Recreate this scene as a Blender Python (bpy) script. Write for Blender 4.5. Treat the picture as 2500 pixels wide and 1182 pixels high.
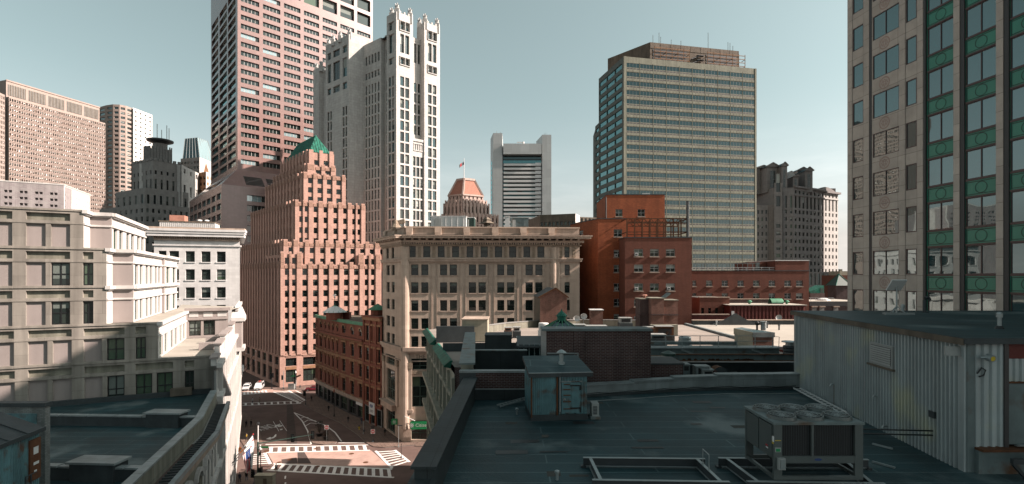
import bpy, math, random
from mathutils import Vector, Matrix
R = math.radians
random.seed(7)
for o in list(bpy.data.objects): bpy.data.objects.remove(o)
SC = bpy.context.scene
COL = SC.collection
# ---------------------------------------------------------------- camera, sky, sun, exposure
F, CX, YH, H = 1250.0, 1250.0, 676.0, 35.0
cd = bpy.data.cameras.new('camera'); cam = bpy.data.objects.new('camera', cd); COL.objects.link(cam)
cd.sensor_width = 36.0; cd.lens = 36.0*F/2500; cd.shift_y = (YH-591)/2500
cd.clip_start = 0.5; cd.clip_end = 9000
cam.location = (0, 0, H); cam.rotation_euler = (R(90), 0, 0)
SC.camera = cam
SUN_AZ, SUN_EL = -4.0, 34.0            # azimuth from +X towards +Y (degrees), elevation
w = bpy.data.worlds.new('World'); SC.world = w; w.use_nodes = True
nt = w.node_tree; bg = nt.nodes['Background']
sky = nt.nodes.new('ShaderNodeTexSky'); sky.sky_type = 'NISHITA'; sky.sun_disc = False
sky.sun_elevation = R(SUN_EL); sky.sun_rotation = R(90-SUN_AZ)
sky.altitude = 50; sky.air_density = 1.0; sky.dust_density = 3.5; sky.ozone_density = 1.2
hsv = nt.nodes.new('ShaderNodeHueSaturation'); hsv.inputs['Hue'].default_value = 0.455; hsv.inputs['Saturation'].default_value = 0.34
hsv.inputs['Value'].default_value = 1.0
tcw = nt.nodes.new('ShaderNodeTexCoord'); sx = nt.nodes.new('ShaderNodeSeparateXYZ'); mxz = nt.nodes.new('ShaderNodeMath'); mxz.operation = 'MAXIMUM'; mxz.inputs[1].default_value = 0.07
cxyz = nt.nodes.new('ShaderNodeCombineXYZ'); nt.links.new(tcw.outputs['Generated'], sx.inputs[0]); nt.links.new(sx.outputs[2], mxz.inputs[0])
nt.links.new(sx.outputs[0], cxyz.inputs[0]); nt.links.new(sx.outputs[1], cxyz.inputs[1]); nt.links.new(mxz.outputs[0], cxyz.inputs[2]); nt.links.new(cxyz.outputs[0], sky.inputs['Vector'])
nt.links.new(sky.outputs[0], hsv.inputs['Color']); tm = nt.nodes.new('ShaderNodeMix'); tm.data_type = 'RGBA'; tm.blend_type = 'MULTIPLY'; tm.inputs['Factor'].default_value = 1; tm.inputs['B'].default_value = (.90, 1.03, 1.0, 1)
hz = nt.nodes.new('ShaderNodeMapRange'); hz.interpolation_type = 'SMOOTHSTEP'; hz.inputs['From Min'].default_value = -.02; hz.inputs['From Max'].default_value = .34; hz.inputs['To Min'].default_value = 1; hz.inputs['To Max'].default_value = 0
nt.links.new(sx.outputs[2], hz.inputs['Value'])
hm = nt.nodes.new('ShaderNodeMix'); hm.data_type = 'RGBA'; hm.inputs['A'].default_value = (1.0, 1.0, 1.0, 1); hm.inputs['B'].default_value = (1.62, 1.34, 1.33, 1); nt.links.new(hz.outputs[0], hm.inputs['Factor'])
tm2 = nt.nodes.new('ShaderNodeMix'); tm2.data_type = 'RGBA'; tm2.blend_type = 'MULTIPLY'; tm2.inputs['Factor'].default_value = 1
nt.links.new(hsv.outputs[0], tm.inputs['A']); nt.links.new(tm.outputs['Result'], tm2.inputs['A']); nt.links.new(hm.outputs['Result'], tm2.inputs['B']); cm = nt.nodes.new('ShaderNodeMapping'); cm.inputs['Scale'].default_value = (3.5, 3.5, 17); nt.links.new(tcw.outputs['Generated'], cm.inputs[0])
cn_ = nt.nodes.new('ShaderNodeTexNoise'); cn_.inputs['Scale'].default_value = 1.3; cn_.inputs['Detail'].default_value = 7; cn_.inputs['Roughness'].default_value = .6; nt.links.new(cm.outputs[0], cn_.inputs['Vector'])
c1_ = nt.nodes.new('ShaderNodeMapRange'); c1_.inputs['From Min'].default_value = .5; c1_.inputs['From Max'].default_value = .78; nt.links.new(cn_.outputs['Fac'], c1_.inputs['Value'])
c2_ = nt.nodes.new('ShaderNodeMath'); c2_.operation = 'MULTIPLY'; nt.links.new(c1_.outputs[0], c2_.inputs[0]); nt.links.new(hz.outputs[0], c2_.inputs[1])
c3_ = nt.nodes.new('ShaderNodeMix'); c3_.data_type = 'RGBA'; nt.links.new(c2_.outputs[0], c3_.inputs['Factor']); nt.links.new(tm2.outputs['Result'], c3_.inputs['A'])
c4_ = nt.nodes.new('ShaderNodeMix'); c4_.data_type = 'RGBA'; c4_.blend_type = 'MULTIPLY'; c4_.inputs['Factor'].default_value = 1; nt.links.new(tm2.outputs['Result'], c4_.inputs['A']); c4_.inputs['B'].default_value = (1.36, 1.27, 1.25, 1); nt.links.new(c4_.outputs['Result'], c3_.inputs['B'])
nt.links.new(c3_.outputs['Result'], bg.inputs[0])
bg.inputs[1].default_value = 0.0545
ld = bpy.data.lights.new('sun', 'SUN'); ld.energy = 5.0; ld.angle = R(0.53); ld.color = (1.0, 0.83, 0.74)
sun = bpy.data.objects.new('sun', ld); COL.objects.link(sun)
sv = Vector((math.cos(R(SUN_EL))*math.cos(R(SUN_AZ)), math.cos(R(SUN_EL))*math.sin(R(SUN_AZ)), math.sin(R(SUN_EL))))
sun.location = (60, -20, 160); sun.rotation_euler = sv.to_track_quat('Z', 'Y').to_euler()
vs = SC.view_settings; vs.view_transform = 'Standard'; vs.look = 'None'; vs.exposure = 1.58; vs.gamma = 1.0; vs.use_curve_mapping = False
SC.render.engine = 'CYCLES'
SC.cycles.max_bounces = 6; SC.cycles.diffuse_bounces = 3; SC.cycles.glossy_bounces = 3

# ---------------------------------------------------------------- pixel helpers (photo pixels, 2500 wide)
V2 = lambda x, y: Vector((x, y))
def P(x, d): return V2((x-CX)*d/F, d)
def Z(y, d): return H+(YH-y)*d/F
def G(x, y, z=0.0): return P(x, (H-z)*F/(y-YH))
def ray(p, dr, xpx):
    """distance t along p+dr*t where it crosses the image column xpx"""
    k = (xpx-CX)/F
    return (k*p.y-p.x)/(dr.x-k*dr.y)
def go(p, dr, xpx): return p+dr*ray(p, dr, xpx)
def vpdir(vp):
    v = V2((vp-CX)/F, 1.0); return v.normalized()

# ---------------------------------------------------------------- materials
MATS = {}
def _mat(name):
    m = bpy.data.materials.new(name); m.use_nodes = True; MATS[name] = m
    nt = m.node_tree; return m, nt, nt.nodes['Principled BSDF']
def rgb(c): return (c[0], c[1], c[2], 1)
def stone(name, col, var=.14, scale=.5, streak=.18, rough=.85, brick=None, mortar=None, msize=.02, bump=.15, col2=None, spec=.25, blotch=None):
    """mottled masonry, with optional courses of brick / panel joints in metres (uv), vertical run-off streaks"""
    m, nt, b = _mat(name); N = nt.nodes.new; L = nt.links.new
    K = .485; col = tuple(x*K for x in col); col2 = tuple(x*K for x in col2) if col2 else None; mortar = tuple(x*K for x in mortar) if mortar else None
    if blotch: blotch = (tuple(x*K for x in blotch[0]), blotch[1])
    tc = N('ShaderNodeTexCoord')
    n1 = N('ShaderNodeTexNoise'); n1.inputs['Scale'].default_value = scale; n1.inputs['Detail'].default_value = 6; n1.inputs['Roughness'].default_value = .65
    L(tc.outputs['Object'], n1.inputs['Vector'])
    mp = N('ShaderNodeMapping'); mp.inputs['Scale'].default_value = (1.3, 1.3, .09); L(tc.outputs['Object'], mp.inputs[0])
    n2 = N('ShaderNodeTexNoise'); n2.inputs['Scale'].default_value = 1.0; n2.inputs['Detail'].default_value = 4; L(mp.outputs[0], n2.inputs['Vector'])
    cur = None
    c2 = col2 or tuple(x*.86 for x in col)
    if brick:
        bt = N('ShaderNodeTexBrick'); bt.inputs['Scale'].default_value = 1.0
        bt.inputs['Brick Width'].default_value = brick[0]; bt.inputs['Row Height'].default_value = brick[1]
        bt.inputs['Mortar Size'].default_value = msize; bt.inputs['Mortar Smooth'].default_value = .2
        bt.inputs['Color1'].default_value = rgb(col); bt.inputs['Color2'].default_value = rgb(c2)
        bt.inputs['Mortar'].default_value = rgb(mortar or tuple(x*.6 for x in col))
        if len(brick) > 2: bt.offset = brick[2]
        L(tc.outputs['UV'], bt.inputs['Vector']); cur = bt.outputs['Color']
    else:
        r = N('ShaderNodeRGB'); r.outputs[0].default_value = rgb(col); cur = r.outputs[0]
    def mul(cur, fac_out, lo, hi):
        mr = N('ShaderNodeMapRange'); mr.inputs['From Min'].default_value = .3; mr.inputs['From Max'].default_value = .7
        mr.inputs['To Min'].default_value = lo; mr.inputs['To Max'].default_value = hi
        L(fac_out, mr.inputs['Value'])
        mx = N('ShaderNodeMix'); mx.data_type = 'RGBA'; mx.blend_type = 'MULTIPLY'; mx.inputs['Factor'].default_value = 1
        L(cur, mx.inputs['A']); L(mr.outputs[0], mx.inputs['B']); return mx.outputs['Result']
    cur = mul(cur, n1.outputs['Fac'], 1-var, 1+var*.6)
    if streak: cur = mul(cur, n2.outputs['Fac'], 1-streak, 1+streak*.4)
    if blotch:
        n4 = N('ShaderNodeTexNoise'); n4.inputs['Scale'].default_value = blotch[1]; n4.inputs['Detail'].default_value = 5; L(tc.outputs['Object'], n4.inputs['Vector'])
        mr = N('ShaderNodeMapRange'); mr.inputs['From Min'].default_value = .55; mr.inputs['From Max'].default_value = .72; L(n4.outputs['Fac'], mr.inputs['Value'])
        mx = N('ShaderNodeMix'); mx.data_type = 'RGBA'; L(mr.outputs[0], mx.inputs['Factor']); L(cur, mx.inputs['A']); mx.inputs['B'].default_value = rgb(blotch[0]); cur = mx.outputs['Result']
    L(cur, b.inputs['Base Color']); b.inputs['Roughness'].default_value = rough; b.inputs['Specular IOR Level'].default_value = spec
    if bump:
        n3 = N('ShaderNodeTexNoise'); n3.inputs['Scale'].default_value = 9; n3.inputs['Detail'].default_value = 4; L(tc.outputs['Object'], n3.inputs['Vector'])
        bp = N('ShaderNodeBump'); bp.inputs['Strength'].default_value = bump; bp.inputs['Distance'].default_value = .05
        L(n3.outputs['Fac'], bp.inputs['Height']); L(bp.outputs[0], b.inputs['Normal'])
    return m
def plain(name, col, rough=.6, metal=0.0, var=.12, scale=3.0, spec=.4, bump=0):
    col = tuple(x*.6 for x in col)
    m, nt, b = _mat(name); N = nt.nodes.new; L = nt.links.new
    tc = N('ShaderNodeTexCoord'); n = N('ShaderNodeTexNoise'); n.inputs['Scale'].default_value = scale; n.inputs['Detail'].default_value = 5
    L(tc.outputs['Object'], n.inputs['Vector'])
    mx = N('ShaderNodeMix'); mx.data_type = 'RGBA'; L(n.outputs['Fac'], mx.inputs['Factor'])
    mx.inputs['A'].default_value = rgb([c*(1-var*1.6) for c in col]); mx.inputs['B'].default_value = rgb([min(1, c*(1+var)) for c in col])
    L(mx.outputs['Result'], b.inputs['Base Color']); b.inputs['Roughness'].default_value = rough; b.inputs['Metallic'].default_value = metal
    b.inputs['Specular IOR Level'].default_value = spec
    if bump:
        bp = N('ShaderNodeBump'); bp.inputs['Strength'].default_value = bump; bp.inputs['Distance'].default_value = .03
        L(n.outputs['Fac'], bp.inputs['Height']); L(bp.outputs[0], b.inputs['Normal'])
    return m
def glass(name, col, mirror=.0, tint=(.75, .9, .92), rough=.03, wave=0.0, wscale=.6):
    """window pane: dark room behind, glossy outside, optional mirror coating with slightly wavy panes"""
    m, nt, b = _mat(name); N = nt.nodes.new; L = nt.links.new
    b.inputs['Base Color'].default_value = rgb(col); b.inputs['Roughness'].default_value = max(rough, .04)
    b.inputs['IOR'].default_value = 1.52; b.inputs['Specular IOR Level'].default_value = .5
    tc = N('ShaderNodeTexCoord')
    if wave:
        n = N('ShaderNodeTexNoise'); n.inputs['Scale'].default_value = wscale; n.inputs['Detail'].default_value = 1.5
        geo = N('ShaderNodeNewGeometry'); L(geo.outputs['Position'], n.inputs['Vector'])
        bp = N('ShaderNodeBump'); bp.inputs['Strength'].default_value = 1; bp.inputs['Distance'].default_value = wave
        L(n.outputs['Fac'], bp.inputs['Height']); L(bp.outputs[0], b.inputs['Normal'])
    if mirror > 0:
        g = N('ShaderNodeBsdfGlossy'); g.inputs['Color'].default_value = rgb(tint); g.inputs['Roughness'].default_value = rough
        if wave: L(bp.outputs[0], g.inputs['Normal'])
        fr = N('ShaderNodeFresnel'); fr.inputs['IOR'].default_value = 1.5
        ma = N('ShaderNodeMath'); ma.operation = 'ADD'; ma.use_clamp = True; ma.inputs[1].default_value = mirror; L(fr.outputs[0], ma.inputs[0])
        ms = N('ShaderNodeMixShader'); L(ma.outputs[0], ms.inputs[0]); L(b.outputs[0], ms.inputs[1]); L(g.outputs[0], ms.inputs[2])
        L(ms.outputs[0], nt.nodes['Material Output'].inputs[0])
    return m
def emit(name, col, strength):
    m, nt, b = _mat(name); b.inputs['Base Color'].default_value = rgb(col)
    b.inputs['Emission Color'].default_value = rgb(col); b.inputs['Emission Strength'].default_value = strength; return m

# ---------------------------------------------------------------- mesh building
class MB:
    def __init__(s): s.v = []; s.f = []; s.m = []; s.mats = []; s.smooth = False
    def mi(s, m):
        if m not in s.mats: s.mats.append(m)
        return s.mats.index(m)
    def poly(s, pts, m):
        i = len(s.v); s.v.extend([tuple(p) for p in pts]); s.f.append(tuple(range(i, i+len(pts)))); s.m.append(s.mi(m))
    def raw(s, verts, faces, mats):
        i = len(s.v); s.v.extend([tuple(v) for v in verts])
        for f, m in zip(faces, mats): s.f.append(tuple(i+k for k in f)); s.m.append(s.mi(m))
    def obox(s, A, u, n, L, z0, z1, o0, o1, m, a=0.0, bottom=True, top=None):
        """box along plan direction u from A+u*a to A+u*L, from o0 to o1 along outward normal n"""
        def q(t, o, z): p = A+u*t+n*o; return (p.x, p.y, z)
        c = [q(a, o0, z0), q(L, o0, z0), q(L, o1, z0), q(a, o1, z0), q(a, o0, z1), q(L, o0, z1), q(L, o1, z1), q(a, o1, z1)]
        top = top or m
        # outward side is n; u x z handedness: (a,o1)->(L,o1) seen from outside left to right
        s.raw(c, [(3, 2, 6, 7), (0, 3, 7, 4), (2, 1, 5, 6), (1, 0, 4, 5), (7, 6, 5, 4)]+([(0, 1, 2, 3)] if bottom else []), [m, m, m, m, top]+([m] if bottom else []))
    def box(s, x0, x1, y0, y1, z0, z1, m, top=None):
        s.obox(V2(x0, y1), V2(1, 0), V2(0, -1), x1-x0, z0, z1, 0, y1-y0, m, top=top)
    def cbox(s, c, ux, uy, uz, m):
        """box from centre and three half-extent vectors"""
        c = Vector(c); ux = Vector(ux); uy = Vector(uy); uz = Vector(uz)
        p = [c+ux*i+uy*j+uz*k for k in (-1, 1) for j in (-1, 1) for i in (-1, 1)]
        s.raw(p, [(0, 2, 3, 1), (4, 5, 7, 6), (0, 1, 5, 4), (2, 6, 7, 3), (0, 4, 6, 2), (1, 3, 7, 5)], [m]*6)
    def bar(s, p, q, wd, ht, m):
        """rectangular bar from p to q"""
        p = Vector(p); q = Vector(q); d = (q-p); l = d.length; d.normalize()
        up = Vector((0, 0, 1)) if abs(d.z) < .95 else Vector((0, 1, 0))
        sd = d.cross(up).normalized(); up = sd.cross(d).normalized()
        s.cbox((p+q)/2, d*l/2, sd*wd/2, up*ht/2, m)
    def prism(s, pts, z0, z1, m, mtop=None, mbot=None):
        """vertical prism over a counter-clockwise (seen from above) plan polygon"""
        pts = list(pts); a = sum(pts[i].x*pts[(i+1) % len(pts)].y-pts[(i+1) % len(pts)].x*pts[i].y for i in range(len(pts)))
        if a < 0: pts = pts[::-1]
        n = len(pts)
        for i in range(n):
            p, q = pts[i], pts[(i+1) % n]
            s.poly([(p.x, p.y, z0), (q.x, q.y, z0), (q.x, q.y, z1), (p.x, p.y, z1)], m)
        s.poly([(p.x, p.y, z1) for p in pts], mtop or m)
        if mbot: s.poly([(p.x, p.y, z0) for p in reversed(pts)], mbot)
    def frus(s, p0, z0, p1, z1, m, cap=True):
        n = len(p0)
        for i in range(n):
            a, b, c, d = p0[i], p0[(i+1) % n], p1[(i+1) % n], p1[i]
            s.poly([(a.x, a.y, z0), (b.x, b.y, z0), (c.x, c.y, z1), (d.x, d.y, z1)], m)
        if cap: s.poly([(p.x, p.y, z1) for p in p1], m)
    def tube(s, pts, r, m, n=8, cap=True, r1=None):
        pts = [Vector(p) for p in pts]; rings = []
        for i, p in enumerate(pts):
            d = (pts[min(i+1, len(pts)-1)]-pts[max(i-1, 0)]).normalized()
            up = Vector((0, 0, 1)) if abs(d.z) < .9 else Vector((1, 0, 0))
            a = d.cross(up).normalized(); b = a.cross(d)
            rr = r if r1 is None else r+(r1-r)*i/(len(pts)-1)
            rings.append([p+(a*math.cos(6.28319*k/n)+b*math.sin(6.28319*k/n))*rr for k in range(n)])
        base = len(s.v); mi = s.mi(m)
        for rg in rings: s.v.extend([tuple(x) for x in rg])
        for i in range(len(rings)-1):
            for k in range(n):
                s.f.append((base+i*n+k, base+i*n+(k+1) % n, base+(i+1)*n+(k+1) % n, base+(i+1)*n+k)); s.m.append(mi)
        if cap:
            s.f.append(tuple(base+k for k in reversed(range(n)))); s.m.append(mi)
            s.f.append(tuple(base+(len(rings)-1)*n+k for k in range(n))); s.m.append(mi)
    def lathe(s, c, prof, m, n=16, ms=None):
        """revolve [(r,z)..] about the vertical through c=(x,y)"""
        base = len(s.v)
        for r, z in prof:
            for k in range(n): s.v.append((c[0]+r*math.cos(6.28319*k/n), c[1]+r*math.sin(6.28319*k/n), z))
        for i in range(len(prof)-1):
            mi = s.mi(ms[i] if ms else m)
            for k in range(n):
                s.f.append((base+i*n+k, base+i*n+(k+1) % n, base+(i+1)*n+(k+1) % n, base+(i+1)*n+k)); s.m.append(mi)
        mi = s.mi(m)
        s.f.append(tuple(base+k for k in reversed(range(n)))); s.m.append(mi)
        s.f.append(tuple(base+(len(prof)-1)*n+k for k in range(n))); s.m.append(mi)
    def mesh(s, name, off=(0, 0, 0)):
        me = bpy.data.meshes.new(name); ox, oy, oz = off
        vv = [(x-ox, y-oy, z-oz) for x, y, z in s.v]
        me.from_pydata(vv, [], s.f)
        for m in s.mats: me.materials.append(m)
        me.polygons.foreach_set('material_index', s.m)
        uvl = me.uv_layers.new(name='uv'); uv = [0.0]*(2*len(me.loops)); k = 0
        for p in me.polygons:
            nx, ny, nz = p.normal
            if abs(nz) > .7: f = lambda c: (c[0], c[1])
            else:
                l = math.hypot(nx, ny) or 1; tx, ty = -ny/l, nx/l
                f = lambda c: (c[0]*tx+c[1]*ty, c[2])
            for vi in p.vertices:
                a, b = f(vv[vi]); uv[k] = a; uv[k+1] = b; k += 2
        uvl.data.foreach_set('uv', uv)
        if s.smooth: me.polygons.foreach_set('use_smooth', [True]*len(me.polygons))
        me.update(); return me

class Face:
    """vertical facade plane from plan point A (left) to B (right) as seen from outside"""
    def __init__(s, A, B):
        s.A = V2(*A); s.B = V2(*B); d = s.B-s.A; s.L = d.length; s.u = d.normalized(); s.n = V2(s.u.y, -s.u.x)
        s.yaw = math.atan2(s.u.y, s.u.x)
    def p2(s, u, o=0): return s.A+s.u*u+s.n*o
    def pt(s, u, z, o=0): q = s.A+s.u*u+s.n*o; return (q.x, q.y, z)
    def at(s, x): return ray(s.A, s.u, x)                 # u under image column x
    def z(s, x, y): return Z(y, (s.A+s.u*s.at(x)).y)      # height of image point (x,y) on this plane
    def cols(s, xs): return [tuple(sorted((s.at(a), s.at(b)))) for a, b in xs]
    def even(s, n, frac, u0=0, u1=None):
        u1 = s.L if u1 is None else u1; w = (u1-u0)/n
        return [(u0+w*(i+.5-frac/2), u0+w*(i+.5+frac/2)) for i in range(n)]
    def box(s, mb, u0, u1, z0, z1, o0, o1, m, top=None): mb.obox(s.A, s.u, s.n, u1, z0, z1, o0, o1, m, a=u0, top=top)
    def quad(s, mb, u0, u1, z0, z1, o, m):
        mb.poly([s.pt(u0, z0, o), s.pt(u1, z0, o), s.pt(u1, z1, o), s.pt(u0, z1, o)], m)
def rows(z0, h, pitch, n): return [(z0+i*pitch, z0+i*pitch+h) for i in range(n)]
def wallgrid(mb, F_, z0, z1, cols, rws, m, rev=.25, mrev=None, u0=0.0, u1=None, o=0.0, skip=None):
    u1 = F_.L if u1 is None else u1; mrev = mrev or m; cols = sorted(cols); rws = sorted(rws)
    e = u0
    for ci, (a, b) in enumerate(cols):
        if a > e+1e-4: F_.quad(mb, e, a, z0, z1, o, m)
        zz = z0
        for ri, (c, d) in enumerate(rws):
            if skip and skip(ci, ri): continue
            if c > zz+1e-4: F_.quad(mb, a, b, zz, c, o, m)
            i = o-rev
            mb.poly([F_.pt(a, c, o), F_.pt(b, c, o), F_.pt(b, c, i), F_.pt(a, c, i)], mrev)
            mb.poly([F_.pt(a, d, i), F_.pt(b, d, i), F_.pt(b, d, o), F_.pt(a, d, o)], mrev)
            mb.poly([F_.pt(a, c, o), F_.pt(a, c, i), F_.pt(a, d, i), F_.pt(a, d, o)], mrev)
            mb.poly([F_.pt(b, c, i), F_.pt(b, c, o), F_.pt(b, d, o), F_.pt(b, d, i)], mrev)
            zz = d
        if z1 > zz+1e-4: F_.quad(mb, a, b, zz, z1, o, m)
        e = b
    if u1 > e+1e-4: F_.quad(mb, e, u1, z0, z1, o, m)

# window styles: nx, ny panes, frame width, frame material, weighted pane materials, blind chance, blind materials
STY = {}
WC = {}
def winraw(st, w, h, var):
    k = (st, round(w, 2), round(h, 2), var)
    if k in WC: return WC[k]
    S = STY[st]; rg = random.Random(hash((st, var)) & 0xffff if False else var*977+len(st)*31+S['nx']*7)
    mb = MB(); nx, ny, fw = S['nx'], S['ny'], S['fw']; fm = S['fm']
    pm = rg.choices([a for a, _ in S['pm']], [b for _, b in S['pm']])[0]
    blind = rg.random() < S['bl']; bf = rg.choice((.3, .5, .5, .7, 1.0)); bm = rg.choice(S['bm']) if S['bm'] else None
    x0, x1, z0, z1 = -w/2, w/2, -h/2, h/2
    for i in range(nx):
        for j in range(ny):
            a, b = x0+w*i/nx, x0+w*(i+1)/nx; c, d = z0+h*j/ny, z0+h*(j+1)/ny
            q = pm if rg.random() < .8 else rg.choices([a_ for a_, _ in S['pm']], [b_ for _, b_ in S['pm']])[0]
            zc = z1-h*bf
            if blind and zc < d:
                zc = max(zc, c)
                mb.poly([(a, 0, zc), (b, 0, zc), (b, 0, d), (a, 0, d)], bm)
                if zc > c: mb.poly([(a, 0, c), (b, 0, c), (b, 0, zc), (a, 0, zc)], q)
            else: mb.poly([(a, 0, c), (b, 0, c), (b, 0, d), (a, 0, d)], q)
    if fw:
        t = -.05
        def bar(a, b, c, d):
            mb.poly([(a, t, c), (b, t, c), (b, t, d), (a, t, d)], fm)
            if S.get('deep', True):
                mb.poly([(a, 0, c), (a, t, c), (a, t, d), (a, 0, d)], fm); mb.poly([(b, t, c), (b, 0, c), (b, 0, d), (b, t, d)], fm)
                mb.poly([(a, t, d), (b, t, d), (b, 0, d), (a, 0, d)], fm); mb.poly([(a, 0, c), (b, 0, c), (b, t, c), (a, t, c)], fm)
        if S.get('edge', True):
            bar(x0, x0+fw, z0, z1); bar(x1-fw, x1, z0, z1); bar(x0+fw, x1-fw, z0, z0+fw); bar(x0+fw, x1-fw, z1-fw, z1)
        for i in range(1, nx): bar(x0+w*i/nx-fw/2, x0+w*i/nx+fw/2, z0+fw, z1-fw)
        for j in range(1, ny):
            for i in range(nx): bar(x0+w*i/nx+fw*.5, x0+w*(i+1)/nx-fw*.5, z0+h*j/ny-fw/2, z0+h*j/ny+fw/2)
    WC[k] = [mb, None]
    return WC[k]

SPLIT = {'post', 'carving', 'carved_panel', 'window_hood', 'sill', 'medallion', 'green_ring', 'grille', 'corner_trim', 'fire_wall', 'antenna', 'crown', 'vent', 'roof_vent', 'window_arch', 'felt_patch', 'louvre', 'parapet_block', 'pipe_run', 'panel'}
class T:
    """one thing: an Empty at its base that parents its part meshes"""
    def __init__(s, name, label, cat, loc=(0, 0, 0), group=None, rot=0.0, local=False, kind=None):
        e = bpy.data.objects.new(name, None); COL.objects.link(e); e.location = loc; e.rotation_euler = (0, 0, rot); e.empty_display_size = .3
        e['label'] = label; e['category'] = cat
        if group: e['group'] = group
        if kind: e['kind'] = kind
        s.e = e; s.loc = Vector(loc); s.parts = []; s.byname = {}; s.wins = []; s.local = local; s.bake = {}
    def mb(s, part, parent=None, new=False):
        if not new and part in s.byname: return s.byname[part]
        m = MB(); s.parts.append((part, m, parent)); s.byname[part] = m; return m
    def facade(s, F_, z0, z1, cols, rws, m, style=None, part='wall', rev=.25, mrev=None, u0=0.0, u1=None, o=0.0, skip=None, wname='window', sill=None):
        mb = s.mb(part); wallgrid(mb, F_, z0, z1, cols, rws, m, rev, mrev, u0, u1, o, skip)
        for ci, (a, b) in enumerate(cols):
            for ri, (c, d) in enumerate(rws):
                if skip and skip(ci, ri): continue
                if style: s.win(F_, (a+b)/2, (c+d)/2, b-a, d-c, style, o-rev, wname)
                if sill: F_.box(mb, a-.12, b+.12, c-.22, c-.003, o-.02, o+.14, sill)
    def win(s, F_, u, z, w_, h_, style, o=-.2, name='window', var=None):
        p = F_.p2(u, o); s.wins.append((p.x, p.y, z, F_.yaw, w_, h_, style, name, var))
    def split(s):
        """pieces of a repeated part become objects of their own (touching pieces stay together)"""
        out = []
        for part, m, parent in s.parts:
            if part not in SPLIT or not m.f or len(m.f) < 2: out.append((part, m, parent)); continue
            # vertex islands, then islands whose boxes touch
            par = list(range(len(m.v)))
            def find(a):
                while par[a] != a: par[a] = par[par[a]]; a = par[a]
                return a
            for f in m.f:
                r0 = find(f[0])
                for k in f[1:]: par[find(k)] = r0
            isl = {}
            for i, f in enumerate(m.f): isl.setdefault(find(f[0]), []).append(i)
            keys = list(isl); bb = []
            for k in keys:
                vs_ = [m.v[j] for i in isl[k] for j in m.f[i]]; bb.append([min(v[a] for v in vs_)-.03 for a in range(3)]+[max(v[a] for v in vs_)+.03 for a in range(3)])
            g = list(range(len(keys)))
            def fg(a):
                while g[a] != a: g[a] = g[g[a]]; a = g[a]
                return a
            order = sorted(range(len(keys)), key=lambda i: bb[i][0])
            for ii, i in enumerate(order):
                for j in order[ii+1:]:
                    if bb[j][0] > bb[i][3]: break
                    if all(bb[i][a] <= bb[j][a+3] and bb[j][a] <= bb[i][a+3] for a in (1, 2)): g[fg(i)] = fg(j)
            cl = {}
            for i in range(len(keys)): cl.setdefault(fg(i), []).append(keys[i])
            def size(ks):
                fs = [i for k in ks for i in isl[k]]; vs_ = [m.v[j] for i in fs for j in m.f[i]]; y = max(1, sum(v[1] for v in vs_)/len(vs_))
                d = [max(v[a] for v in vs_)-min(v[a] for v in vs_) for a in range(3)]; px = CX+F*sum(v[0] for v in vs_)/len(vs_)/y; py = YH-F*(sum(v[2] for v in vs_)/len(vs_)-H)/y
                return (d[0]+d[1])*(d[2]+.1)/y/y*(1 if -20 < px < 2520 and -20 < py < 1200 else .001)
            L = sorted(cl.values(), key=size, reverse=True); rest = MB()
            for n_, ks in enumerate(L):
                q = MB() if n_ < 100 else rest; mp = {}
                for k in ks:
                    for i in isl[k]:
                        fi = []
                        for j in m.f[i]:
                            if j not in mp: mp[j] = len(q.v); q.v.append(m.v[j])
                            fi.append(mp[j])
                        q.f.append(tuple(fi)); q.m.append(q.mi(m.mats[m.m[i]]))
                if n_ < 100: out.append((part, q, parent))
            if rest.f: rest.stuff = True; out.append((part, rest, parent))
        s.parts = out
    def done(s):
        s.split(); objs = {}
        off = (0, 0, 0) if s.local else s.loc
        for part, m, parent in s.parts:
            if not m.f: continue
            o = bpy.data.objects.new(part, m.mesh(part, off)); COL.objects.link(o)
            o.parent = objs[parent] if parent else s.e
            objs[m] = o
            if getattr(m, 'stuff', False): o['kind'] = 'stuff'
        byn = {}
        for wn in s.wins: byn.setdefault(wn[7], []).append(wn)
        for name, L in byn.items():
            def score(q):
                x, y, z = q[0], q[1], q[2]
                if y < 1: return 0
                px, py = CX+F*x/y, YH-F*(z-H)/y
                vis = -30 < px < 2530 and -30 < py < 1212
                vis2 = vis and not any(x0 < px < x1 and y0 < py for x0, x1, y0 in getattr(s, 'occl', []))
                return q[4]*q[5]/y/y*(1.0 if vis2 else .01 if vis else .0001)
            L.sort(key=score, reverse=True)
            rest = MB()
            for i, (x, y, z, yaw, w_, h_, st, nm, var) in enumerate(L):
                v = var if var is not None else random.randrange(STY[st].get('nv', 8))
                rec = winraw(st, w_, h_, v)
                if i < 100:
                    if rec[1] is None: rec[1] = rec[0].mesh(name)
                    o = bpy.data.objects.new(name, rec[1]); COL.objects.link(o); o.parent = s.e
                    o.location = (x-s.loc.x, y-s.loc.y, z-s.loc.z); o.rotation_euler = (0, 0, yaw)
                else:
                    c, sn = math.cos(yaw), math.sin(yaw)
                    rest.raw([(x+a*c-b*sn, y+a*sn+b*c, z+d) for a, b, d in rec[0].v], rec[0].f, [rec[0].mats[i_] for i_ in rec[0].m])
            if rest.f:
                o = bpy.data.objects.new(name, rest.mesh(name, off)); COL.objects.link(o); o.parent = s.e; o['kind'] = 'stuff'
        return s.e
def copy_tree(root, loc, rot=None, label=None, scale=None):
    r = root.copy(); COL.objects.link(r); r.location = loc
    if rot is not None: r.rotation_euler = (0, 0, rot)
    if scale: r.scale = scale
    if label: r['label'] = label
    for ch in list(root.children):
        c = ch.copy(); COL.objects.link(c); c.parent = r
        for g in list(ch.children):
            d = g.copy(); COL.objects.link(d); d.parent = c
    return r
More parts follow.
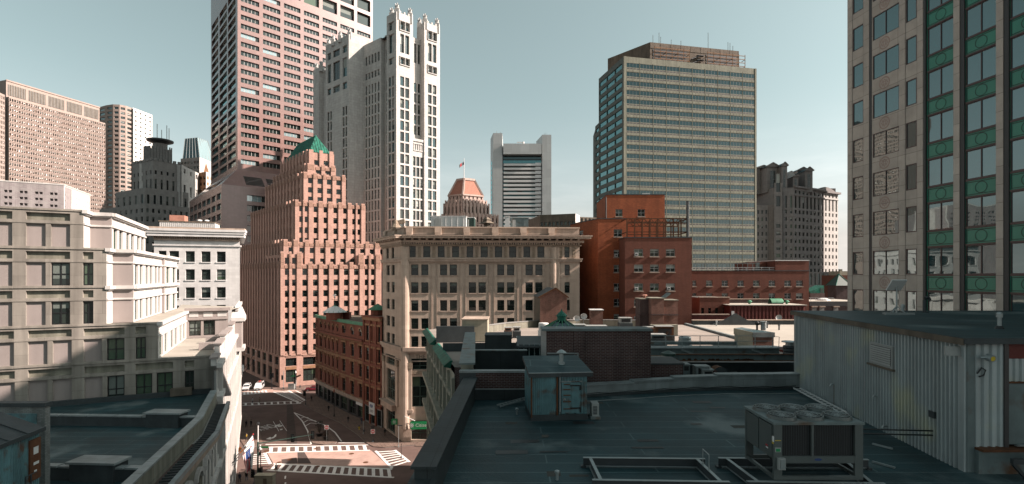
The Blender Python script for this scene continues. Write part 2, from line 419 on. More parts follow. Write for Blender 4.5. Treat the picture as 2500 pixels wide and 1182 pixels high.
def single(name, mb, label=None, cat=None, loc=(0, 0, 0), group=None, kind=None):
    o = bpy.data.objects.new(name, mb.mesh(name, loc)); COL.objects.link(o); o.location = loc
    if label: o['label'] = label; o['category'] = cat
    if group: o['group'] = group
    if kind: o['kind'] = kind
    return o
_tx = {}
def text_into(mb, txt, size, origin, right, up, m, tall=1.0):
    """flat lettering laid on a surface"""
    if txt not in _tx:
        c = bpy.data.curves.new('lettering', 'FONT'); c.body = txt; c.align_x = 'CENTER'; c.align_y = 'CENTER'
        o = bpy.data.objects.new('lettering', c); COL.objects.link(o)
        dg = bpy.context.evaluated_depsgraph_get(); me = o.evaluated_get(dg).to_mesh()
        _tx[txt] = ([tuple(v.co) for v in me.vertices], [tuple(p.vertices) for p in me.polygons])
        o.evaluated_get(dg).to_mesh_clear(); bpy.data.objects.remove(o); bpy.data.curves.remove(c)
    vs_, fs = _tx[txt]; O = Vector(origin); r = Vector(right).normalized()*size; u = Vector(up).normalized()*size*tall
    mb.raw([O+r*x+u*y for x, y, _ in vs_], fs, [m]*len(fs))

# ---------------------------------------------------------------- material library
pink = stone('pink_granite', (.37, .225, .20), .10, .15, .10, brick=(1.5, .95, 0.0), mortar=(.29, .18, .16), msize=.015, rough=.24, spec=.55, bump=.02)
soffit = stone('dark_granite', (.20, .17, .17), .1)
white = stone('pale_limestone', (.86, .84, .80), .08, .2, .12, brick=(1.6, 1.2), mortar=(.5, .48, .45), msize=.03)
marble = stone('white_marble', (1.0, .985, .96), .07, .3, .08, brick=(1.3, .62), mortar=(.8, .78, .76), msize=.015)
buff = stone('pink_buff_brick', (.84, .50, .40), .12, .4, .12, brick=(.5, .16), mortar=(.66, .45, .38), msize=.02, col2=(.62, .37, .29))
buffcarve = stone('carved_terracotta', (.54, .33, .25), .35, 2.2, .1, bump=.8)
brown = stone('brown_sandstone', (.34, .12, .08), .2, .6, .15)
browntrim = stone('ochre_trim', (.50, .28, .16), .2, 1.0, .15)
tan = stone('tan_limestone', (.78, .61, .49), .12, .25, .16, brick=(1.5, .75), mortar=(.74, .62, .5), msize=.012)
tanplain = stone('weathered_tan_stone', (.66, .51, .41), .18, .5, .22)
tancarve = stone('carved_tan_stone', (.46, .36, .27), .45, 2.5, .1, bump=.9)
conc = stone('sunlit_stone', (.84, .81, .77), .12, .35, .16, bump=.1)  # street side made paler, sunlight put into the colour
fconc = stone('dim_front_stone', (.46, .42, .365), .16, .35, .34, bump=.1, brick=(2.4, 1.35), mortar=(.28, .255, .22), msize=.014)  # same stone dimmed on the front, its weaker sunlight put into the colour
conc2 = stone('stained_cast_stone', (.37, .355, .285), .22, .5, .42, bump=.1)
concpanel = stone('smooth_cast_panel', (.46, .40, .375), .08, .3, .10, bump=.08)
l1c = stone('ribbed_concrete', (.50, .40, .35), .1, .2, .12)
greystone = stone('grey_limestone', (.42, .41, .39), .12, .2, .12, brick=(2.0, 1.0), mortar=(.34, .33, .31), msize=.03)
olive = stone('olive_precast', (.33, .335, .262), .16, .3, .25)
oliverust = stone('rusty_precast', (.24, .195, .15), .25, .4, .3)
alum = plain('satin_aluminium', (.62, .64, .64), .45, .3, .06, 1.0)
gran = stone('brown_granite', (.86, .73, .63), .16, .8, .06, brick=(1.9, 1.35, 0.0), mortar=(.36, .31, .27), msize=.02, rough=.55, bump=.12)
grandark = stone('near_black_granite', (.09, .085, .085), .1, 1.0, .05, rough=.4)
greenp = stone('green_enamel', (.03, .33, .21), .12, .8, .05, rough=.35, spec=.5, bump=0)
greend = plain('dark_green_ring', (.006, .045, .03), .5)
rose = stone('rose_granite', (.62, .43, .37), .15, 2.0, 0)
brickr = stone('red_brick', (.26, .088, .062), .16, .5, .14, brick=(.44, .15), mortar=(.25, .13, .09), msize=.018, col2=(.22, .065, .04))
brick_glow = stone('glow_orange_brick', (.62, .175, .07), .2, .35, .16, brick=(.44, .15), mortar=(.42, .15, .08), msize=.018, col2=(.46, .12, .05))  # red brick with reflected orange glow put into the colour
brickd = stone('dark_old_brick', (.115, .05, .042), .3, .8, .22, brick=(.34, .11), mortar=(.26, .22, .21), msize=.016, col2=(.075, .032, .03))
brickp = stone('pink_old_brick', (.36, .16, .125), .3, .9, .2, brick=(.3, .1), mortar=(.34, .25, .2), msize=.015, col2=(.26, .1, .075))
redmetal = stone('red_painted_metal', (.20, .045, .035), .15, .6, .2, rough=.6)
copper = stone('verdigris_copper', (.03, .24, .165), .4, .8, .45, rough=.6)
copperl = stone('pale_verdigris', (.13, .40, .24), .2, .8, .25, rough=.55)
clay = stone('clay_tile', (.62, .30, .22), .2, 1.5, .1)
roofd = stone('black_roof_felt', (.015, .068, .080), .5, .28, 0, brick=(9.0, 1.05), mortar=(.10, .17, .18), msize=.035, rough=.62, spec=.4, bump=.3, blotch=((.20, .25, .25), .26))
roofg = stone('grey_roof_felt', (.115, .11, .098), .3, .3, 0, brick=(6.0, 2.6), mortar=(.17, .165, .15), msize=.05, rough=.9, bump=.2, blotch=((.075, .075, .07), .18))
roofp = stone('pale_roof_membrane', (.46, .40, .35), .2, .15, 0, brick=(9.0, 2.2), mortar=(.36, .31, .27), msize=.04, rough=.9, blotch=((.36, .30, .26), .12))
roofw = stone('white_roof_membrane', (.62, .57, .49), .14, .12, 0, brick=(14.0, 1.9), mortar=(.5, .46, .4), msize=.03, rough=.85, blotch=((.5, .45, .38), .1))
flash = stone('galvanised_flashing', (.40, .45, .45), .25, .8, .2, rough=.45, spec=.5, brick=(1.8, .42), mortar=(.2, .24, .24), msize=.01)
flashd = stone('dark_flashing', (.075, .09, .095), .25, 1.0, .15, rough=.55)
parap = stone('parapet_felt', (.045, .06, .063), .3, .8, .2, rough=.6, brick=(2.2, 3.0, 0), mortar=(.02, .025, .027), msize=.02)
corr = stone('weathered_corrugated_steel', (.58, .65, .65), .14, .6, .3, rough=.5, spec=.5, bump=.05, blotch=((.74, .74, .52), .35))
corrb = stone('blue_corrugated_steel', (.15, .33, .36), .3, 1.2, .35, rough=.5, spec=.5, bump=.05, blotch=((.13, .075, .05), 1.6))
steel = stone('grey_green_steel', (.24, .30, .30), .2, 1.0, .2, rough=.5, blotch=((.16, .08, .04), .9))
steeld = plain('dark_steel', (.06, .07, .075), .5, .2)
rust = stone('rusty_iron', (.18, .075, .035), .35, 2.0, .2)
galv = plain('galvanised_pipe', (.45, .5, .5), .4, .5, .12)
unit = stone('grey_green_enamel', (.13, .155, .15), .12, 1.0, .1, rough=.45, spec=.5, bump=0)
unitlight = stone('light_grey_enamel', (.50, .52, .50), .12, 1.0, .12, rough=.5, bump=0)
cream = stone('cream_block', (.60, .55, .42), .1, .8, .12, brick=(.8, .4), mortar=(.48, .44, .34), msize=.015)
blackm = plain('black_paint', (.012, .014, .015), .45)
mesh_dark = plain('coil_black', (.008, .009, .01), .6)
whitep = plain('white_paint', (.80, .80, .78), .5, var=.05)
signw = plain('sign_white', (.82, .82, .80), .5, var=.03)
signr = plain('sign_red', (.62, .02, .03), .5, var=.05)
signg = plain('sign_green', (.01, .30, .10), .5, var=.06)
signo = plain('sign_orange', (.75, .25, .04), .5)
yellow = plain('yellow_paint', (.75, .55, .04), .5)
redp = plain('red_paint', (.5, .03, .03), .5)
bluep = plain('blue_paint', (.02, .06, .22), .5)
chrome = plain('bright_metal', (.7, .7, .7), .25, .9, .04)
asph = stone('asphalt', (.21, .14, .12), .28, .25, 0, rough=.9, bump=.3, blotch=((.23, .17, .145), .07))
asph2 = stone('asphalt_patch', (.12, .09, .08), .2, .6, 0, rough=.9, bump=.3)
asph_sun = stone('sunlit_asphalt', (.66, .46, .39), .2, .5, 0, rough=.9, bump=.2)  # paler copy of the asphalt, sunlight put into the colour
mark = stone('road_paint', (1.2, 1.16, 1.1), .16, 1.5, 0, rough=.7, bump=.05)
walk = stone('brick_paving', (.30, .21, .17), .2, .5, 0, rough=.9, brick=(.9, .9), mortar=(.09, .065, .055), msize=.03)
kerbm = stone('granite_kerb', (.30, .27, .25), .2, 1.0, 0)
ground_m = stone('city_ground', (.13, .12, .11), .2, .02, 0)
pane = glass('dark_pane', (.010, .016, .015)); pane2 = glass('smoky_pane', (.022, .030, .026)); pane3 = glass('green_lit_pane', (.05, .075, .05))
pane4 = glass('warm_room_pane', (.06, .035, .022)); paneb = glass('pale_sky_pane', (.16, .22, .23), .06)
blindw = plain('white_blind', (.42, .45, .42), .7, var=.1); blindg = plain('grey_blind', (.16, .19, .17), .7, var=.1); blindy = plain('cream_blind', (.36, .35, .26), .7)
teal = glass('teal_coated_glass', (.0015, .009, .0105), .012, (.40, .72, .75), .02, .004, 1.2)
teald = glass('dim_teal_glass', (.001, .006, .007), .03, (.35, .6, .62), .02, .004, 1.2)
tealb = glass('bright_teal_glass', (.008, .045, .05), .16, (.28, .66, .70), .02, .002, .5)
mirror = glass('mirror_glass', (.002, .040, .047), .30, (.30, .36, .36), .012, .012, .35)
frk = plain('black_frame', (.015, .016, .017), .4); frw = plain('white_frame', (.55, .56, .55), .5); frg = plain('grey_frame', (.20, .22, .22), .5)
frb = plain('bronze_frame', (.10, .05, .045), .4); frgreen = plain('green_frame', (.03, .07, .055), .5)
dark = [(pane, 5), (pane2, 3), (pane3, 1)]
def sty(n, nx, ny, fw, fm, pm=dark, bl=.25, bm=(blindg, blindw), **k): STY[n] = dict(nx=nx, ny=ny, fw=fw, fm=fm, pm=pm, bl=bl, bm=list(bm), **k)
sty('sash', 1, 2, .09, frk, bl=.4, bm=(blindg, blindg, blindw, blindy))
sty('sashfar', 1, 2, .10, frk, deep=False, edge=False, bl=.3)
sty('plainfar', 1, 1, 0, frk, bl=.2)
sty('strip5', 5, 1, .18, white, pm=[(pane, 6), (pane2, 3), (paneb, 1)], deep=False, edge=False, bl=0)
sty('striptl', 5, 1, .14, frg, pm=[(tealb, 4), (teal, 2)], deep=False, edge=False, bl=0)
sty('strip4', 4, 1, .14, frg, deep=False, edge=False, bl=0)
sty('pair', 2, 2, .10, frg, bl=.35)
sty('quad', 2, 2, .09, frw, bl=.4, bm=(blindg, blindg, blindw))
sty('office', 2, 2, .11, frk, pm=[(pane, 3), (pane2, 3), (pane3, 1)], bl=.6, bm=(blindg, blindw, blindy))
sty('slim', 1, 3, .07, frgreen, pm=[(pane2, 3), (pane3, 2)], bl=.3)
bright = plain('bright_blind', (1.25, 1.22, 1.18), .7, var=.05)
sty('l1', 1, 1, 0, frk, pm=[(pane, 2), (pane4, 1)], bl=.74, bm=(bright, bright, blindw), nv=16)
sty('teal', 1, 1, .06, frg, pm=[(teal, 1)], deep=False, bl=0, bm=())
sty('tealbay', 4, 1, .10, frg, pm=[(teal, 3), (teald, 1)], edge=False, deep=False, bl=0, bm=())
sty('tealsolid', 6, 1, .08, steeld, pm=[(tealb, 1)], deep=False, bl=0, bm=())
sty('mirror1', 1, 1, .09, frb, pm=[(mirror, 1)], bl=0, bm=())
sty('mirror2', 2, 1, .07, frb, pm=[(mirror, 1)], bl=0, bm=())
sty('shop', 3, 2, .12, frk, pm=[(pane, 3), (pane3, 2), (pane2, 2)], bl=.1, bm=(blindy,))
sty('fedband', 8, 1, .12, steeld, pm=[(tealb, 2), (teal, 3)], deep=False, bl=0, bm=())
# ================================================================ ground and streets base
def slab(name, pts, z, m, kind='structure', thick=None):
    mb = MB()
    if thick: mb.prism([V2(*p) for p in pts], z-thick, z, m)
    else: mb.poly([(p[0], p[1], z) for p in pts], m)
    return single(name, mb, kind=kind)
g = MB(); g.poly([(-4000, -1500, -.02), (4000, -1500, -.02), (4000, 6000, -.02), (-4000, 6000, -.02)], ground_m)
single('ground', g, kind='structure')

# ================================================================ pink granite office tower with flared base
def pink_tower():
    A = P(580, 260); u = vpdir(2510); w_ = vpdir(130); B = go(A, u, 910); C = go(A, w_, 515); D = C+B-A
    t = T('office_tower', 'tall pink granite tower with rows of recessed strip windows and a flared base', 'tower', (A.x, A.y, 0))
    FF = Face(A, B); FL = Face(C, A); top = 214.0
    ztop = FF.z(588, 12.7); pit = 22.15*260/1250; hh = 11.9*260/1250
    zfl = Z(413, 260)
    rw = []; k = 0
    zt = ztop
    while zt-hh > zfl+2: rw.append((zt-hh, zt)); zt -= pit
    zt = ztop+pit
    while zt < FF.z(872, 58): rw.append((zt-hh, zt)); zt += pit
    cf = FF.cols([(588, 632.8), (642, 684.4), (693.4, 733.5), (742, 779), (787.6, 823), (830.8, 864.6), (872, 904.4)])
    zm0, zm1 = FF.z(872, 55), FF.z(872, 27)
    t.facade(FF, zfl, zm0-1.2, cf, rw, pink, 'strip5', rev=.75, mrev=pink)
    t.facade(FF, zm0-1.2, top, cf, [(zm0, zm1), (zm1+2.2, zm1+2.2+zm1-zm0)], pink, 'plainfar', rev=1.6, wname='louvre')
    # sloping sill at the right end of every opening
    sl = t.mb('sill')
    for a, b in cf:
        for c, d in rw: sl.poly([FF.pt(a, c+.04, -.7), FF.pt(a, c+.04, .02), FF.pt(b, c+.04, .02), FF.pt(b, c+.04, -.7)], pink); 
    cl = FL.cols([(517, 533), (536, 553.8), (556.7, 575.3)])
    t.facade(FL, zfl, top, cl, [(c-.5, d+.3) for c, d in rw], pink, 'striptl', rev=.9)
    wl = t.mb('wall')
    for p, q in ((B, D), (D, C)): wl.poly([(p.x, p.y, zfl), (q.x, q.y, zfl), (q.x, q.y, top), (p.x, p.y, top)], pink)
    t.mb('roof').poly([(p.x, p.y, top) for p in (A, B, D, C)], roofg)
    # flared skirt and wider base
    e = 9.4; n1 = FF.n; n2 = FL.n; n3 = -n1; n4 = -n2
    def off(p, a, b): return p+(a+b)*(e/(1+a.dot(b)))
    A2, B2, C2, D2 = off(A, n1, n2), off(B, n1, n4), off(C, n2, n3), off(D, n3, n4)
    zb = zfl-10.0
    fl = t.mb('flared_skirt'); fl.frus([A2, B2, D2, C2], zb, [A, B, D, C], zfl, pink, cap=False)
    for Fa, lo, hi, cs in ((FF, A2, B2, cf), (FL, C2, A2, cl)):
        Fb = Face(lo, hi)
        for a, b in cs:
            p0, p1 = Fa.p2(a), Fa.p2(b); a2 = (p0-Fb.A).dot(Fb.u); b2 = (p1-Fb.A).dot(Fb.u)
            def mixp(uu, ub, s, o): q = Fb.p2(ub).lerp(Fa.p2(uu), s)+Fa.n*o; return (q.x, q.y, zb+(zfl-zb)*s)
            fl.poly([mixp(a, a2, .12, .05), mixp(b, b2, .12, .05), mixp(b, b2, .62, .05), mixp(a, a2, .62, .05)], pane)
    FB = Face(A2, B2); FBL = Face(C2, A2); pitb = 25.8*FB.A.y/1250
    rb = []; zz = FB.z(551, 483)
    while zz > 4: rb.append((zz-.5, zz+2.6)); zz -= pitb
    cb = [((FF.p2(a)-FB.A).dot(FB.u), (FF.p2(b)-FB.A).dot(FB.u)) for a, b in cf]
    t.facade(FB, 0, zb, cb, rb, pink, 'strip5', rev=1.2)
    nb = 7
    t.facade(FBL, 0, zb, FBL.even(nb, .78), rb, pink, 'striptl', rev=.8)
    for p, q in ((B2, D2), (D2, C2)): wl.poly([(p.x, p.y, 0), (q.x, q.y, 0), (q.x, q.y, zb), (p.x, p.y, zb)], pink)
    t.done()
pink_tower()

# ================================================================ white setback tower with pinnacles
def white_tower():
    K = P(967.5, 217); u = vpdir(2737); w_ = vpdir(-313); R_ = go(K, u, 1074); Q = go(K, w_, 888)
    t = T('setback_tower', 'pale limestone setback tower with four metal crowned corner piers and tall window slots', 'tower', (K.x, K.y, 0))
    t.occl = [(590, 930, 585), (925, 1430, 553), (590, 893, 490)]
    FB = Face(K, R_); FL = Face(Q, K); wl = t.mb('wall')
    zt1 = 147.5; zmid = 140.5; zbl = 139.5
    u1 = FB.at(1008.3); u2 = FB.at(1036); L = FB.L; d1 = 6.6
    pit = 27.25*217/1250; zr0 = FB.z(984, 186); hw = 4.0
    rws = []; zz = zr0-0.2
    while zz-hw > 6: rws.append((zz-hw, zz)); zz -= pit
    rws = rws[::-1]; zlow = 0
    ztop_row = rws[-1][1]+1.2
    up = [(FB.z(984, 182), FB.z(984, 183)+0)]  # placeholder
    zb0, zb1 = FB.z(979, 156), FB.z(979, 140)        # grille box below slots
    zs0, zs1 = FB.z(979, 128), FB.z(979, 82)         # tall slots
    zg0, zg1 = FB.z(979, 72), FB.z(979, 52)          # upper grille
    for a, b in ((0, u1), (u2, L)):
        m = (a+b)/2; wd = b-a
        cs = [(m-wd*.27, m-wd*.03), (m+wd*.03, m+wd*.27)]
        t.facade(FB, zlow, ztop_row, cs, rws, white, 'pairt' if 'pairt' in STY else 'sashfar', rev=.6, u0=a, u1=b)
        t.facade(FB, ztop_row, zt1, cs, [(zb0, zb1), (zs0, zs1), (zg0, zg1)], white, 'pair', rev=.9, u0=a, u1=b)
        F2 = FB
        t.mb('grille')
        gm = t.mb('grille')
        for z0, z1 in ((zb0, zb1), (zg0, zg1)):
            FB.box(gm, m-wd*.31, m+wd*.31, z0-.5, z0-.15, .02, .35, white); FB.box(gm, m-wd*.31, m+wd*.31, z1+.15, z1+.5, .02, .35, white)
            for k in (-.31, 0, .29): FB.box(gm, m+wd*k, m+wd*(k+.025), z0-.1, z1+.1, .02, .35, white)
    # recessed centre
    F3 = Face(FB.p2(u1, -3.0), FB.p2(u2, -3.0)); wd = F3.L
    cs = [(wd*.06, wd*.28), (wd*.38, wd*.62), (wd*.72, wd*.94)]
    zc = FB.z(1020, 345)
    t.facade(F3, zc, ztop_row, cs, [r for r in rws if r[0] > zc+.5], white, 'sashfar', rev=.5)
    t.facade(F3, ztop_row, zmid, cs, [(FB.z(1020, 148), FB.z(1020, 100))], white, 'pair', rev=.7)
    F4 = Face(FB.p2(u1, -.7), FB.p2(u2, -.7))
    t.facade(F4, 0, zc, [(wd*.04, wd*.3), (wd*.36, wd*.64), (wd*.7, wd*.96)], [r for r in rws if r[1] < zc-4.5], white, 'sashfar', rev=.5)
    F4.box(wl, 0, wd, zc-.02, zc+1.1, -2.4, .4, white)
    gm = t.mb('grille'); F4.box(gm, wd*.1, wd*.9, zc-4.2, zc-3.8, .02, .3, white); F4.box(gm, wd*.1, wd*.9, zc-1.2, zc-.8, .02, .3, white)
    for k in range(5): F4.box(gm, wd*(.1+.195*k), wd*(.12+.195*k), zc-3.8, zc-1.2, .02, .3, white)
    for a, f in ((u1, 1), (u2, -1)):
        p, q = FB.p2(a), FB.p2(a, -3.0); q2 = FB.p2(a, -d1)
        s = [(p.x, p.y), (q2.x, q2.y)] if f < 0 else [(q2.x, q2.y), (p.x, p.y)]
        wl.poly([(s[0][0], s[0][1], 0), (s[1][0], s[1][1], 0), (s[1][0], s[1][1], zt1), (s[0][0], s[0][1], zt1)][::1], white)
    # left flank: pier face, slot, block face
    lp = FL.at(944); ls = FL.at(930)
    cs = [(lp+(FL.L-lp)*.2, lp+(FL.L-lp)*.44), (lp+(FL.L-lp)*.54, lp+(FL.L-lp)*.8)]
    t.facade(FL, 0, ztop_row, cs, rws, white, 'sashfar', rev=.5, u0=lp)
    t.facade(FL, ztop_row, zt1, [(cs[0][0], cs[1][1])], [(zb0, zb1), (zs0, zs1), (zg0, zg1)], white, 'pair', rev=.8, u0=lp)
    FLs = Face(FL.p2(ls, -2.0), FL.p2(lp, -2.0))
    t.facade(FLs, 0, zbl+1.5, [(FLs.L*.25, FLs.L*.75)], rws+[(zs0-2, zs1-4)], white, 'sashfar', rev=.5)
    for a in (ls, lp):
        p, q = FL.p2(a, 0), FL.p2(a, -2.0)
        wl.poly([(q.x, q.y, 0), (p.x, p.y, 0), (p.x, p.y, zt1 if a == lp else zbl), (q.x, q.y, zt1 if a == lp else zbl)], white)
    t.facade(FL, 0, ztop_row, FL.even(5, .5, .8, ls-.6), rws, white, 'sashfar', rev=.5, u0=0, u1=ls)
    t.facade(FL, ztop_row, zbl, FL.even(5, .62, .8, ls-.6), [(zb0-2.5, zb1-2.5), (zs0-1, zs1-5)], white, 'pair', rev=.6, u0=0, u1=ls)
    # pylons tops, roofs, body
    back = (Q-K)
    for a, b in ((0, u1), (u2, L)):
        pts = [FB.p2(a), FB.p2(b), FB.p2(b, -d1), FB.p2(a, -d1)]
        wl.prism([FB.p2(a+.01, -1.3), FB.p2(b-.01, -1.3), FB.p2(b-.01, -d1), FB.p2(a+.01, -d1)], 100, zt1-1.5, white)
        wl.poly([(p.x, p.y, zt1-1.2) for p in pts], roofg)
    rf = t.mb('roof')
    S = R_+back
    rf.poly([(p.x, p.y, zbl-.6) for p in (Q, K+w_*3, R_+w_*3, S)], roofg)
    wl.poly([(R_.x, R_.y, 0), (S.x, S.y, 0), (S.x, S.y, zbl), (R_.x, R_.y, zbl)], white)
    wl.poly([(S.x, S.y, 0), (Q.x, Q.y, 0), (Q.x, Q.y, zbl), (S.x, S.y, zbl)], white)
    # west wing
    W = go(Q, -u, 851.5); Wl = go(W, w_, 795); Wf = go(W, w_, 779); We = go(W, w_, 765)
    FW = Face(Wl, W); zw = 142.6
    cw = [(FW.L*.06, FW.L*.2), (FW.L*.3, FW.L*.38), (FW.L*.38+.1, FW.L*.62), (FW.L*.74, FW.L*.9)]
    cw2 = [(FW.L*.08, FW.L*.24), (FW.L*.33, FW.L*.62), (FW.L*.74, FW.L*.92)]
    t.facade(FW, ztop_row-6, zw, cw2, [(119, 122), (124.5, 133), (135.2, 138.4)], white, 'pair', rev=.6)
    t.facade(FW, 0, ztop_row-6, [(FW.L*.08, FW.L*.16), (FW.L*.2, FW.L*.28), (FW.L*.74, FW.L*.82), (FW.L*.86, FW.L*.93)], [r for r in rws if r[1] < ztop_row-7], white, 'sashfar', rev=.5)
    ue = W+u*((Q-W).length); up_end = go(W, u, 905)
    FS = Face(W, ue); FS.quad(wl, 0, FS.L, 0, 133.5, 0, white)
    FSu = Face(W, up_end); FSu.quad(wl, 0, FSu.L, 133.3, zw, 0.01, white)
    wl.prism([W+u*1.2+w_*.02, up_end+w_*.02, up_end+w_*(FW.L-.02), Wl+u*1.2-w_*.02], 100, zw-.8, white, roofg)
    # farthest piece
    FX = Face(Wf, Wl); FX = Face(FX.p2(0, -2), FX.p2(FX.L, -2)); FX.quad(wl, 0, FX.L, 0, 128, 0, white)
    FE = Face(We, Wf); t.facade(FE, 0, 134, [(FE.L*.25, FE.L*.7)], [r for r in rws if r[1] < 118]+[(121, 129)], white, 'sashfar', rev=.5)
    wl.prism([We+u*.05, Wf+u*.05, Wf+u*12, We+u*12], 60, 133.4, white, roofg)
    wl.prism([Wf+u*2.2, Wl+u*2.2, Wl+u*12, Wf+u*12], 0, 128, white, roofg)
    # unseen tower added behind the roofline to shade the pink tower's base
    shade_tower = t.mb('rear_or_shade_block'); rear = [V2(-64, 237), V2(-48, 237), V2(-48, 271), V2(-64, 271)]
    shade_tower.prism(rear, 0, 140.0, white, roofg)
    # crowns: clustered openwork metal finials
    cr = t.mb('crown')
    def crown(p, z, s=1.0):
        for k in range(6):
            a = k*1.047; q = V2(p.x+math.cos(a)*s*.75, p.y+math.sin(a)*s*.75)
            cr.bar((q.x, q.y, z-1.0), (q.x, q.y, z+2.3*s), .16*s, .16*s, alum)
            cr.bar((q.x, q.y, z+1.5*s), (p.x+math.cos(a)*s*1.25, p.y+math.sin(a)*s*1.25, z+1.5*s), .16*s, .2*s, alum)
            cr.bar((q.x, q.y, z+1.5*s), (p.x+math.cos(a)*s*1.25, p.y+math.sin(a)*s*1.25, z+2.3*s), .14*s, .14*s, alum)
        cr.lathe(p, [(.9*s, z-.4), (1.0*s, z+.7*s), (.75*s, z+.8*s), (.8*s, z+1.9*s), (.4*s, z+2.0*s), (.3*s, z+2.9*s)], white, 8)
    for a, b in ((0, u1), (u2, L)):
        for q in (FB.p2(a+.9, -.9), FB.p2(b-.9, -.9), FB.p2(a+.9, -d1+.9)):
            FB_ = 1.3; wl.prism([q+V2(-1, -1), q+V2(1, -1), q+V2(1, 1), q+V2(-1, 1)], zt1-3, zt1+1.6, white); crown(q, zt1+1.4, .95)
        for k in range(1, 4):
            c = a+(b-a)*k/4; FB.box(wl, c-.35, c+.35, zt1-.01, zt1+.9, -.7, -.02, white)
    for q in (W+(u+w_)*.9, W+w_*(FW.L*.36), W+w_*(FW.L*.66), W+w_*(FW.L-.9)+u*.9, We-w_*1.2+u*.9, Wf-w_*.2+u*.9):
        zz = zw if (q-W).length < FW.L+.5 else 134
        wl.prism([q+V2(-.8, -.8), q+V2(.8, -.8), q+V2(.8, .8), q+V2(-.8, .8)], zz-2, zz+1.0, white); crown(q, zz+1.0, .85)
    for q in rear[2:]+[V2(-64, 256)]: crown(q+V2(1 if q.x < -60 else -1, 1 if q.y < 250 else -1), 141, 1.6)  # finials on the added tower, for a ragged shadow edge
    t.done()
sty('pairt', 1, 1, .14, white, pm=[(teal, 5), (pane, 3), (pane2, 2)], deep=False, bl=.2)
STY['sashfar']['pm'] = [(teal, 3), (pane, 3), (pane2, 2)]; STY['pair']['pm'] = [(teal, 4), (pane, 3), (pane2, 1)]
white_tower()

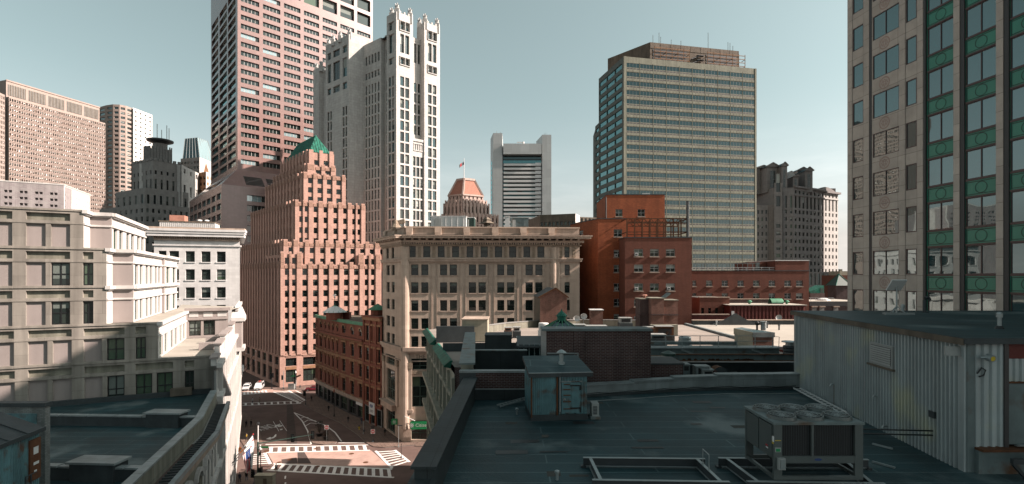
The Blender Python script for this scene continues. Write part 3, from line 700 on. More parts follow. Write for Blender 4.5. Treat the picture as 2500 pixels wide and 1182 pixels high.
# ================================================================ buff brick stepped tower with green roof
def brick_tower():
    u = vpdir(3700); w_ = vpdir(100)
    c0 = P(683, 162)
    t = T('stepped_tower', 'stepped pink brick office tower with crenellated piers and a green hipped copper roof', 'tower', (c0.x, c0.y, 0))
    t.occl = [(770, 935, 768), (925, 1430, 553), (0, 590, 550)]
    wl = t.mb('wall'); pm = t.mb('pier'); cv = t.mb('carving')
    def tier(xc, d, xl, xr, z0, z1, colsR, rowsR, nl, crown=True, rowsL=None, fr=.5, hp=.65):
        c = P(xc, d); r = go(c, u, xr); l = go(c, w_, xl)
        FR, FL = Face(c, r), Face(l, c)
        cs = FR.cols(colsR) if isinstance(colsR, list) else FR.even(colsR, fr)
        t.facade(FR, z0, z1, cs, rowsR, buff, 'sash', rev=.35, mrev=buff)
        cl = FL.even(nl, .42, 1.0, FL.L-1.0)
        t.facade(FL, z0, z1, cl, rowsL or rowsR, buff, 'sash', rev=.35)
        for Fx, cc in ((FR, cs), (FL, cl)):
            ed = [0]+[x for ab in cc for x in ab]+[Fx.L]
            for i in range(0, len(ed), 2):
                a, b = ed[i], ed[i+1]; wd = b-a
                if wd < .5: continue
                m_ = min(wd*.72, 2.6)
                Fx.box(pm, (a+b)/2-m_/2, (a+b)/2+m_/2, z0, z1+hp, .003, .38, buff)
                if crown: Fx.box(cv, (a+b)/2-m_/2+.05, (a+b)/2+m_/2-.05, z1+hp-2.2, z1+hp-.35, .37, .46, buffcarve)
            # spandrel carving under the parapet
            if crown:
                for a, b in cc: Fx.box(cv, a, b, z1-1.3, z1-.3, .003, .12, buffcarve)
        k = (r-c)+(l-c); back = c+k
        for p, q in ((r, back), (back, l)): wl.poly([(p.x, p.y, z0), (q.x, q.y, z0), (q.x, q.y, z1), (p.x, p.y, z1)], buff)
        t.mb('roof').poly([(p.x, p.y, z1-.5) for p in (c, r, back, l)], roofg)
        return FR, FL, c, r, l, back
    def rz(x, d, ys, h, FR=None):  # rows from image rows at depth d
        return [(Z(y+h, d), Z(y, d)) for y in ys][::-1]
    main_cols = [(580+a/5.372, 580+b/5.372) for a, b in ((620, 672), (715, 765), (850, 915), (990, 1055), (1125, 1190), (1260, 1325), (1395, 1457), (1527, 1588), (1668, 1713), (1750, 1797))]
    ys = [656+26.9*k for k in range(8)]
    # street floors: tall shop openings
    FR0 = Face(c0, go(c0, u, 931)); FL0 = Face(go(c0, w_, 588), c0)
    zb = Z(868, 162)
    bigc = FR0.cols([(697.5, 724), (740, 771), (782, 812), (823, 853), (865, 895), (905, 922)])
    t.facade(FR0, 0, zb, bigc, [(Z(936, 162), Z(905, 162)), (Z(896, 162), Z(876, 162))], buff, 'shop', rev=.5)
    for a, b in bigc: FR0.box(cv, a, b, Z(904, 162), Z(897, 162), -.2, .08, browntrim); FR0.box(cv, a, b, Z(873, 162), Z(864, 162), .003, .14, buffcarve)
    bigl = FL0.even(7, .6)
    t.facade(FL0, 0, zb, bigl, [(1.0, 5.6), (6.8, 9.4)], buff, 'shop', rev=.5)
    for a, b in bigl: FL0.box(cv, a, b, 5.7, 6.7, -.2, .08, buffcarve)
    for z_ in (zb,): FR0.box(pm, 0, FR0.L, zb-.3, zb+.1, .002, .2, buff); FL0.box(pm, 0, FL0.L, zb-.3, zb+.1, .002, .2, buff)
    # main body, up to the lower parapet
    zlow = Z(645, 162)
    tier(683, 162, 588, 931, zb, zlow, main_cols, rz(683, 162, ys, 15.4), 14, hp=.9)
    # corner pavilions rise one storey higher
    for xa, xb, cols_ in ((683, 739, [(695.5, 705), (713, 722.5)]), (872, 931, [(890.5, 899), (906, 914.5)])):
        Fp = Face(FR0.p2(FR0.at(xa)), FR0.p2(FR0.at(xb)))
        zt = Z(620, 162)
        cs = Fp.cols(cols_)
        t.facade(Fp, zlow, zt, cs, [(Z(644, 162), Z(629, 162))], buff, 'sash', rev=.35)
        ed = [0]+[x for ab in cs for x in ab]+[Fp.L]
        for i in range(0, len(ed), 2):
            m_ = (ed[i+1]-ed[i])*.7; q = (ed[i]+ed[i+1])/2
            Fp.box(pm, q-m_/2, q+m_/2, zlow, zt+.8, .003, .38, buff); Fp.box(cv, q-m_/2+.05, q+m_/2-.05, zt-2.6, zt+.4, .37, .46, buffcarve)
        bk = [Fp.p2(0), Fp.p2(Fp.L), Fp.p2(Fp.L, -4.2), Fp.p2(0, -4.2)]
        for i in (1, 2, 3): p, q = bk[i], bk[(i+1) % 4]; wl.poly([(p.x, p.y, zlow-.6), (q.x, q.y, zlow-.6), (q.x, q.y, zt), (p.x, p.y, zt)], buff)
        wl.poly([(p.x, p.y, zt-.3) for p in bk], roofg)
    FLp = Face(FL0.p2(FL0.L*.66), FL0.B); t.facade(FLp, zlow, Z(622, 162), FLp.even(5, .42), [(Z(644, 162), Z(629, 162))], buff, 'sash', rev=.35)
    wl.poly([FLp.pt(0, zlow-.5, 0), FLp.pt(0, zlow-.5, -4), FLp.pt(0, Z(622, 162), -4), FLp.pt(0, Z(622, 162), 0)], buff)
    wl.poly([FLp.pt(0, Z(622, 162)-.3, 0), FLp.pt(FLp.L, Z(622, 162)-.3, 0), FLp.pt(FLp.L, Z(622, 162)-.3, -4), FLp.pt(0, Z(622, 162)-.3, -4)], roofg)
    t1c = [(580+a/5.372, 580+b/5.372) for a, b in ((668, 720), (810, 872), (947, 1008), (1083, 1143), (1216, 1276), (1348, 1408), (1480, 1538), (1608, 1665), (1733, 1790), (1870, 1900))]
    tier(690, 166, 590, 938, Z(660, 166), Z(590, 166), t1c, rz(0, 166, (603.5, 630), 13), 15, hp=.8)
    t2c = [(730.5, 738.6), (744, 752), (765.7, 775.4), (790, 799), (814, 824), (837.7, 847), (860, 867.5), (873, 880)]
    tier(718.6, 171, 614, 892, Z(600, 171), Z(492, 171), t2c, rz(0, 171, (501, 527.5, 554, 580), 14), 15)
    t3c = [(752, 763), (775, 787), (798, 810), (821, 833)]
    tier(739, 176, 649, 844, Z(500, 176), Z(424, 176), t3c, rz(0, 176, (433, 456, 479), 13), 11)
    tier(747, 179, 668, 820, Z(430, 179), Z(404, 179), [(771, 783), (794, 806)], rz(0, 179, (411,), 11), 9, hp=.8)
    FR, FL, c, r, l, b = tier(752, 181, 686, 815.6, Z(410, 181), Z(371, 181), [(767, 778), (790, 802)], rz(0, 181, (389,), 12), 8, crown=False, hp=.9)
    # hipped roof
    rf = t.mb('copper_roof'); i_ = .8; ze = Z(371, 181)+.3; zr = Z(329, 186)
    c2 = c+(u*i_)+(w_*i_); r2 = r-u*i_+w_*i_; l2 = l+u*i_-w_*i_; b2 = b-u*i_-w_*i_
    m1 = (c2+r2)/2; m2 = (l2+b2)/2; h1 = m1.lerp(m2, .16); h2 = m1.lerp(m2, .84)
    for poly in (((c2, ze), (r2, ze), (h1, zr)), ((l2, ze), (c2, ze), (h1, zr), (h2, zr)), ((b2, ze), (l2, ze), (h2, zr)), ((r2, ze), (b2, ze), (h2, zr), (h1, zr))):
        rf.poly([(p.x, p.y, z) for p, z in poly], copper)
    rib = t.mb('roof_rib')
    for k in range(1, 16):
        s = k/16; a = c2.lerp(l2, s); m_ = h1.lerp(h2, min(1, max(0, (s-.16)/.68)))
        zz = zr if .16 <= s <= .84 else ze+(zr-ze)*(s/.16 if s < .16 else (1-s)/.16)
        q = m_ if .16 <= s <= .84 else (c2.lerp(h1, s/.16) if s < .16 else l2.lerp(h2, (1-s)/.16))
        rib.bar((a.x, a.y, ze+.05), (q.x, q.y, zz+.05), .16, .16, copper)
    for k in range(1, 8):
        s = k/8; a = c2.lerp(r2, s); f = s*2 if s < .5 else (1-s)*2; q = (c2 if s < .5 else r2).lerp(h1, f)
        rib.bar((a.x, a.y, ze+.05), (q.x, q.y, ze+(zr-ze)*f+.05), .16, .16, copper)
    t.done()
brick_tower()

# ================================================================ left background buildings
def ribbed_block():
    A = P(22, 430); B = P(257, 430*441/376.)
    t = T('ribbed_office_block', 'wide pale ribbed concrete office block with white blinds and a louvred top storey', 'office block', (A.x, A.y, 0))
    t.occl = [(0, 600, 510)]
    F_ = Face(A, B); ztop = Z(236, 430); pit = 4.15
    rw = [(ztop-1.2-2.4-k*pit, ztop-1.2-k*pit) for k in range(33)][::-1]
    t.facade(F_, 0, ztop, F_.even(46, .66), rw, l1c, 'l1', rev=.8)
    rb = t.mb('ledge')
    for c, d in rw: F_.box(rb, 0, F_.L, c-.75, c-.35, .003, .5, l1c)
    n = -F_.n*40
    back = [A+n, B+n]; wl = t.mb('wall'); wl.poly([(A.x, A.y, 0), (A.x, A.y, ztop), (back[0].x, back[0].y, ztop), (back[0].x, back[0].y, 0)][::-1], l1c)
    wl.poly([(B.x, B.y, 0), (back[1].x, back[1].y, 0), (back[1].x, back[1].y, ztop), (B.x, B.y, ztop)], l1c)
    wl.poly([(p.x, p.y, ztop) for p in (A, B, back[1], back[0])], roofg)
    # louvred penthouse
    A2 = P(15, 437); B2 = P(243, 437*481/414.); FP = Face(A2, B2); z2 = Z(195, 437)
    wl.prism([A2-FP.n*.03, B2-FP.n*.03, B2-FP.n*30, A2-FP.n*30], ztop-1, z2, l1c, roofg)
    lv = t.mb('louvre')
    for a, b in FP.even(5, .86):
        FP.box(lv, a, b, ztop+4.2, z2-3.2, .003, .25, greystone)
        k = a+.5
        while k < b-.4: FP.box(lv, k, k+.45, ztop+4.4, z2-3.4, .2, .6, oliverust); k += 1.15
        FP.box(lv, a, b, ztop+.6, ztop+2.6, .003, .1, grandark)
    FP.box(wl, -.2, FP.L+.2, z2-.8, z2+.4, -.1, .5, l1c)
    # lower wing at the left edge
    A3 = P(-140, 372); B3 = P(12, 428); F3 = Face(A3, B3); z3 = Z(232, 428)
    t.facade(F3, 0, z3, F3.even(26, .66), rw[:-2] if rw[-1][1] > z3 else [r for r in rw if r[1] < z3-.5], l1c, 'l1', rev=.8)
    wl.prism([A3-F3.n*1.5, B3-F3.n*1.5, B3-F3.n*30, A3-F3.n*30], 0, z3-.2, l1c, roofg)
    t.done()
ribbed_block()

def round_tower():
    t = T('round_tower', 'pale round fronted tower with small windows behind the ribbed office block', 'tower', (P(290, 575).x, 575, 0))
    t.occl = [(0, 257, 300), (0, 600, 505)]
    ztop = Z(254, 545); pit = 4.9
    rw = [(ztop-2.4-k*pit-2.5, ztop-2.4-k*pit) for k in range(40) if ztop-2.4-k*pit-2.5 > 5][::-1]
    pts = []
    # bowed wall: image columns with depths
    for x, d in ((200, 585), (222, 568), (240, 556), (259, 549), (276, 546), (292, 547), (308, 551), (324, 559)): pts.append(P(x, d))
    for a, b in zip(pts, pts[1:]):
        F_ = Face(a, b); t.facade(F_, 0, ztop, F_.even(1, .66), rw, l1c, 'pair', rev=.6)
    A = P(325.5, 557); B = P(372, 582); F_ = Face(A, B); z2 = Z(263, 557)
    t.facade(F_, 0, z2, F_.even(4, .36), [(c+.4, d-.6) for c, d in rw if d < z2-2], white, 'plainfar', rev=.5)
    wl = t.mb('wall'); C = P(372, 640)
    wl.poly([(p.x, p.y, ztop) for p in pts]+[(P(324, 620).x, 620, ztop), (P(200, 620).x, 620, ztop)], roofg)
    wl.prism([A-F_.n*1.2, B-F_.n*1.2, P(371, 640), P(320, 640)], 0, z2-.05, white, roofg)
    t.done()
round_tower()

def grey_setback():
    t = T('civic_building', 'grey limestone setback building with a saucer topped roof pylon', 'public building', (P(380, 330).x, 335, 0))
    t.occl = [(0, 600, 545), (0, 360, 512)]
    wl = t.mb('wall'); D0 = 330
    def blk(xl, xc, xr, yl, d, z0, ytop, nl, nr, rws, fl=.5):
        c = P(xc, d); r = go(c, vpdir(2140), xr); l = go(c, vpdir(-900), xl); z1 = Z(ytop, d)
        FR, FL = Face(c, r), Face(l, c)
        rr = [(Z(b, d), Z(a, d)) for a, b in rws][::-1]
        t.facade(FR, z0, z1, FR.even(nr, fl), rr, greystone, 'sashfar', rev=.6); t.facade(FL, z0, z1, FL.even(nl, fl), rr, greystone, 'sashfar', rev=.6)
        back = r+l-c
        for p, q in ((r, back), (back, l)): wl.poly([(p.x, p.y, z0), (q.x, q.y, z0), (q.x, q.y, z1), (p.x, p.y, z1)], greystone)
        wl.poly([(p.x, p.y, z1-.6) for p in (c, r, back, l)], roofg)
        return FR, FL, z1
    blk(243, 353, 462, 0, D0-7, 0, 496, 9, 8, [(508, 518), (528, 540), (552, 566), (580, 594), (610, 625)], .4)
    blk(282, 354, 460, 0, D0-4, Z(500, D0-4), 458, 5, 7, [(474, 498)], .36)
    FR, FL, z1 = blk(323, 373, 444, 0, D0, Z(462, D0), 391, 5, 5, [(415, 424), (436, 460)], .34)
    for Fx in (FR, FL):
        n = 6
        for a, b in Fx.even(n, .55): Fx.box(wl, a, b, z1-.02, z1+1.6, -1.2, .35, greystone)
    # east wing, with sunlight put into its paler colour
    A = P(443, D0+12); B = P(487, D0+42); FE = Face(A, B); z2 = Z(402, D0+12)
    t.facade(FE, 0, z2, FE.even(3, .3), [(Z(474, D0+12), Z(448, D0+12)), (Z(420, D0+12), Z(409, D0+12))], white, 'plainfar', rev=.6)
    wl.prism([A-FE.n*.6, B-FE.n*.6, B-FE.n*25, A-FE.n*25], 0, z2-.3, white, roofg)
    # pylon with saucer
    py = t.mb('pylon'); d = D0+14; c = P(391, d); hx = 31*d/F
    zt = Z(360, d); zb = z1-1
    poly = [c+V2(-hx*.93, -4), c+V2(-hx*.2, -hx*.75), c+V2(hx*.95, -1), c+V2(hx*.2, hx*.9), c+V2(-hx*.7, hx*.5)]
    py.prism(poly, zb, zt-2, greystone, roofg)
    for i in range(5):
        p, q = poly[i], poly[(i+1) % 5]; F_ = Face(p, q)
        for a, b in F_.even(7, .5): F_.box(py, a, b, zb, zt-.5, .02, .6, greystone)
    py.lathe(c, [(4.2, zt-2), (4.2, Z(352, d))], greystone, 12)
    sc = t.mb('saucer'); z5 = Z(350, d)
    sc.lathe(c, [(2.5, z5-1), (7.6, z5+.9), (7.8, z5+1.9), (3, z5+2.6), (1.5, z5+2.9)], steeld, 20)
    ms = t.mb('mast')
    for dx, h in ((-2, 9), (1, 5), (4.5, 8), (6, 6)): ms.tube([(c.x+dx, c.y, z5+2), (c.x+dx, c.y, z5+4+h)], .25, galv, 5)
    t.done()
grey_setback()

def glass_cap():
    d = 480
    t = T('glass_capped_tower', 'white tower with a tapered dark glass cap left of the pink granite tower', 'tower', (P(480, d).x, d, 0))
    t.occl = [(0, 600, 545), (0, 445, 395)]
    wl = t.mb('wall'); A = P(441, d+6); C = P(487, d); B = P(530, d+30)
    zc = Z(384, d); FL, FR = Face(A, C), Face(C, B)
    rw = [(zc-3.2-k*4.9-2.4, zc-3.2-k*4.9) for k in range(30) if zc-3.2-k*4.9 > 8][::-1]
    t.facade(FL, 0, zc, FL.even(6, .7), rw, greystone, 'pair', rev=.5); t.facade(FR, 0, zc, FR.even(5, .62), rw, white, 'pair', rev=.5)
    wl.prism([A+V2(.6, .9), C+V2(0, .9), B+V2(-.6, .6), P(500, d+60)], 0, zc-.1, white, roofg)
    # tapered cap
    cp = t.mb('glass_cap'); a0 = P(446, d+8); c0 = P(487, d+3); b0 = P(527, d+28); e0 = P(480, d+52)
    a1 = P(452, d+22); c1 = P(481.5, d+18); b1 = P(506, d+30); e1 = P(478, d+42); z0, z1 = zc-.2, Z(336, d+18)
    cp.poly([(a0.x, a0.y, z0), (c0.x, c0.y, z0), (c1.x, c1.y, z1), (a1.x, a1.y, z1)], teal)
    cp.poly([(c0.x, c0.y, z0), (b0.x, b0.y, z0), (b1.x, b1.y, z1), (c1.x, c1.y, z1)], paneb)
    cp.poly([(b0.x, b0.y, z0), (e0.x, e0.y, z0), (e1.x, e1.y, z1), (b1.x, b1.y, z1)], teal)
    cp.poly([(e0.x, e0.y, z0), (a0.x, a0.y, z0), (a1.x, a1.y, z1), (e1.x, e1.y, z1)], teal)
    cp.poly([(p.x, p.y, z1) for p in (a1, c1, b1, e1)], teal)
    rb = t.mb('mullion')
    for (p0, p1, q0, q1, n) in ((a0, a1, c0, c1, 5), (c0, c1, b0, b1, 5)):
        for k in range(n+1):
            s = k/n; p = p0.lerp(q0, s); q = p1.lerp(q1, s); rb.bar((p.x, p.y, z0), (q.x, q.y, z1+.1), .5, .5, frg)
        for k in range(1, 5):
            s = k/5; p = p0.lerp(p1, s); q = q0.lerp(q1, s); zz = z0+(z1-z0)*s; rb.bar((p.x, p.y, zz), (q.x, q.y, zz), .25, .25, frg)
    t.done()
    # little brown gabled building in front of it
    d = 372
    t = T('gabled_block', 'small brown block with a steep pointed dormer beside the white east wing', 'building', (P(500, d).x, d, 0))
    t.occl = [(0, 600, 545)]
    A, C, B = P(486, d), P(503, d-4), P(520, d+4); z1 = Z(422, d); FL, FR = Face(A, C), Face(C, B)
    rr = [(z1-3-k*4.4-2.2, z1-3-k*4.4) for k in range(16)][::-1]
    t.facade(FL, 0, z1, FL.even(2, .5), rr, browntrim, 'plainfar', rev=.4); t.facade(FR, 0, z1, FR.even(2, .5), rr, white, 'plainfar', rev=.4)
    wl = t.mb('wall'); wl.prism([A+V2(.2, .5), C+V2(0, .6), B+V2(-.2, .5), P(504, d+20)], 0, z1-.1, browntrim, roofg)
    dm = t.mb('dormer'); p0 = [P(497, d-2), P(510, d-1), P(510, d+8), P(498, d+8)]; q = P(503, d+3)
    dm.frus(p0, z1-.2, [q.lerp(p, .1) for p in p0], Z(397, d), browntrim)
    t.done()
glass_cap()

def perforated_block():
    A = P(-40, 142); C = P(156, 150); B = P(220, 168.5); zt = Z(452.6, 150)
    t = T('perforated_block', 'low pale brick block pierced by small vent holes behind the stepped corner building', 'building', (C.x, C.y, 0))
    t.occl = [(0, 600, 515)]
    FL, FR = Face(A, C), Face(C, B)
    ho = [(zt-3-k*1.75, zt-2.3-k*1.75) for k in range(5)][::-1]
    cl = [c for i in range(9) for c in ((FL.L-2.2-i*3.3-.95, FL.L-2.2-i*3.3-.2), (FL.L-2.2-i*3.3, FL.L-2.2-i*3.3+.75))]
    m1 = stone('pale_mauve_brick', (.47, .43, .42), .14, .6, .2, brick=(.9, .3), mortar=(.56, .53, .5), msize=.03, col2=(.40, .34, .35))
    t.facade(FL, 0, zt, sorted(c for c in cl if c[0] > .3), ho, m1, None, rev=.5)
    t.facade(FR, 0, zt, FR.even(12, .18), [(c+.15, d-.15) for c, d in ho], white, None, rev=.4)
    wl = t.mb('wall'); wl.prism([A+V2(0, .9), C+V2(-.2, .9), B+V2(-.7, .3), B+V2(-30, 30), A+V2(-10, 40)], 0, zt-.4, m1, roofg)
    FL.box(t.mb('coping'), 0, FL.L, zt, zt+.35, -.6, .1, white); FR.box(t.mb('coping'), 0, FR.L, zt, zt+.35, -.6, .1, white)
    t.done()
perforated_block()
# ================================================================ distant centre: hip roofed tower and slotted bank tower
def hip_tower():
    d = 300; t = T('hip_roofed_tower', 'distant pink stone tower with a steep clay tiled hip roof and a flagpole', 'tower', (P(1140, d).x, d, 0))
    t.occl = [(925, 1430, 555)]
    wl = t.mb('wall'); u = vpdir(3400); w_ = vpdir(-700)
    st = stone('pink_sandstone', (.86, .66, .58), .12, .4, .15)
    def blk(xl, xc, xr, y1, z0, d, nl, nr, rws, fl=.45, pier=0):
        c = P(xc, d); r = go(c, u, xr); l = go(c, w_, xl); z1 = Z(y1, d); FR, FL = Face(c, r), Face(l, c)
        rr = [(Z(b, d), Z(a, d)) for a, b in rws][::-1]
        t.facade(FR, z0, z1, FR.even(nr, fl), rr, st, 'plainfar', rev=.7); t.facade(FL, z0, z1, FL.even(nl, fl), rr, st, 'plainfar', rev=.7)
        back = r+l-c; wl.prism([c+V2(0, .8), r+V2(-.5, .9), back, l+V2(.7, .5)], z0, z1-.1, st, roofg)
        if pier:
            for Fx, n in ((FR, nr), (FL, nl)):
                for i in range(n+1):
                    q = Fx.L*i/n; Fx.box(wl, max(0, q-.7), min(Fx.L, q+.7), z0, z1+pier, .003, .8, st)
        return c, r, l, back, z1, FR, FL
    z = 0
    a = blk(1072, 1131, 1216, 522, 0, d, 6, 9, [(528, 540), (548, 560), (570, 580)], pier=.8)
    a = blk(1084, 1130, 1194, 497, a[4]-1, d+4, 5, 7, [(503, 519)], .5, pier=1.0)
    a = blk(1088, 1130, 1188, 488, a[4]-1, d+5, 5, 7, [(490.5, 496)], .4, pier=.6)
    c, r, l, back, z1, FR, FL = blk(1094, 1130, 1180, 475, a[4]-1, d+7, 4, 5, [(478, 484)], .35)
    z2 = Z(440, d+14); m = (c+r+l+back)/4; p0 = [c, r, back, l]
    k = .50; p1 = [m.lerp(p, k) for p in p0]
    rf = t.mb('hip_roof'); rf.frus(p0, z1, p1, z2, clay, cap=True)
    hp = t.mb('hip_rib')
    for p, q in zip(p0, p1): hp.bar((p.x, p.y, z1), (q.x, q.y, z2), 1.0, 1.0, st)
    for i in range(4):
        p, q = p1[i], p1[(i+1) % 4]; hp.bar((p.x, p.y, z2), (q.x, q.y, z2), 1.2, 1.2, st)
        p, q = p0[i], p0[(i+1) % 4]; hp.bar((p.x, p.y, z1), (q.x, q.y, z1), 1.0, .9, st)
    fp = t.mb('flagpole'); fp.tube([(c.x, c.y+8, z2-2), (c.x, c.y+8, Z(386, d+14))], .28, whitep, 6, r1=.15)
    fg = t.mb('flag'); zf = Z(393, d+14)
    for i in range(4):
        x0, x1 = c.x-i*.75, c.x-(i+1)*.75; y0, y1 = c.y+8+.4*math.sin(i*1.6), c.y+8+.4*math.sin((i+1)*1.6)
        fg.poly([(x0, y0, zf-i*.55), (x1, y1, zf-(i+1)*.55), (x1, y1, zf-(i+1)*.55-1.9), (x0, y0, zf-i*.55-1.9)], (bluep if i == 0 else signr) if i % 2 == 0 else whitep)
    t.done()
hip_tower()

def bank_tower():
    d = 520; t = T('slotted_bank_tower', 'distant silver clad tower with two tall side piers and white banded floors between them', 'tower', (P(1270, d).x, d, 0))
    t.occl = [(925, 1430, 553)]
    silver = stone('silver_cladding', (.74, .78, .77), .06, .1, .06, brick=(9, 8.5, 0), mortar=(.58, .62, .61), msize=.12, rough=.5, spec=.5, bump=0)
    wl = t.mb('pier'); s = d/F
    def zz(y): return Z(y, d)
    def X(x): return P(x, d).x
    # left pier with chamfered dark side, right pier
    wl.prism([V2(X(1204), d), V2(X(1226.5), d), V2(X(1226.5), d+30), V2(X(1196.5)*1.02, d+22)], 0, zz(325), silver, roofg)
    rp = t.mb('pier', new=True)
    rp.prism([V2(X(1324), d), V2(X(1346), d), V2(X(1346), d+26), V2(X(1312), d+26)], 0, zz(329), silver, roofg)
    ld_ = t.mb('slot'); 
    for k in range(11):
        y = 388+k*12.2; a, b = V2(X(1204), d), V2(X(1196.5)*1.02, d+22); F_ = Face(b, a); F_.quad(ld_, F_.L*.25, F_.L*.6, zz(y+9), zz(y), .15, tealb)
    top = t.mb('crown_panel'); yb, yt = 378, 351.5
    FT = Face(V2(X(1229), d-1.5), V2(X(1322), d-1.5)); FT.box(top, 0, FT.L, zz(377), zz(351.5), -14, 0, silver)
    wl.box(X(1226.5), X(1324), d+8, d+26, 0, zz(352), silver)
    FM = Face(V2(X(1226.6), d+5), V2(X(1323.9), d+5))
    ys = [380+11.0, 400.5]
    gl = [(zz(386.5), zz(378)), (zz(396.5), zz(388.5))]+[(zz(408.5+k*10.03), zz(404+k*10.03)) for k in range(-0, 24)]
    t.facade(FM, 0, zz(377.5), [(.6, FM.L-.6)], sorted(gl), steeld, 'fedband', rev=.4)
    bd = t.mb('floor_band')
    for k in range(25):
        y = 399+k*10.03
        if zz(y+4.8) < 3: break
        b_ = bd if k == 0 else t.mb('floor_band', new=True)
        FM.box(b_, 1.2, FM.L-7.0, zz(y+5.2), zz(y), .2, 4.2, whitep); FM.box(b_, FM.L-6.99, FM.L-.9, zz(y+5.2), zz(y-2.2), .2, 4.2, whitep)
    dish = t.mb('roof_crane'); dish.tube([(X(1278), d+4, zz(352)), (X(1278), d+4, zz(344))], 1.2, whitep, 8); dish.bar((X(1280), d+4, zz(345.5)), (X(1262), d+4, zz(345)), 1.0, .8, whitep)
    an = t.mb('antenna')
    for x, y0, y1 in ((1212, 325, 316), (1222, 325, 318), (1330, 329, 322), (1334, 329, 320)): an.tube([(X(x), d+6, zz(y0)), (X(x), d+6, zz(y1))], .25, galv, 5)
    t.done()
bank_tower()

def low_backdrop():
    # dull brown block with a small white corner, right of the bank tower
    d = 170; t = T('low_brown_block', 'low brown panelled office block just behind the cornice of the tan stone building', 'building', (P(1390, d).x, d, 0))
    t.occl = [(925, 1430, 553)]
    A, B, B2 = P(1318, d), P(1405, d-4), P(1500, d+6); z1 = Z(525, d); F1 = Face(A, B)
    t.facade(F1, 0, z1, F1.even(9, .6), [(Z(552, d), Z(543, d)), (Z(572, d), Z(562, d))][::-1], oliverust, 'plainfar', rev=.4)
    wl = t.mb('wall'); wl.poly([(A.x, A.y, 0), (A.x-6, A.y+30, 0), (A.x-6, A.y+30, z1), (A.x, A.y, z1)][::-1], oliverust)
    C = B+V2(2.2, 6); F2 = Face(B, C); F2.quad(wl, 0, F2.L, 0, z1, 0, white)
    F3 = Face(C, B2); t.facade(F3, 0, z1-.4, F3.even(9, .55), [(Z(540, d), Z(531, d))], oliverust, 'plainfar', rev=.4)
    wl.poly([(p.x, p.y, z1-.5) for p in (A, B, C, B2, V2(B2.x, d+40), V2(A.x-6, d+40))], roofg)
    t.done()
low_backdrop()

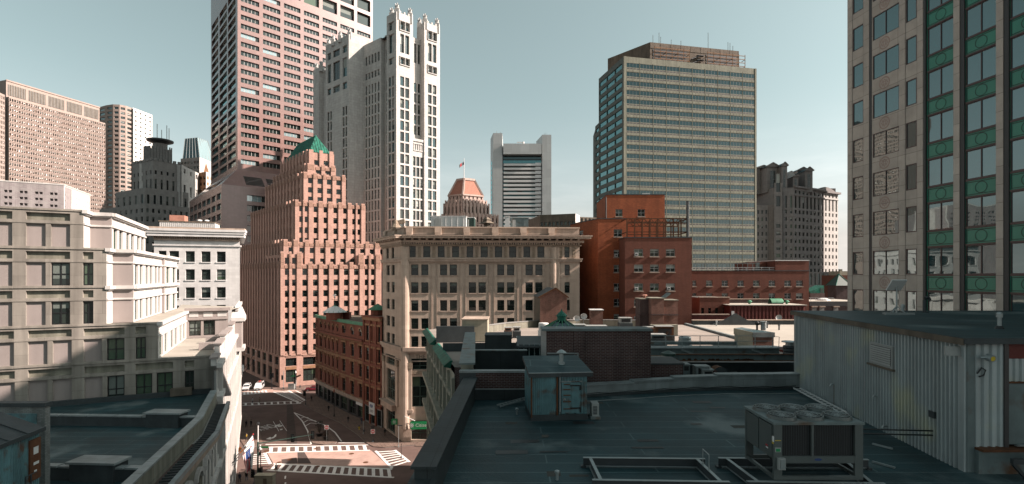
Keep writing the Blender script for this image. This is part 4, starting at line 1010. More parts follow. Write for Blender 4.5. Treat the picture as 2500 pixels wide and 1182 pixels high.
# ================================================================ olive banded slab tower
def slab_tower():
    s = 260/214.; d = 260; A = P(1522.5, d); B = P(1846.6, d*538.5/508.); C = P(1461.7, d*538.5/483.5)
    t = T('slab_tower', 'wide olive concrete and glass slab tower with a railed brown roof penthouse', 'tower', (A.x, A.y, 0))
    t.occl = [(1460, 1690, 580), (1460, 1625, 478), (1690, 1975, 660)]
    FF, FL = Face(A, B), Face(C, A); ztop = FF.z(1522.5, 137.5)
    # floors: read from the image along the left edge
    z_sp = FF.z(1527, 153)            # underside of the top fascia
    pit = (FF.z(1527, 153)-FF.z(1527, 352.8))/9.0
    hg = FF.z(1527, 153)-FF.z(1527, 163.5)
    n = 30; rw = []
    for k in range(n):
        z1 = z_sp-k*pit
        if z1-hg < 4: break
        rw.append((z1-hg, z1))
    rw = rw[::-1]
    bays = 10; bw = (FF.L-2.4)/bays
    cols = [(1.45+i*bw+.16, 1.45+(i+1)*bw-.16) for i in range(bays)]
    t.facade(FF, 0, ztop, cols, rw, olive, 'tealbay', rev=.14, mrev=olive)
    sl = t.mb('slot'); sp = t.mb('spandrel')
    for c, d_ in rw:
        for a, b in cols:
            for i in range(4):
                w4 = (b-a)/4; FF.quad(sl, a+i*w4+.18, a+(i+1)*w4-.18, c-.30-.62, c-.30, .012, grandark)
                FF.box(sp, a+i*w4+.06, a+(i+1)*w4-.06, c-pit+hg+.25, c-1.05, .004, .07, olive)
    ml = t.mb('mullion')
    for i in range(bays+1): FF.box(ml, 1.45+i*bw-.07, 1.45+i*bw+.07, 6, ztop-2.6, .003, .1, olive)
    FF.box(ml, .02, 1.3, 0, ztop, .003, .2, olive); FF.box(ml, FF.L-.95, FF.L, 0, ztop, .003, .2, olive)
    # west flank in teal bands
    cl = [(FL.L*a, FL.L*b) for a, b in ((.03, .335), (.345, .66), (.67, .94))]
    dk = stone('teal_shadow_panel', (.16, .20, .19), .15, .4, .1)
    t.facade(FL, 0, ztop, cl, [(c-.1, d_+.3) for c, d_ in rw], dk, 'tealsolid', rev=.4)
    D = C+B-A; wl = t.mb('wall')
    for p, q in ((B, D), (D, C)): wl.poly([(p.x, p.y, 0), (q.x, q.y, 0), (q.x, q.y, ztop), (p.x, p.y, ztop)], olive)
    t.mb('roof').poly([(p.x, p.y, ztop-.3) for p in (A, B, D, C)], roofg)
    # second lower slab behind on the left
    E0 = P(1453, 300); E1 = P(1463, 292); F2 = Face(E0, E1); z2 = Z(304, 296); n2 = t.mb('rear_or_shade_block')
    t.facade(F2, 0, z2, [(F2.L*.12, F2.L*.94)], [(c, d_) for c, d_ in rw if d_ < z2-2], dk, 'tealsolid', rev=.4, part='rear_or_shade_block')
    n2.prism([E0-F2.n*.6, E1-F2.n*.6+V2(3, 0), V2(E1.x+4, E1.y+20), V2(E0.x+2, E0.y+20)], 0, z2-.2, dk, roofg)
    # penthouse and its railings
    u, n_ = FF.u, FF.n; dp = 272
    a = P(1587, dp); b = go(a, u, 1804); FP = Face(a, b); zp1 = Z(103, dp)
    ph = t.mb('penthouse'); back = -n_*24
    ph.prism([a, b, b+back, a+back+u*(-14)], ztop-.5, zp1, oliverust, roofg)
    for i in range(9): FP.box(ph, FP.L*i/9+.1, FP.L*(i+1)/9-.12, zp1-3.2, zp1-.3, .003, .14, oliverust)
    vt = t.mb('vent')
    for x0, x1 in ((.03, .4), (.62, .97)):
        for k in range(3): FP.quad(vt, FP.L*x0, FP.L*x1, ztop+3.6+k*2.0, ztop+5.2+k*2.0, .16, blackm)
    rl = t.mb('platform_rail')
    for x0, x1 in ((.02, .4), (.6, 1.03)):
        for k in (0, 1, 2, 3): rl.bar(FP.pt(FP.L*x0, ztop+3.0+1.9*k, 3), FP.pt(FP.L*x1, ztop+3.0+1.9*k, 3), .26, .26, browntrim)
        nn = 6
        for i in range(nn+1):
            q = FP.L*(x0+(x1-x0)*i/nn); rl.bar(FP.pt(q, ztop-.3, 3), FP.pt(q, ztop+9.4, 3), .26, .26, browntrim)
            if i % 2 == 0:
                for k in (0, 2): rl.bar(FP.pt(q, ztop+3.0+1.9*k, 3), FP.pt(q, ztop+3.0+1.9*k, .1), .22, .22, browntrim)
    st = t.mb('roof_stair')
    for k in range(3): st.bar(FP.pt(FP.L*.44, ztop+.4+2.4*k, 1.2), FP.pt(FP.L*.54, ztop+2.6+2.4*k, 1.2), .9, .3, steeld); FP.box(st, FP.L*.5, FP.L*.58, ztop+2.5+2.4*k, ztop+2.7+2.4*k, .2, 2.0, steeld)
    an = t.mb('antenna')
    for x, y0, y1 in ((1598, 106, 86), (1613, 104, 80), (1617, 104, 90), (1643, 110, 97), (1667, 112, 100), (1734, 116, 80), (1783, 122, 103), (1788, 122, 105), (1795, 124, 112)):
        q = go(a, u, x); an.tube([(q.x, q.y+3, zp1-1), (q.x, q.y+3, Z(y1, q.y+3))], .16, galv, 5)
    t.done()
slab_tower()

# ================================================================ grey granite gabled tower at right
def gabled_tower():
    d = 330; t = T('gabled_granite_tower', 'grey granite tower with gabled pavilions on its roof and a sunlit eastern side', 'tower', (P(1945, d).x, d, 0))
    t.occl = [(1690, 1975, 640), (2000, 2500, 690)]
    gs = stone('grey_granite', (.40, .37, .36), .12, .3, .1, brick=(2.4, 2.0, 0), mortar=(.30, .28, .27), msize=.05)
    c = P(1938, d); u = vpdir(3600); w_ = vpdir(1500) ; wl = t.mb('wall')
    r = go(c, u, 2012); FF = Face(c, r); zt = Z(458, d)
    pit = 4.75
    rr = [(Z(512, d)-k*pit-2.4, Z(512, d)-k*pit) for k in range(30) if Z(512, d)-k*pit-2.4 > 4][::-1]
    cs = FF.even(8, .48)
    t.facade(FF, 0, zt, cs, rr+[(Z(507, d), Z(478, d)), (Z(472, d), Z(464, d))], gs, 'plainfar', rev=.5)
    # projecting east part, its sunlight put in as paler stone
    a2 = r-FF.n*-.5; r2 = go(r, u, 2046); F2 = Face(r, r2)
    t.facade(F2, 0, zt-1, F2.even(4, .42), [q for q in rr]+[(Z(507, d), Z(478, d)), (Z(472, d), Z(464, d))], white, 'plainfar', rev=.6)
    # western parts step forward and back
    l1 = go(c, V2(-1, .12).normalized(), 1912); FA = Face(l1, c); t.facade(FA, 0, zt, FA.even(2, .4), rr+[(Z(507, d), Z(478, d))], gs, 'plainfar', rev=.5)
    l2 = l1+V2(-2, -3); l3 = go(l2, V2(-1, .1).normalized(), 1890); FB = Face(l3, l2); t.facade(FB, 0, Z(448, d), FB.even(1, .5), [q for q in rr if q[1] < Z(540, d)]+[(Z(505, d), Z(480, d)), (Z(470, d), Z(425, d))], gs, 'plainfar', rev=.5)
    l4 = l3+V2(-2, 3.5); l5 = go(l4, V2(-1, .1).normalized(), 1846); FC = Face(l5, l4); t.facade(FC, 0, Z(500, d), FC.even(3, .42), [q for q in rr if q[1] < Z(500, d)], gs, 'plainfar', rev=.5)
    back = d+48
    wl.prism([c+V2(.2, .8), r+V2(-.2, .9), r2+V2(-.8, .9), V2(r2.x-2, back), V2(l5.x, back), l5+V2(0, .8), l4+V2(-.2, .8), l3+V2(.2, .8), l2+V2(-.2, .9), l1+V2(.1, .9)], 0, Z(500, d), gs, roofg)
    wl.prism([c+V2(.2, .8), r+V2(-.2, .9), r2+V2(-.8, .9), V2(r2.x-2, back), V2(l3.x, back), l3+V2(.3, .8), l2+V2(-.2, .9), l1+V2(.1, .9)], Z(501, d), zt-.1, gs, roofg)
    cn = t.mb('cornice'); FF.box(cn, -.3, FF.L+.1, zt-.02, zt+1.1, -.5, 1.3, gs); F2.box(cn, 0, F2.L+1.3, zt-.9, zt+.4, -.5, 1.4, gs)
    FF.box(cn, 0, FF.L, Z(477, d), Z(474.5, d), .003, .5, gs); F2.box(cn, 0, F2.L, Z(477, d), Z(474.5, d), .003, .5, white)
    # gabled pavilions
    def pavil(xa, xb, y_e, y_a, dd, depth, m, name='pavilion'):
        a, b = P(xa, dd), P(xb, dd); ze, za = Z(y_e, dd), Z(y_a, dd); p = t.mb(name, new=True); zb = zt-2
        p.prism([a, b, V2(b.x, dd+depth), V2(a.x, dd+depth)], zb if y_e < 470 else 0, ze, m, roofg); mx = (a.x+b.x)/2; o = (b.x-a.x)*.10
        for y0 in (dd-.8, dd+depth+.3): p.poly([(a.x-o, y0, ze), (b.x+o, y0, ze), (mx, y0, za)] if y0 < dd else [(b.x+o, y0, ze), (a.x-o, y0, ze), (mx, y0, za)], m)
        for x0, x1 in ((a.x-o, mx), (mx, b.x+o)):
            z0, z1 = (ze, za) if x0 < mx-1e-6 and x0 < x1 and x1 == mx else (za, ze)
            p.poly([(x0, dd-.8, z0), (x1, dd-.8, z1), (x1, dd+depth+.3, z1), (x0, dd+depth+.3, z0)], roofd)
            p.bar((x0, dd-.9, z0+.2), (x1, dd-.9, z1+.2), .5, .7, m)
        Fp = Face(a, b); t.win(Fp, Fp.L/2, (zb+ze)/2, Fp.L*.42, (ze-zb)*.72, 'pairn', .06, var=1)
    sty('pairn', 3, 4, .25, frg, bl=0, deep=False)
    pavil(1848, 1878, 411, 405, d+14, 20, gs); pavil(1872, 1900, 408, 398.5, d+6, 26, gs); pavil(1908, 1922, 406, 397, d+1, 30, gs)
    pavil(1936, 1949, 432, 429, d+5, 14, gs); pavil(1948, 1972, 417, 409.5, d+16, 22, gs); pavil(1966, 1984, 418, 409, d+6, 24, gs)
    bv = t.mb('barrel_vault'); pts = []
    a, b = P(1922, d+12), P(1944, d+12)
    for k in range(9):
        f = k/8; pts.append((a.x+(b.x-a.x)*f, Z(428, d)+math.sin(f*3.1416)*Z(406, d)*0+math.sin(f*math.pi)*5.5))
    for (x0, z0), (x1, z1) in zip(pts, pts[1:]): bv.poly([(x0, d+12, z0), (x1, d+12, z1), (x1, d+34, z1), (x0, d+34, z0)], white); bv.poly([(x0, d+12, zt-1), (x1, d+12, zt-1), (x1, d+12, z1), (x0, d+12, z0)], white)
    # low curved roof at the east end and a chimney block
    cr = t.mb('curved_roof'); a, b = go(c, u, 1990), go(c, u, 2040)
    for k in range(8):
        f0, f1 = k/8, (k+1)/8; p, q = a.lerp(b, f0), a.lerp(b, f1); z0, z1 = zt+math.sin(f0*3.1416)*3.0, zt+math.sin(f1*3.1416)*3.0
        cr.poly([(p.x, p.y-1, z0), (q.x, q.y-1, z1), (q.x, q.y+30, z1), (p.x, p.y+30, z0)], roofg); cr.poly([(p.x, p.y-1, zt-.5), (q.x, q.y-1, zt-.5), (q.x, q.y-1, z1), (p.x, p.y-1, z0)], gs)
    q = go(c, u, 2036); cr.box(q.x-1.6, q.x+1.8, q.y+1, q.y+4, zt-1, zt+3.2, gs)
    # base pavilion
    ba = P(1975, d-6); bb = P(2034, d-6); Fb = Face(ba, bb); t.facade(Fb, 0, Z(664, d), Fb.even(6, .5), [(Z(695, d), Z(668, d))], gs, 'pair', rev=.5)
    wl.prism([ba+V2(.1, .8), bb+V2(-.1, .8), V2(bb.x, d+2), V2(ba.x, d+2)], 0, Z(664, d)-.1, gs, roofg)
    t.done()
gabled_tower()
# ================================================================ stepped corner building at left (stone coloured dimmer on the front than on the sunlit street side) 
UL, WL = vpdir(3850), vpdir(660)
P0L = P(250, 55.0)
def fl(x): return go(P0L, UL, x)
ZL = [42.0, 38.0, 33.93, 29.85, 25.8, 21.6]
STREET = [V2(-17.0, 14.0), V2(-22.5, 30.0), V2(-27.2, 45.0), V2(-32.2, 55.8), V2(-46.5, 86.0), V2(-58.3, 109.6)]
def stepped_building():
    t = T('stepped_corner_building', 'pale stepped stone building with blank panels on its front and bright terraces towards the street', 'building', (fl(250).x, fl(250).y, 0))
    wl = t.mb('wall'); lg = t.mb('ledge'); pn = t.mb('panel')
    REC = .30
    def front_floor(F_, zt, zb, specs, m, um=None):
        """specs: list of (x0,x1,[kinds]) in image columns; kinds per sub-bay: b blank, w window"""
        sp0, sp1, w0, w1 = zt-1.13, zt-.36, zb+.16, zt-1.52
        dc = [tuple(sorted((F_.at(a), F_.at(b)))) for a, b, _ in specs]
        dc = [(max(a, .0), b) for a, b in dc]
        mid = (sp0+w1)/2
        wallgrid(wl, F_, mid, zt, dc, [(sp0, sp1)], m, REC)
        sc = []; kinds = []
        for (a, b), (_, _, ks) in zip(dc, specs):
            n = len(ks); g_ = .42
            for i, k in enumerate(ks):
                c = a+(b-a+g_)*i/n; sc.append((c, c+(b-a+g_)/n-g_)); kinds.append(k)
        wallgrid(wl, F_, zb, mid, sc, [(w0, w1)], m, REC)
        for (a, b) in dc: F_.quad(pn, a, b, sp0, sp1, -REC, conc2)
        for (a, b), k in zip(sc, kinds):
            if k == 'w': t.win(F_, (a+b)/2, (w0+w1)/2, b-a, w1-w0, 'office', -REC+.06)
            else: F_.quad(pn, a, b, w0, w1, -REC+.08, concpanel)
        F_.box(lg, 0, F_.L, zt-.10, zt+.10, -.1, .09, m); F_.box(lg, 0, F_.L, w1+.06, w1+.22, -.02, .04, m)
    def side_floor(F_, zt, zb, n, m=conc, split=2):
        sp0, sp1, w0, w1 = zt-1.13, zt-.36, zb+.16, zt-1.55; mid = (sp0+w1)/2
        dc = F_.even(n, .88); wallgrid(wl, F_, mid, zt, dc, [(sp0, sp1)], m, .06); 
        for a, b in dc: F_.quad(pn, a, b, sp0, sp1, -.05, conc)
        sc = []
        for a, b in dc:
            d = (b-a)
            sc += [(a+d*.08, a+d*.40), (a+d*.56, a+d*.88)] if split == 2 else [(a+d*.2, a+d*.8)]
        wallgrid(wl, F_, zb, mid, sc, [(w0, w1)], m, .32)
        for a, b in sc: t.win(F_, (a+b)/2, (w0+w1)/2, b-a, w1-w0, 'slim', -.26)
        F_.box(lg, -.1, F_.L+.1, zt-.28, zt+.10, -.1, .36, conc); F_.box(lg, 0, F_.L, zt-.42, zt-.28, -.05, .2, conc); F_.box(lg, 0, F_.L, w1+.04, w1+.24, -.02, .16, conc)
    def blank(F_, zt, zb, m):
        F_.quad(wl, 0, F_.L, zb, zt, 0, m)
        F_.box(lg, -.15, F_.L+.15, zt-.28, zt+.10, -.1, .36, conc); F_.box(lg, 0, F_.L, zt-.42, zt-.28, -.05, .2, conc); F_.box(lg, 0, F_.L, zt-1.48, zt-1.28, -.02, .14, conc)
    xl = -160
    A0 = fl(xl)
    # level A
    def level(zt, zb, xe, xr, xp, xs, specs, nside, roofz=True, notch=None):
        F_ = Face(A0, fl(xe)); front_floor(F_, zt, zb, specs, fconc)
        q1 = go(fl(xe), WL, xr); q2 = go(q1, UL, xp); q3 = go(q2, WL, xs)
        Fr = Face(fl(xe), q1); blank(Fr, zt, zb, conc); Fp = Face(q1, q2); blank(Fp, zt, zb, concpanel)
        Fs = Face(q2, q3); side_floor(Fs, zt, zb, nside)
        end = q3
        if notch:
            q4 = go(q3, UL, notch[0]); q5 = go(q4, WL, notch[1]); blank(Face(q3, q4), zt, zb, concpanel); side_floor(Face(q4, q5), zt, zb, 2, split=1); end = q5
        return q1, q2, q3, end
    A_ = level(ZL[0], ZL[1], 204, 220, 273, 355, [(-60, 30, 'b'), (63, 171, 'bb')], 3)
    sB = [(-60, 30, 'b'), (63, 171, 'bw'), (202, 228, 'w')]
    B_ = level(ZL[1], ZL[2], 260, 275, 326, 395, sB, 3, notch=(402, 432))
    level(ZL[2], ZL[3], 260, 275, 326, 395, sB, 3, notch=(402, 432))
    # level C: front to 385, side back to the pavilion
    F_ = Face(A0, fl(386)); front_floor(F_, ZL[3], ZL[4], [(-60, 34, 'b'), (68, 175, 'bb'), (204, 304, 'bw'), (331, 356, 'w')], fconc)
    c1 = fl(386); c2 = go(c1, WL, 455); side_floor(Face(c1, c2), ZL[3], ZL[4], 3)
    c3 = go(c2, UL, 557); FP = Face(c2, c3); zp = ZL[3]+.3
    t.facade(FP, ZL[4], zp, [(FP.L*.06, FP.L*.34), (FP.L*.40, FP.L*.68)], [(ZL[4]+.35, zp-1.75)], concpanel, 'office', rev=.3)
    FP.box(lg, -.2, FP.L+.3, zp-.3, zp+.15, -.1, .4, concpanel); FP.box(lg, 0, FP.L, zp-1.62, zp-1.4, -.02, .18, concpanel)
    for k in (.06, .40, .74): FP.box(lg, FP.L*k, FP.L*(k+.22), zp-1.2, zp-.5, .003, .05, conc)
    # level D: low terrace front out to the street
    F_ = Face(A0, STREET[3]-WL*0+UL*0); dE = STREET[3]
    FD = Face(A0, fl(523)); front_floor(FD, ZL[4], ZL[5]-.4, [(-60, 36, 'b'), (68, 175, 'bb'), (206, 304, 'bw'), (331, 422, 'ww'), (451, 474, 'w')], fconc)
    # roofs / terraces
    tr = t.mb('terrace'); 
    def deck(pts, z, m): tr.poly([(p.x, p.y, z) for p in pts], m)
    q1, q2, q3, e = A_
    ba = fl(xl)+WL*40
    deck([A0, fl(204), q1, q2, q3, q3-UL*30], ZL[0]-.25, roofg)
    wl.poly([(q3.x, q3.y, ZL[1]-1), ((q3-UL*30).x, (q3-UL*30).y, ZL[1]-1), ((q3-UL*30).x, (q3-UL*30).y, ZL[0]), (q3.x, q3.y, ZL[0])], conc)
    q1, q2, q3, e = B_
    deck([fl(190), fl(260), q1, q2, q3, go(q3, UL, 402), e, e-UL*14], ZL[1]-.08, roofp)
    wl.poly([(e.x, e.y, ZL[3]-1), ((e-UL*22).x, (e-UL*22).y, ZL[3]-1), ((e-UL*22).x, (e-UL*22).y, ZL[1]), (e.x, e.y, ZL[1])], conc)
    deck([fl(250), fl(386), c2, c3, STREET[4]+V2(-.3, 3), V2(-62, 96), e], ZL[3]-.06, roofw)
    deck([fl(380), fl(523), dE, V2(-39.4, 71), STREET[4], c3, c2], ZL[4]-.04, roofw)
    # pale parapet along the street, in pieces with gaps
    pp = t.mb('parapet')
    s0, s1 = fl(523), STREET[4]; FS = Face(dE, s1); L = FS.L
    for a, b, h in ((.0, .10, .25), (.12, .30, 1.25), (.34, .52, 1.6), (.56, .74, 1.3), (.78, .98, 1.7)):
        FS.box(pp, L*a, L*b, ZL[4]-.5, ZL[4]+h, -.55, -.02, conc); FS.box(pp, L*a-.1, L*b+.1, ZL[4]+h+.003, ZL[4]+h+.22, -.7, .16, concpanel)
    for a in (.32, .54): FS.box(pp, L*a, L*(a+.02), ZL[4], ZL[4]+.9, -2.8, -.6, concpanel)
    # street wall
    rws = [(1.0, 5.0), (6.6, 9.4), (10.8, 13.4), (14.8, 17.4), (18.8, 21.3), (22.3, 24.6)]
    for a, b, zt, nn in ((STREET[3], STREET[4], ZL[4], 9), (STREET[4], STREET[5]-V2(-1.5, 3)*.4, ZL[3]+.2, 6)):
        Fw = Face(a, b); cs = Fw.even(nn, .46)
        t.facade(Fw, 0, zt, cs, rws, conc, 'slim', rev=.35)
        for a_, b_ in cs:
            Fw.box(lg, b_+.25, b_+.75, 5.8, zt-1.0, .003, .38, conc)
        for z in (5.5, 14.0, 21.7, zt-.5): Fw.box(lg, 0, Fw.L, z-.25, z+.25, .002, .55 if z > 20 else .42, conc)
    # projecting bay with hood at the pavilion corner
    by = t.mb('bay'); Fb = Face(STREET[4]-V2(-.47, 1)*1.0, STREET[4]+V2(-.47, 1)*3.5)
    Fb.box(by, 0, Fb.L, 23.2, 27.6, -.5, 1.0, concpanel); Fb.box(by, -.2, Fb.L+.2, 27.6, 28.2, -.5, 1.5, conc); Fb.box(by, -.1, Fb.L+.1, 22.6, 23.2, -.5, 1.4, conc)
    pt = Fb.p2(Fb.L/2, .5); by.poly([Fb.pt(-.2, 28.2, 1.5), Fb.pt(Fb.L+.2, 28.2, 1.5), Fb.pt(Fb.L/2, 29.9, 1.0)], conc)
    by.poly([Fb.pt(Fb.L/2, 29.9, 1.0), Fb.pt(Fb.L+.2, 28.2, 1.5), Fb.pt(Fb.L+.2, 28.2, -.5), Fb.pt(Fb.L/2, 29.9, -.5)], conc); by.poly([Fb.pt(-.2, 28.2, 1.5), Fb.pt(Fb.L/2, 29.9, 1.0), Fb.pt(Fb.L/2, 29.9, -.5), Fb.pt(-.2, 28.2, -.5)], conc)
    # sloping buttress at the front corner
    bu = t.mb('buttress'); f = FD; p = fl(523)
    bu.raw([(p.x, p.y, ZL[4]), (p.x+UL.x*.3, p.y+UL.y*.3, ZL[4]-.2), (p.x+UL.x*1.7, p.y+UL.y*1.7, ZL[5]-.6), (p.x-.2, p.y-.1, ZL[5]-.6),
            (p.x+WL.x*1.4, p.y+WL.y*1.4, ZL[4]), (p.x+UL.x*.3+WL.x*1.4, p.y+UL.y*.3+WL.y*1.4, ZL[4]-.2), (p.x+UL.x*1.7+WL.x*1.4, p.y+UL.y*1.7+WL.y*1.4, ZL[5]-.6), (p.x-.2+WL.x*1.4, p.y-.1+WL.y*1.4, ZL[5]-.6)],
           [(3, 2, 1, 0), (2, 6, 5, 1), (1, 5, 4, 0), (7, 3, 0, 4), (6, 7, 4, 5)], [concpanel]*5)
    t.done()
stepped_building()

# ================================================================ white marble building with heavy cornice
def white_corniced():
    u = vpdir(5100); A = P(376, 105); B = go(A, u, 585.5); F_ = Face(A, B)
    t = T('white_corniced_building', 'white marble building with a heavy bracketed cornice and square dark windows', 'building', (A.x, A.y, 0))
    zt = F_.z(480, 562)
    cols = F_.cols([(413, 437), (453, 475.5), (491.5, 514), (529, 551)])
    rw = [(F_.z(480, 639.6+44*k), F_.z(480, 613.5+44*k)) for k in range(9)][::-1]
    t.facade(F_, 0, zt, [(.8, 2.2)]+cols, rw, marble, 'quad2', rev=.35, sill=marble)
    wl = t.mb('wall'); n = F_.n
    Rr = STREET[5]+V2(-13, 26); s = B+V2(-.470, .88)*22
    FS = Face(B, s); t.facade(FS, 0, zt, FS.even(6, .4), rw, marble, 'quad2', rev=.35)
    C = A+(s-B); wl.poly([(C.x, C.y, 0), (A.x, A.y, 0), (A.x, A.y, zt), (C.x, C.y, zt)], tanplain)
    t.mb('roof').poly([(p.x, p.y, zt-.2) for p in (A, B, s, C)], roofg)
    # cornice, swelling profile, plus dentils and frieze string
    cn = t.mb('cornice')
    for Fx in (F_, FS):
        for z0, z1, o in ((F_.z(480, 601), F_.z(480, 597.5), .22), (F_.z(480, 578.5), F_.z(480, 571.5), 1.0), (F_.z(480, 571.5), F_.z(480, 566), 1.15), (F_.z(480, 566), F_.z(480, 560.5), 1.3), (F_.z(480, 560.5), F_.z(480, 556.5), 1.12)):
            Fx.box(cn, -o if Fx is F_ else 0, Fx.L+o, z0, z1-.002, -.6, o, marble if z0 < F_.z(480, 562) else tanplain)
    dn = t.mb('dentil'); k = 0
    while k < F_.L: F_.box(dn, k, k+.18, F_.z(480, 583.5), F_.z(480, 579), .003, .55, tancarve); k += .42
    F_.box(dn, 0, F_.L, F_.z(480, 588), F_.z(480, 583.6), .003, .3, tanplain)
    # ribbed rooftop box and a brick stack
    rb = t.mb('roof_house'); a, b = F_.at(378)+.4, F_.at(520); zr = F_.z(450, 541)
    F_.box(rb, a, b, zt-.3, zr, -6, -1.6, whitep); F_.box(rb, a-.2, b+.1, zr, zr+.22, -6.2, -1.4, oliverust)
    q = a
    while q < b: F_.box(rb, q, q+.16, zt-.2, zr-.05, -1.597, -1.5, marble); q += .36
    st = t.mb('chimney'); F_.box(st, F_.at(389), F_.at(428), zr+.2, F_.z(408, 517), -9, -6.3, clay); F_.box(st, F_.at(387), F_.at(430), zr, zr+.3, -9.3, -6.1, marble)
    vt = t.mb('roof_vent')
    for x in (476, 494): vt.lathe((F_.p2(F_.at(x), -3.5).x, F_.p2(F_.at(x), -3.5).y), [(.25, zr), (.25, zr+.5), (.55, zr+.55), (.5, zr+.75), (.1, zr+.85)], whitep, 8)
    # stone bracket cornice on the street corner lower down
    lb = t.mb('corner_bracket'); FS.box(lb, -.5, 3.0, F_.z(580, 907), F_.z(580, 897), -.3, .8, marble); FS.box(lb, -.3, 2.0, F_.z(580, 920), F_.z(580, 907), -.3, .5, marble)
    t.done()
sty('quad2', 1, 2, .10, frk, pm=[(pane, 2), (pane2, 3), (pane3, 3)], bl=.35)
white_corniced()

# ================================================================ low dark roofed building bottom left
def low_left():
    S = STREET
    t = T('low_roof_building', 'low building with dark flat roof and a curved gutter cornice above arched street windows', 'building', (-40, 40, 0))
    zr = 21.55; wl = t.mb('wall'); rf = t.mb('roof')
    A0 = fl(-160)
    rf.poly([(p.x, p.y, zr) for p in (S[0], S[1], S[2], S[3], fl(523), A0, V2(-75, 10), V2(-30, 10))], roofd)
    pp = t.mb('parapet'); gt = t.mb('gutter'); cp = t.mb('coping')
    pts = S[:4]
    for i in range(3):
        Fx = Face(pts[i], pts[i+1]); L = Fx.L; n = max(2, round(L/2.1))
        Fx.box(pp, 0, L, zr-.3, zr+1.0, -.5, -.02, conc2)
        for k in range(n): Fx.box(cp, L*k/n+.02, L*(k+1)/n-.02, zr+1.003, zr+1.13, -.58, .04, flash)
        Fx.box(gt, 0, L, zr-1.0, zr-.55, .0, 1.25, tanplain); Fx.box(gt, 0, L, zr-.55, zr-.2, .95, 1.3, flash)
        k = 0
        while k < L: Fx.box(gt, k, k+.22, zr-.55, zr-.42, .02, .95, flashd); k += .55
        # street wall with arched windows
        cs = Fx.even(max(1, round(L/3.4)), .46)
        rws = [(1.0, 5.0), (6.4, 9.2), (10.6, 13.4), (14.6, 18.2)]
        t.facade(Fx, 0, zr-1.0, cs, rws, conc2 if i < 2 else conc, 'slim', rev=.4, wname='window')
        ar = t.mb('window_arch')
        for a, b in cs:
            c, r = (a+b)/2, (b-a)/2
            for j in range(8):
                t0, t1 = math.pi*j/8, math.pi*(j+1)/8
                ar.raw([Fx.pt(c-math.cos(tt)*rr, 18.2+math.sin(tt)*rr*.9-.4, oo) for rr in (r, r+.38) for tt in (t0, t1) for oo in (.02, .3)], [(0, 4, 6, 2), (1, 3, 7, 5), (0, 1, 5, 4), (2, 6, 7, 3), (0, 2, 3, 1), (4, 5, 7, 6)], [conc]*6)
        for z in (5.7, 10.0, 14.0): Fx.box(wl, 0, L, z-.2, z+.2, .003, .3, conc)
    # low firewall ribs across the roof
    for d, xe, name in ((45.9, 484, 0), (33.6, 358, 1)):
        rb = t.mb('roof_rib', new=bool(name)); b = P(xe, d*.995); a = P(-120, d*1.02); Fx = Face(a, b)
        Fx.box(rb, 0, Fx.L, zr-.05, zr+.85, -.35, 0, flashd)
        n = 9
        for k in range(n): Fx.box(rb, Fx.L*k/n+.06, Fx.L*(k+1)/n-.06, zr+.85, zr+.97, -.45, .08, flash)
        c = Fx.at(400 if name == 0 else 230); Fx.box(rb, c-1.5, c+1.5, zr, zr+1.2, -1.0, .25, flashd); Fx.box(rb, c-1.7, c+1.7, zr+1.2, zr+1.34, -1.1, .35, flash)
    # base kerb below the tall wall
    FD = Face(fl(-60), fl(515)); FD.box(t.mb('roof_kerb'), 0, FD.L, zr, zr+.55, .02, .35, flashd); FD.box(t.mb('roof_kerb'), FD.at(418), FD.at(470), zr+.1, zr+.9, .02, .8, oliverust)
    t.done()
    # whitewashed brick wall end
    t2 = T('rooftop_brick_wall', 'weathered whitewashed brick parapet wall at the left edge behind the corrugated bulkhead', 'wall', (-30, 31, zr))
    a, b = P(-60, 31.5), P(110, 31.5); Fx = Face(a, b); m_ = stone('whitewashed_brick', (.42, .44, .42), .3, 1.2, .3, brick=(.26, .085), mortar=(.25, .26, .25), msize=.014, col2=(.30, .32, .31))
    Fx.box(t2.mb('wall'), 0, Fx.L, zr-.02, 27.0, -.35, 0, m_); Fx.box(t2.mb('coping'), -.1, Fx.L+.08, 27.0, 27.25, -.45, .1, flashd); Fx.box(t2.mb('sheet_panel'), .2, Fx.L-.5, 24.5, 26.6, .003, .08, corrb)
    t2.done()
    # corrugated bulkhead with rusty door
    t3 = T('corrugated_bulkhead', 'blue corrugated steel stair bulkhead with a rusty brown door at the left edge', 'bulkhead', (-28, 27, zr))
    a, b = V2(-25.8, 22.0), V2(-27.15, 29.4); Fx = Face(a, b); L = Fx.L; ze = 26.3
    wv = t3.mb('wall'); k = 0; N_ = int(L/.07)
    def corrug(mb, Fy, u0, u1, z0, z1, m, pitch=.16, dep=.04, o=0.0):
        n = max(2, int((u1-u0)/pitch)); pr = []
        for i in range(n):
            c = u0+(u1-u0)*i/n; w = (u1-u0)/n
            pr += [(c, o), (c+w*.14, o+dep), (c+w*.52, o+dep), (c+w*.66, o)]
        pr.append((u1, o))
        for (x0, o0), (x1, o1) in zip(pr, pr[1:]): mb.poly([Fy.pt(x0, z0, o0), Fy.pt(x1, z0, o1), Fy.pt(x1, z1, o1), Fy.pt(x0, z1, o0)], m)
    globals()['corrug'] = corrug
    corrug(wv, Fx, 0, L, zr-.2, ze, corrb)
    Fe = Face(b, b+V2(-3.2, .9)); Fe.quad(wv, 0, Fe.L, zr-.2, ze, 0, corrb)
    rr = t3.mb('roof'); r0, r1 = Fx.p2(-.2, .2), Fx.p2(L+.15, .2); q0, q1 = Fx.p2(-.2, -2.2), Fx.p2(L+.15, -2.2); e0, e1 = Fx.p2(-.2, -4.2), Fx.p2(L+.15, -4.2)
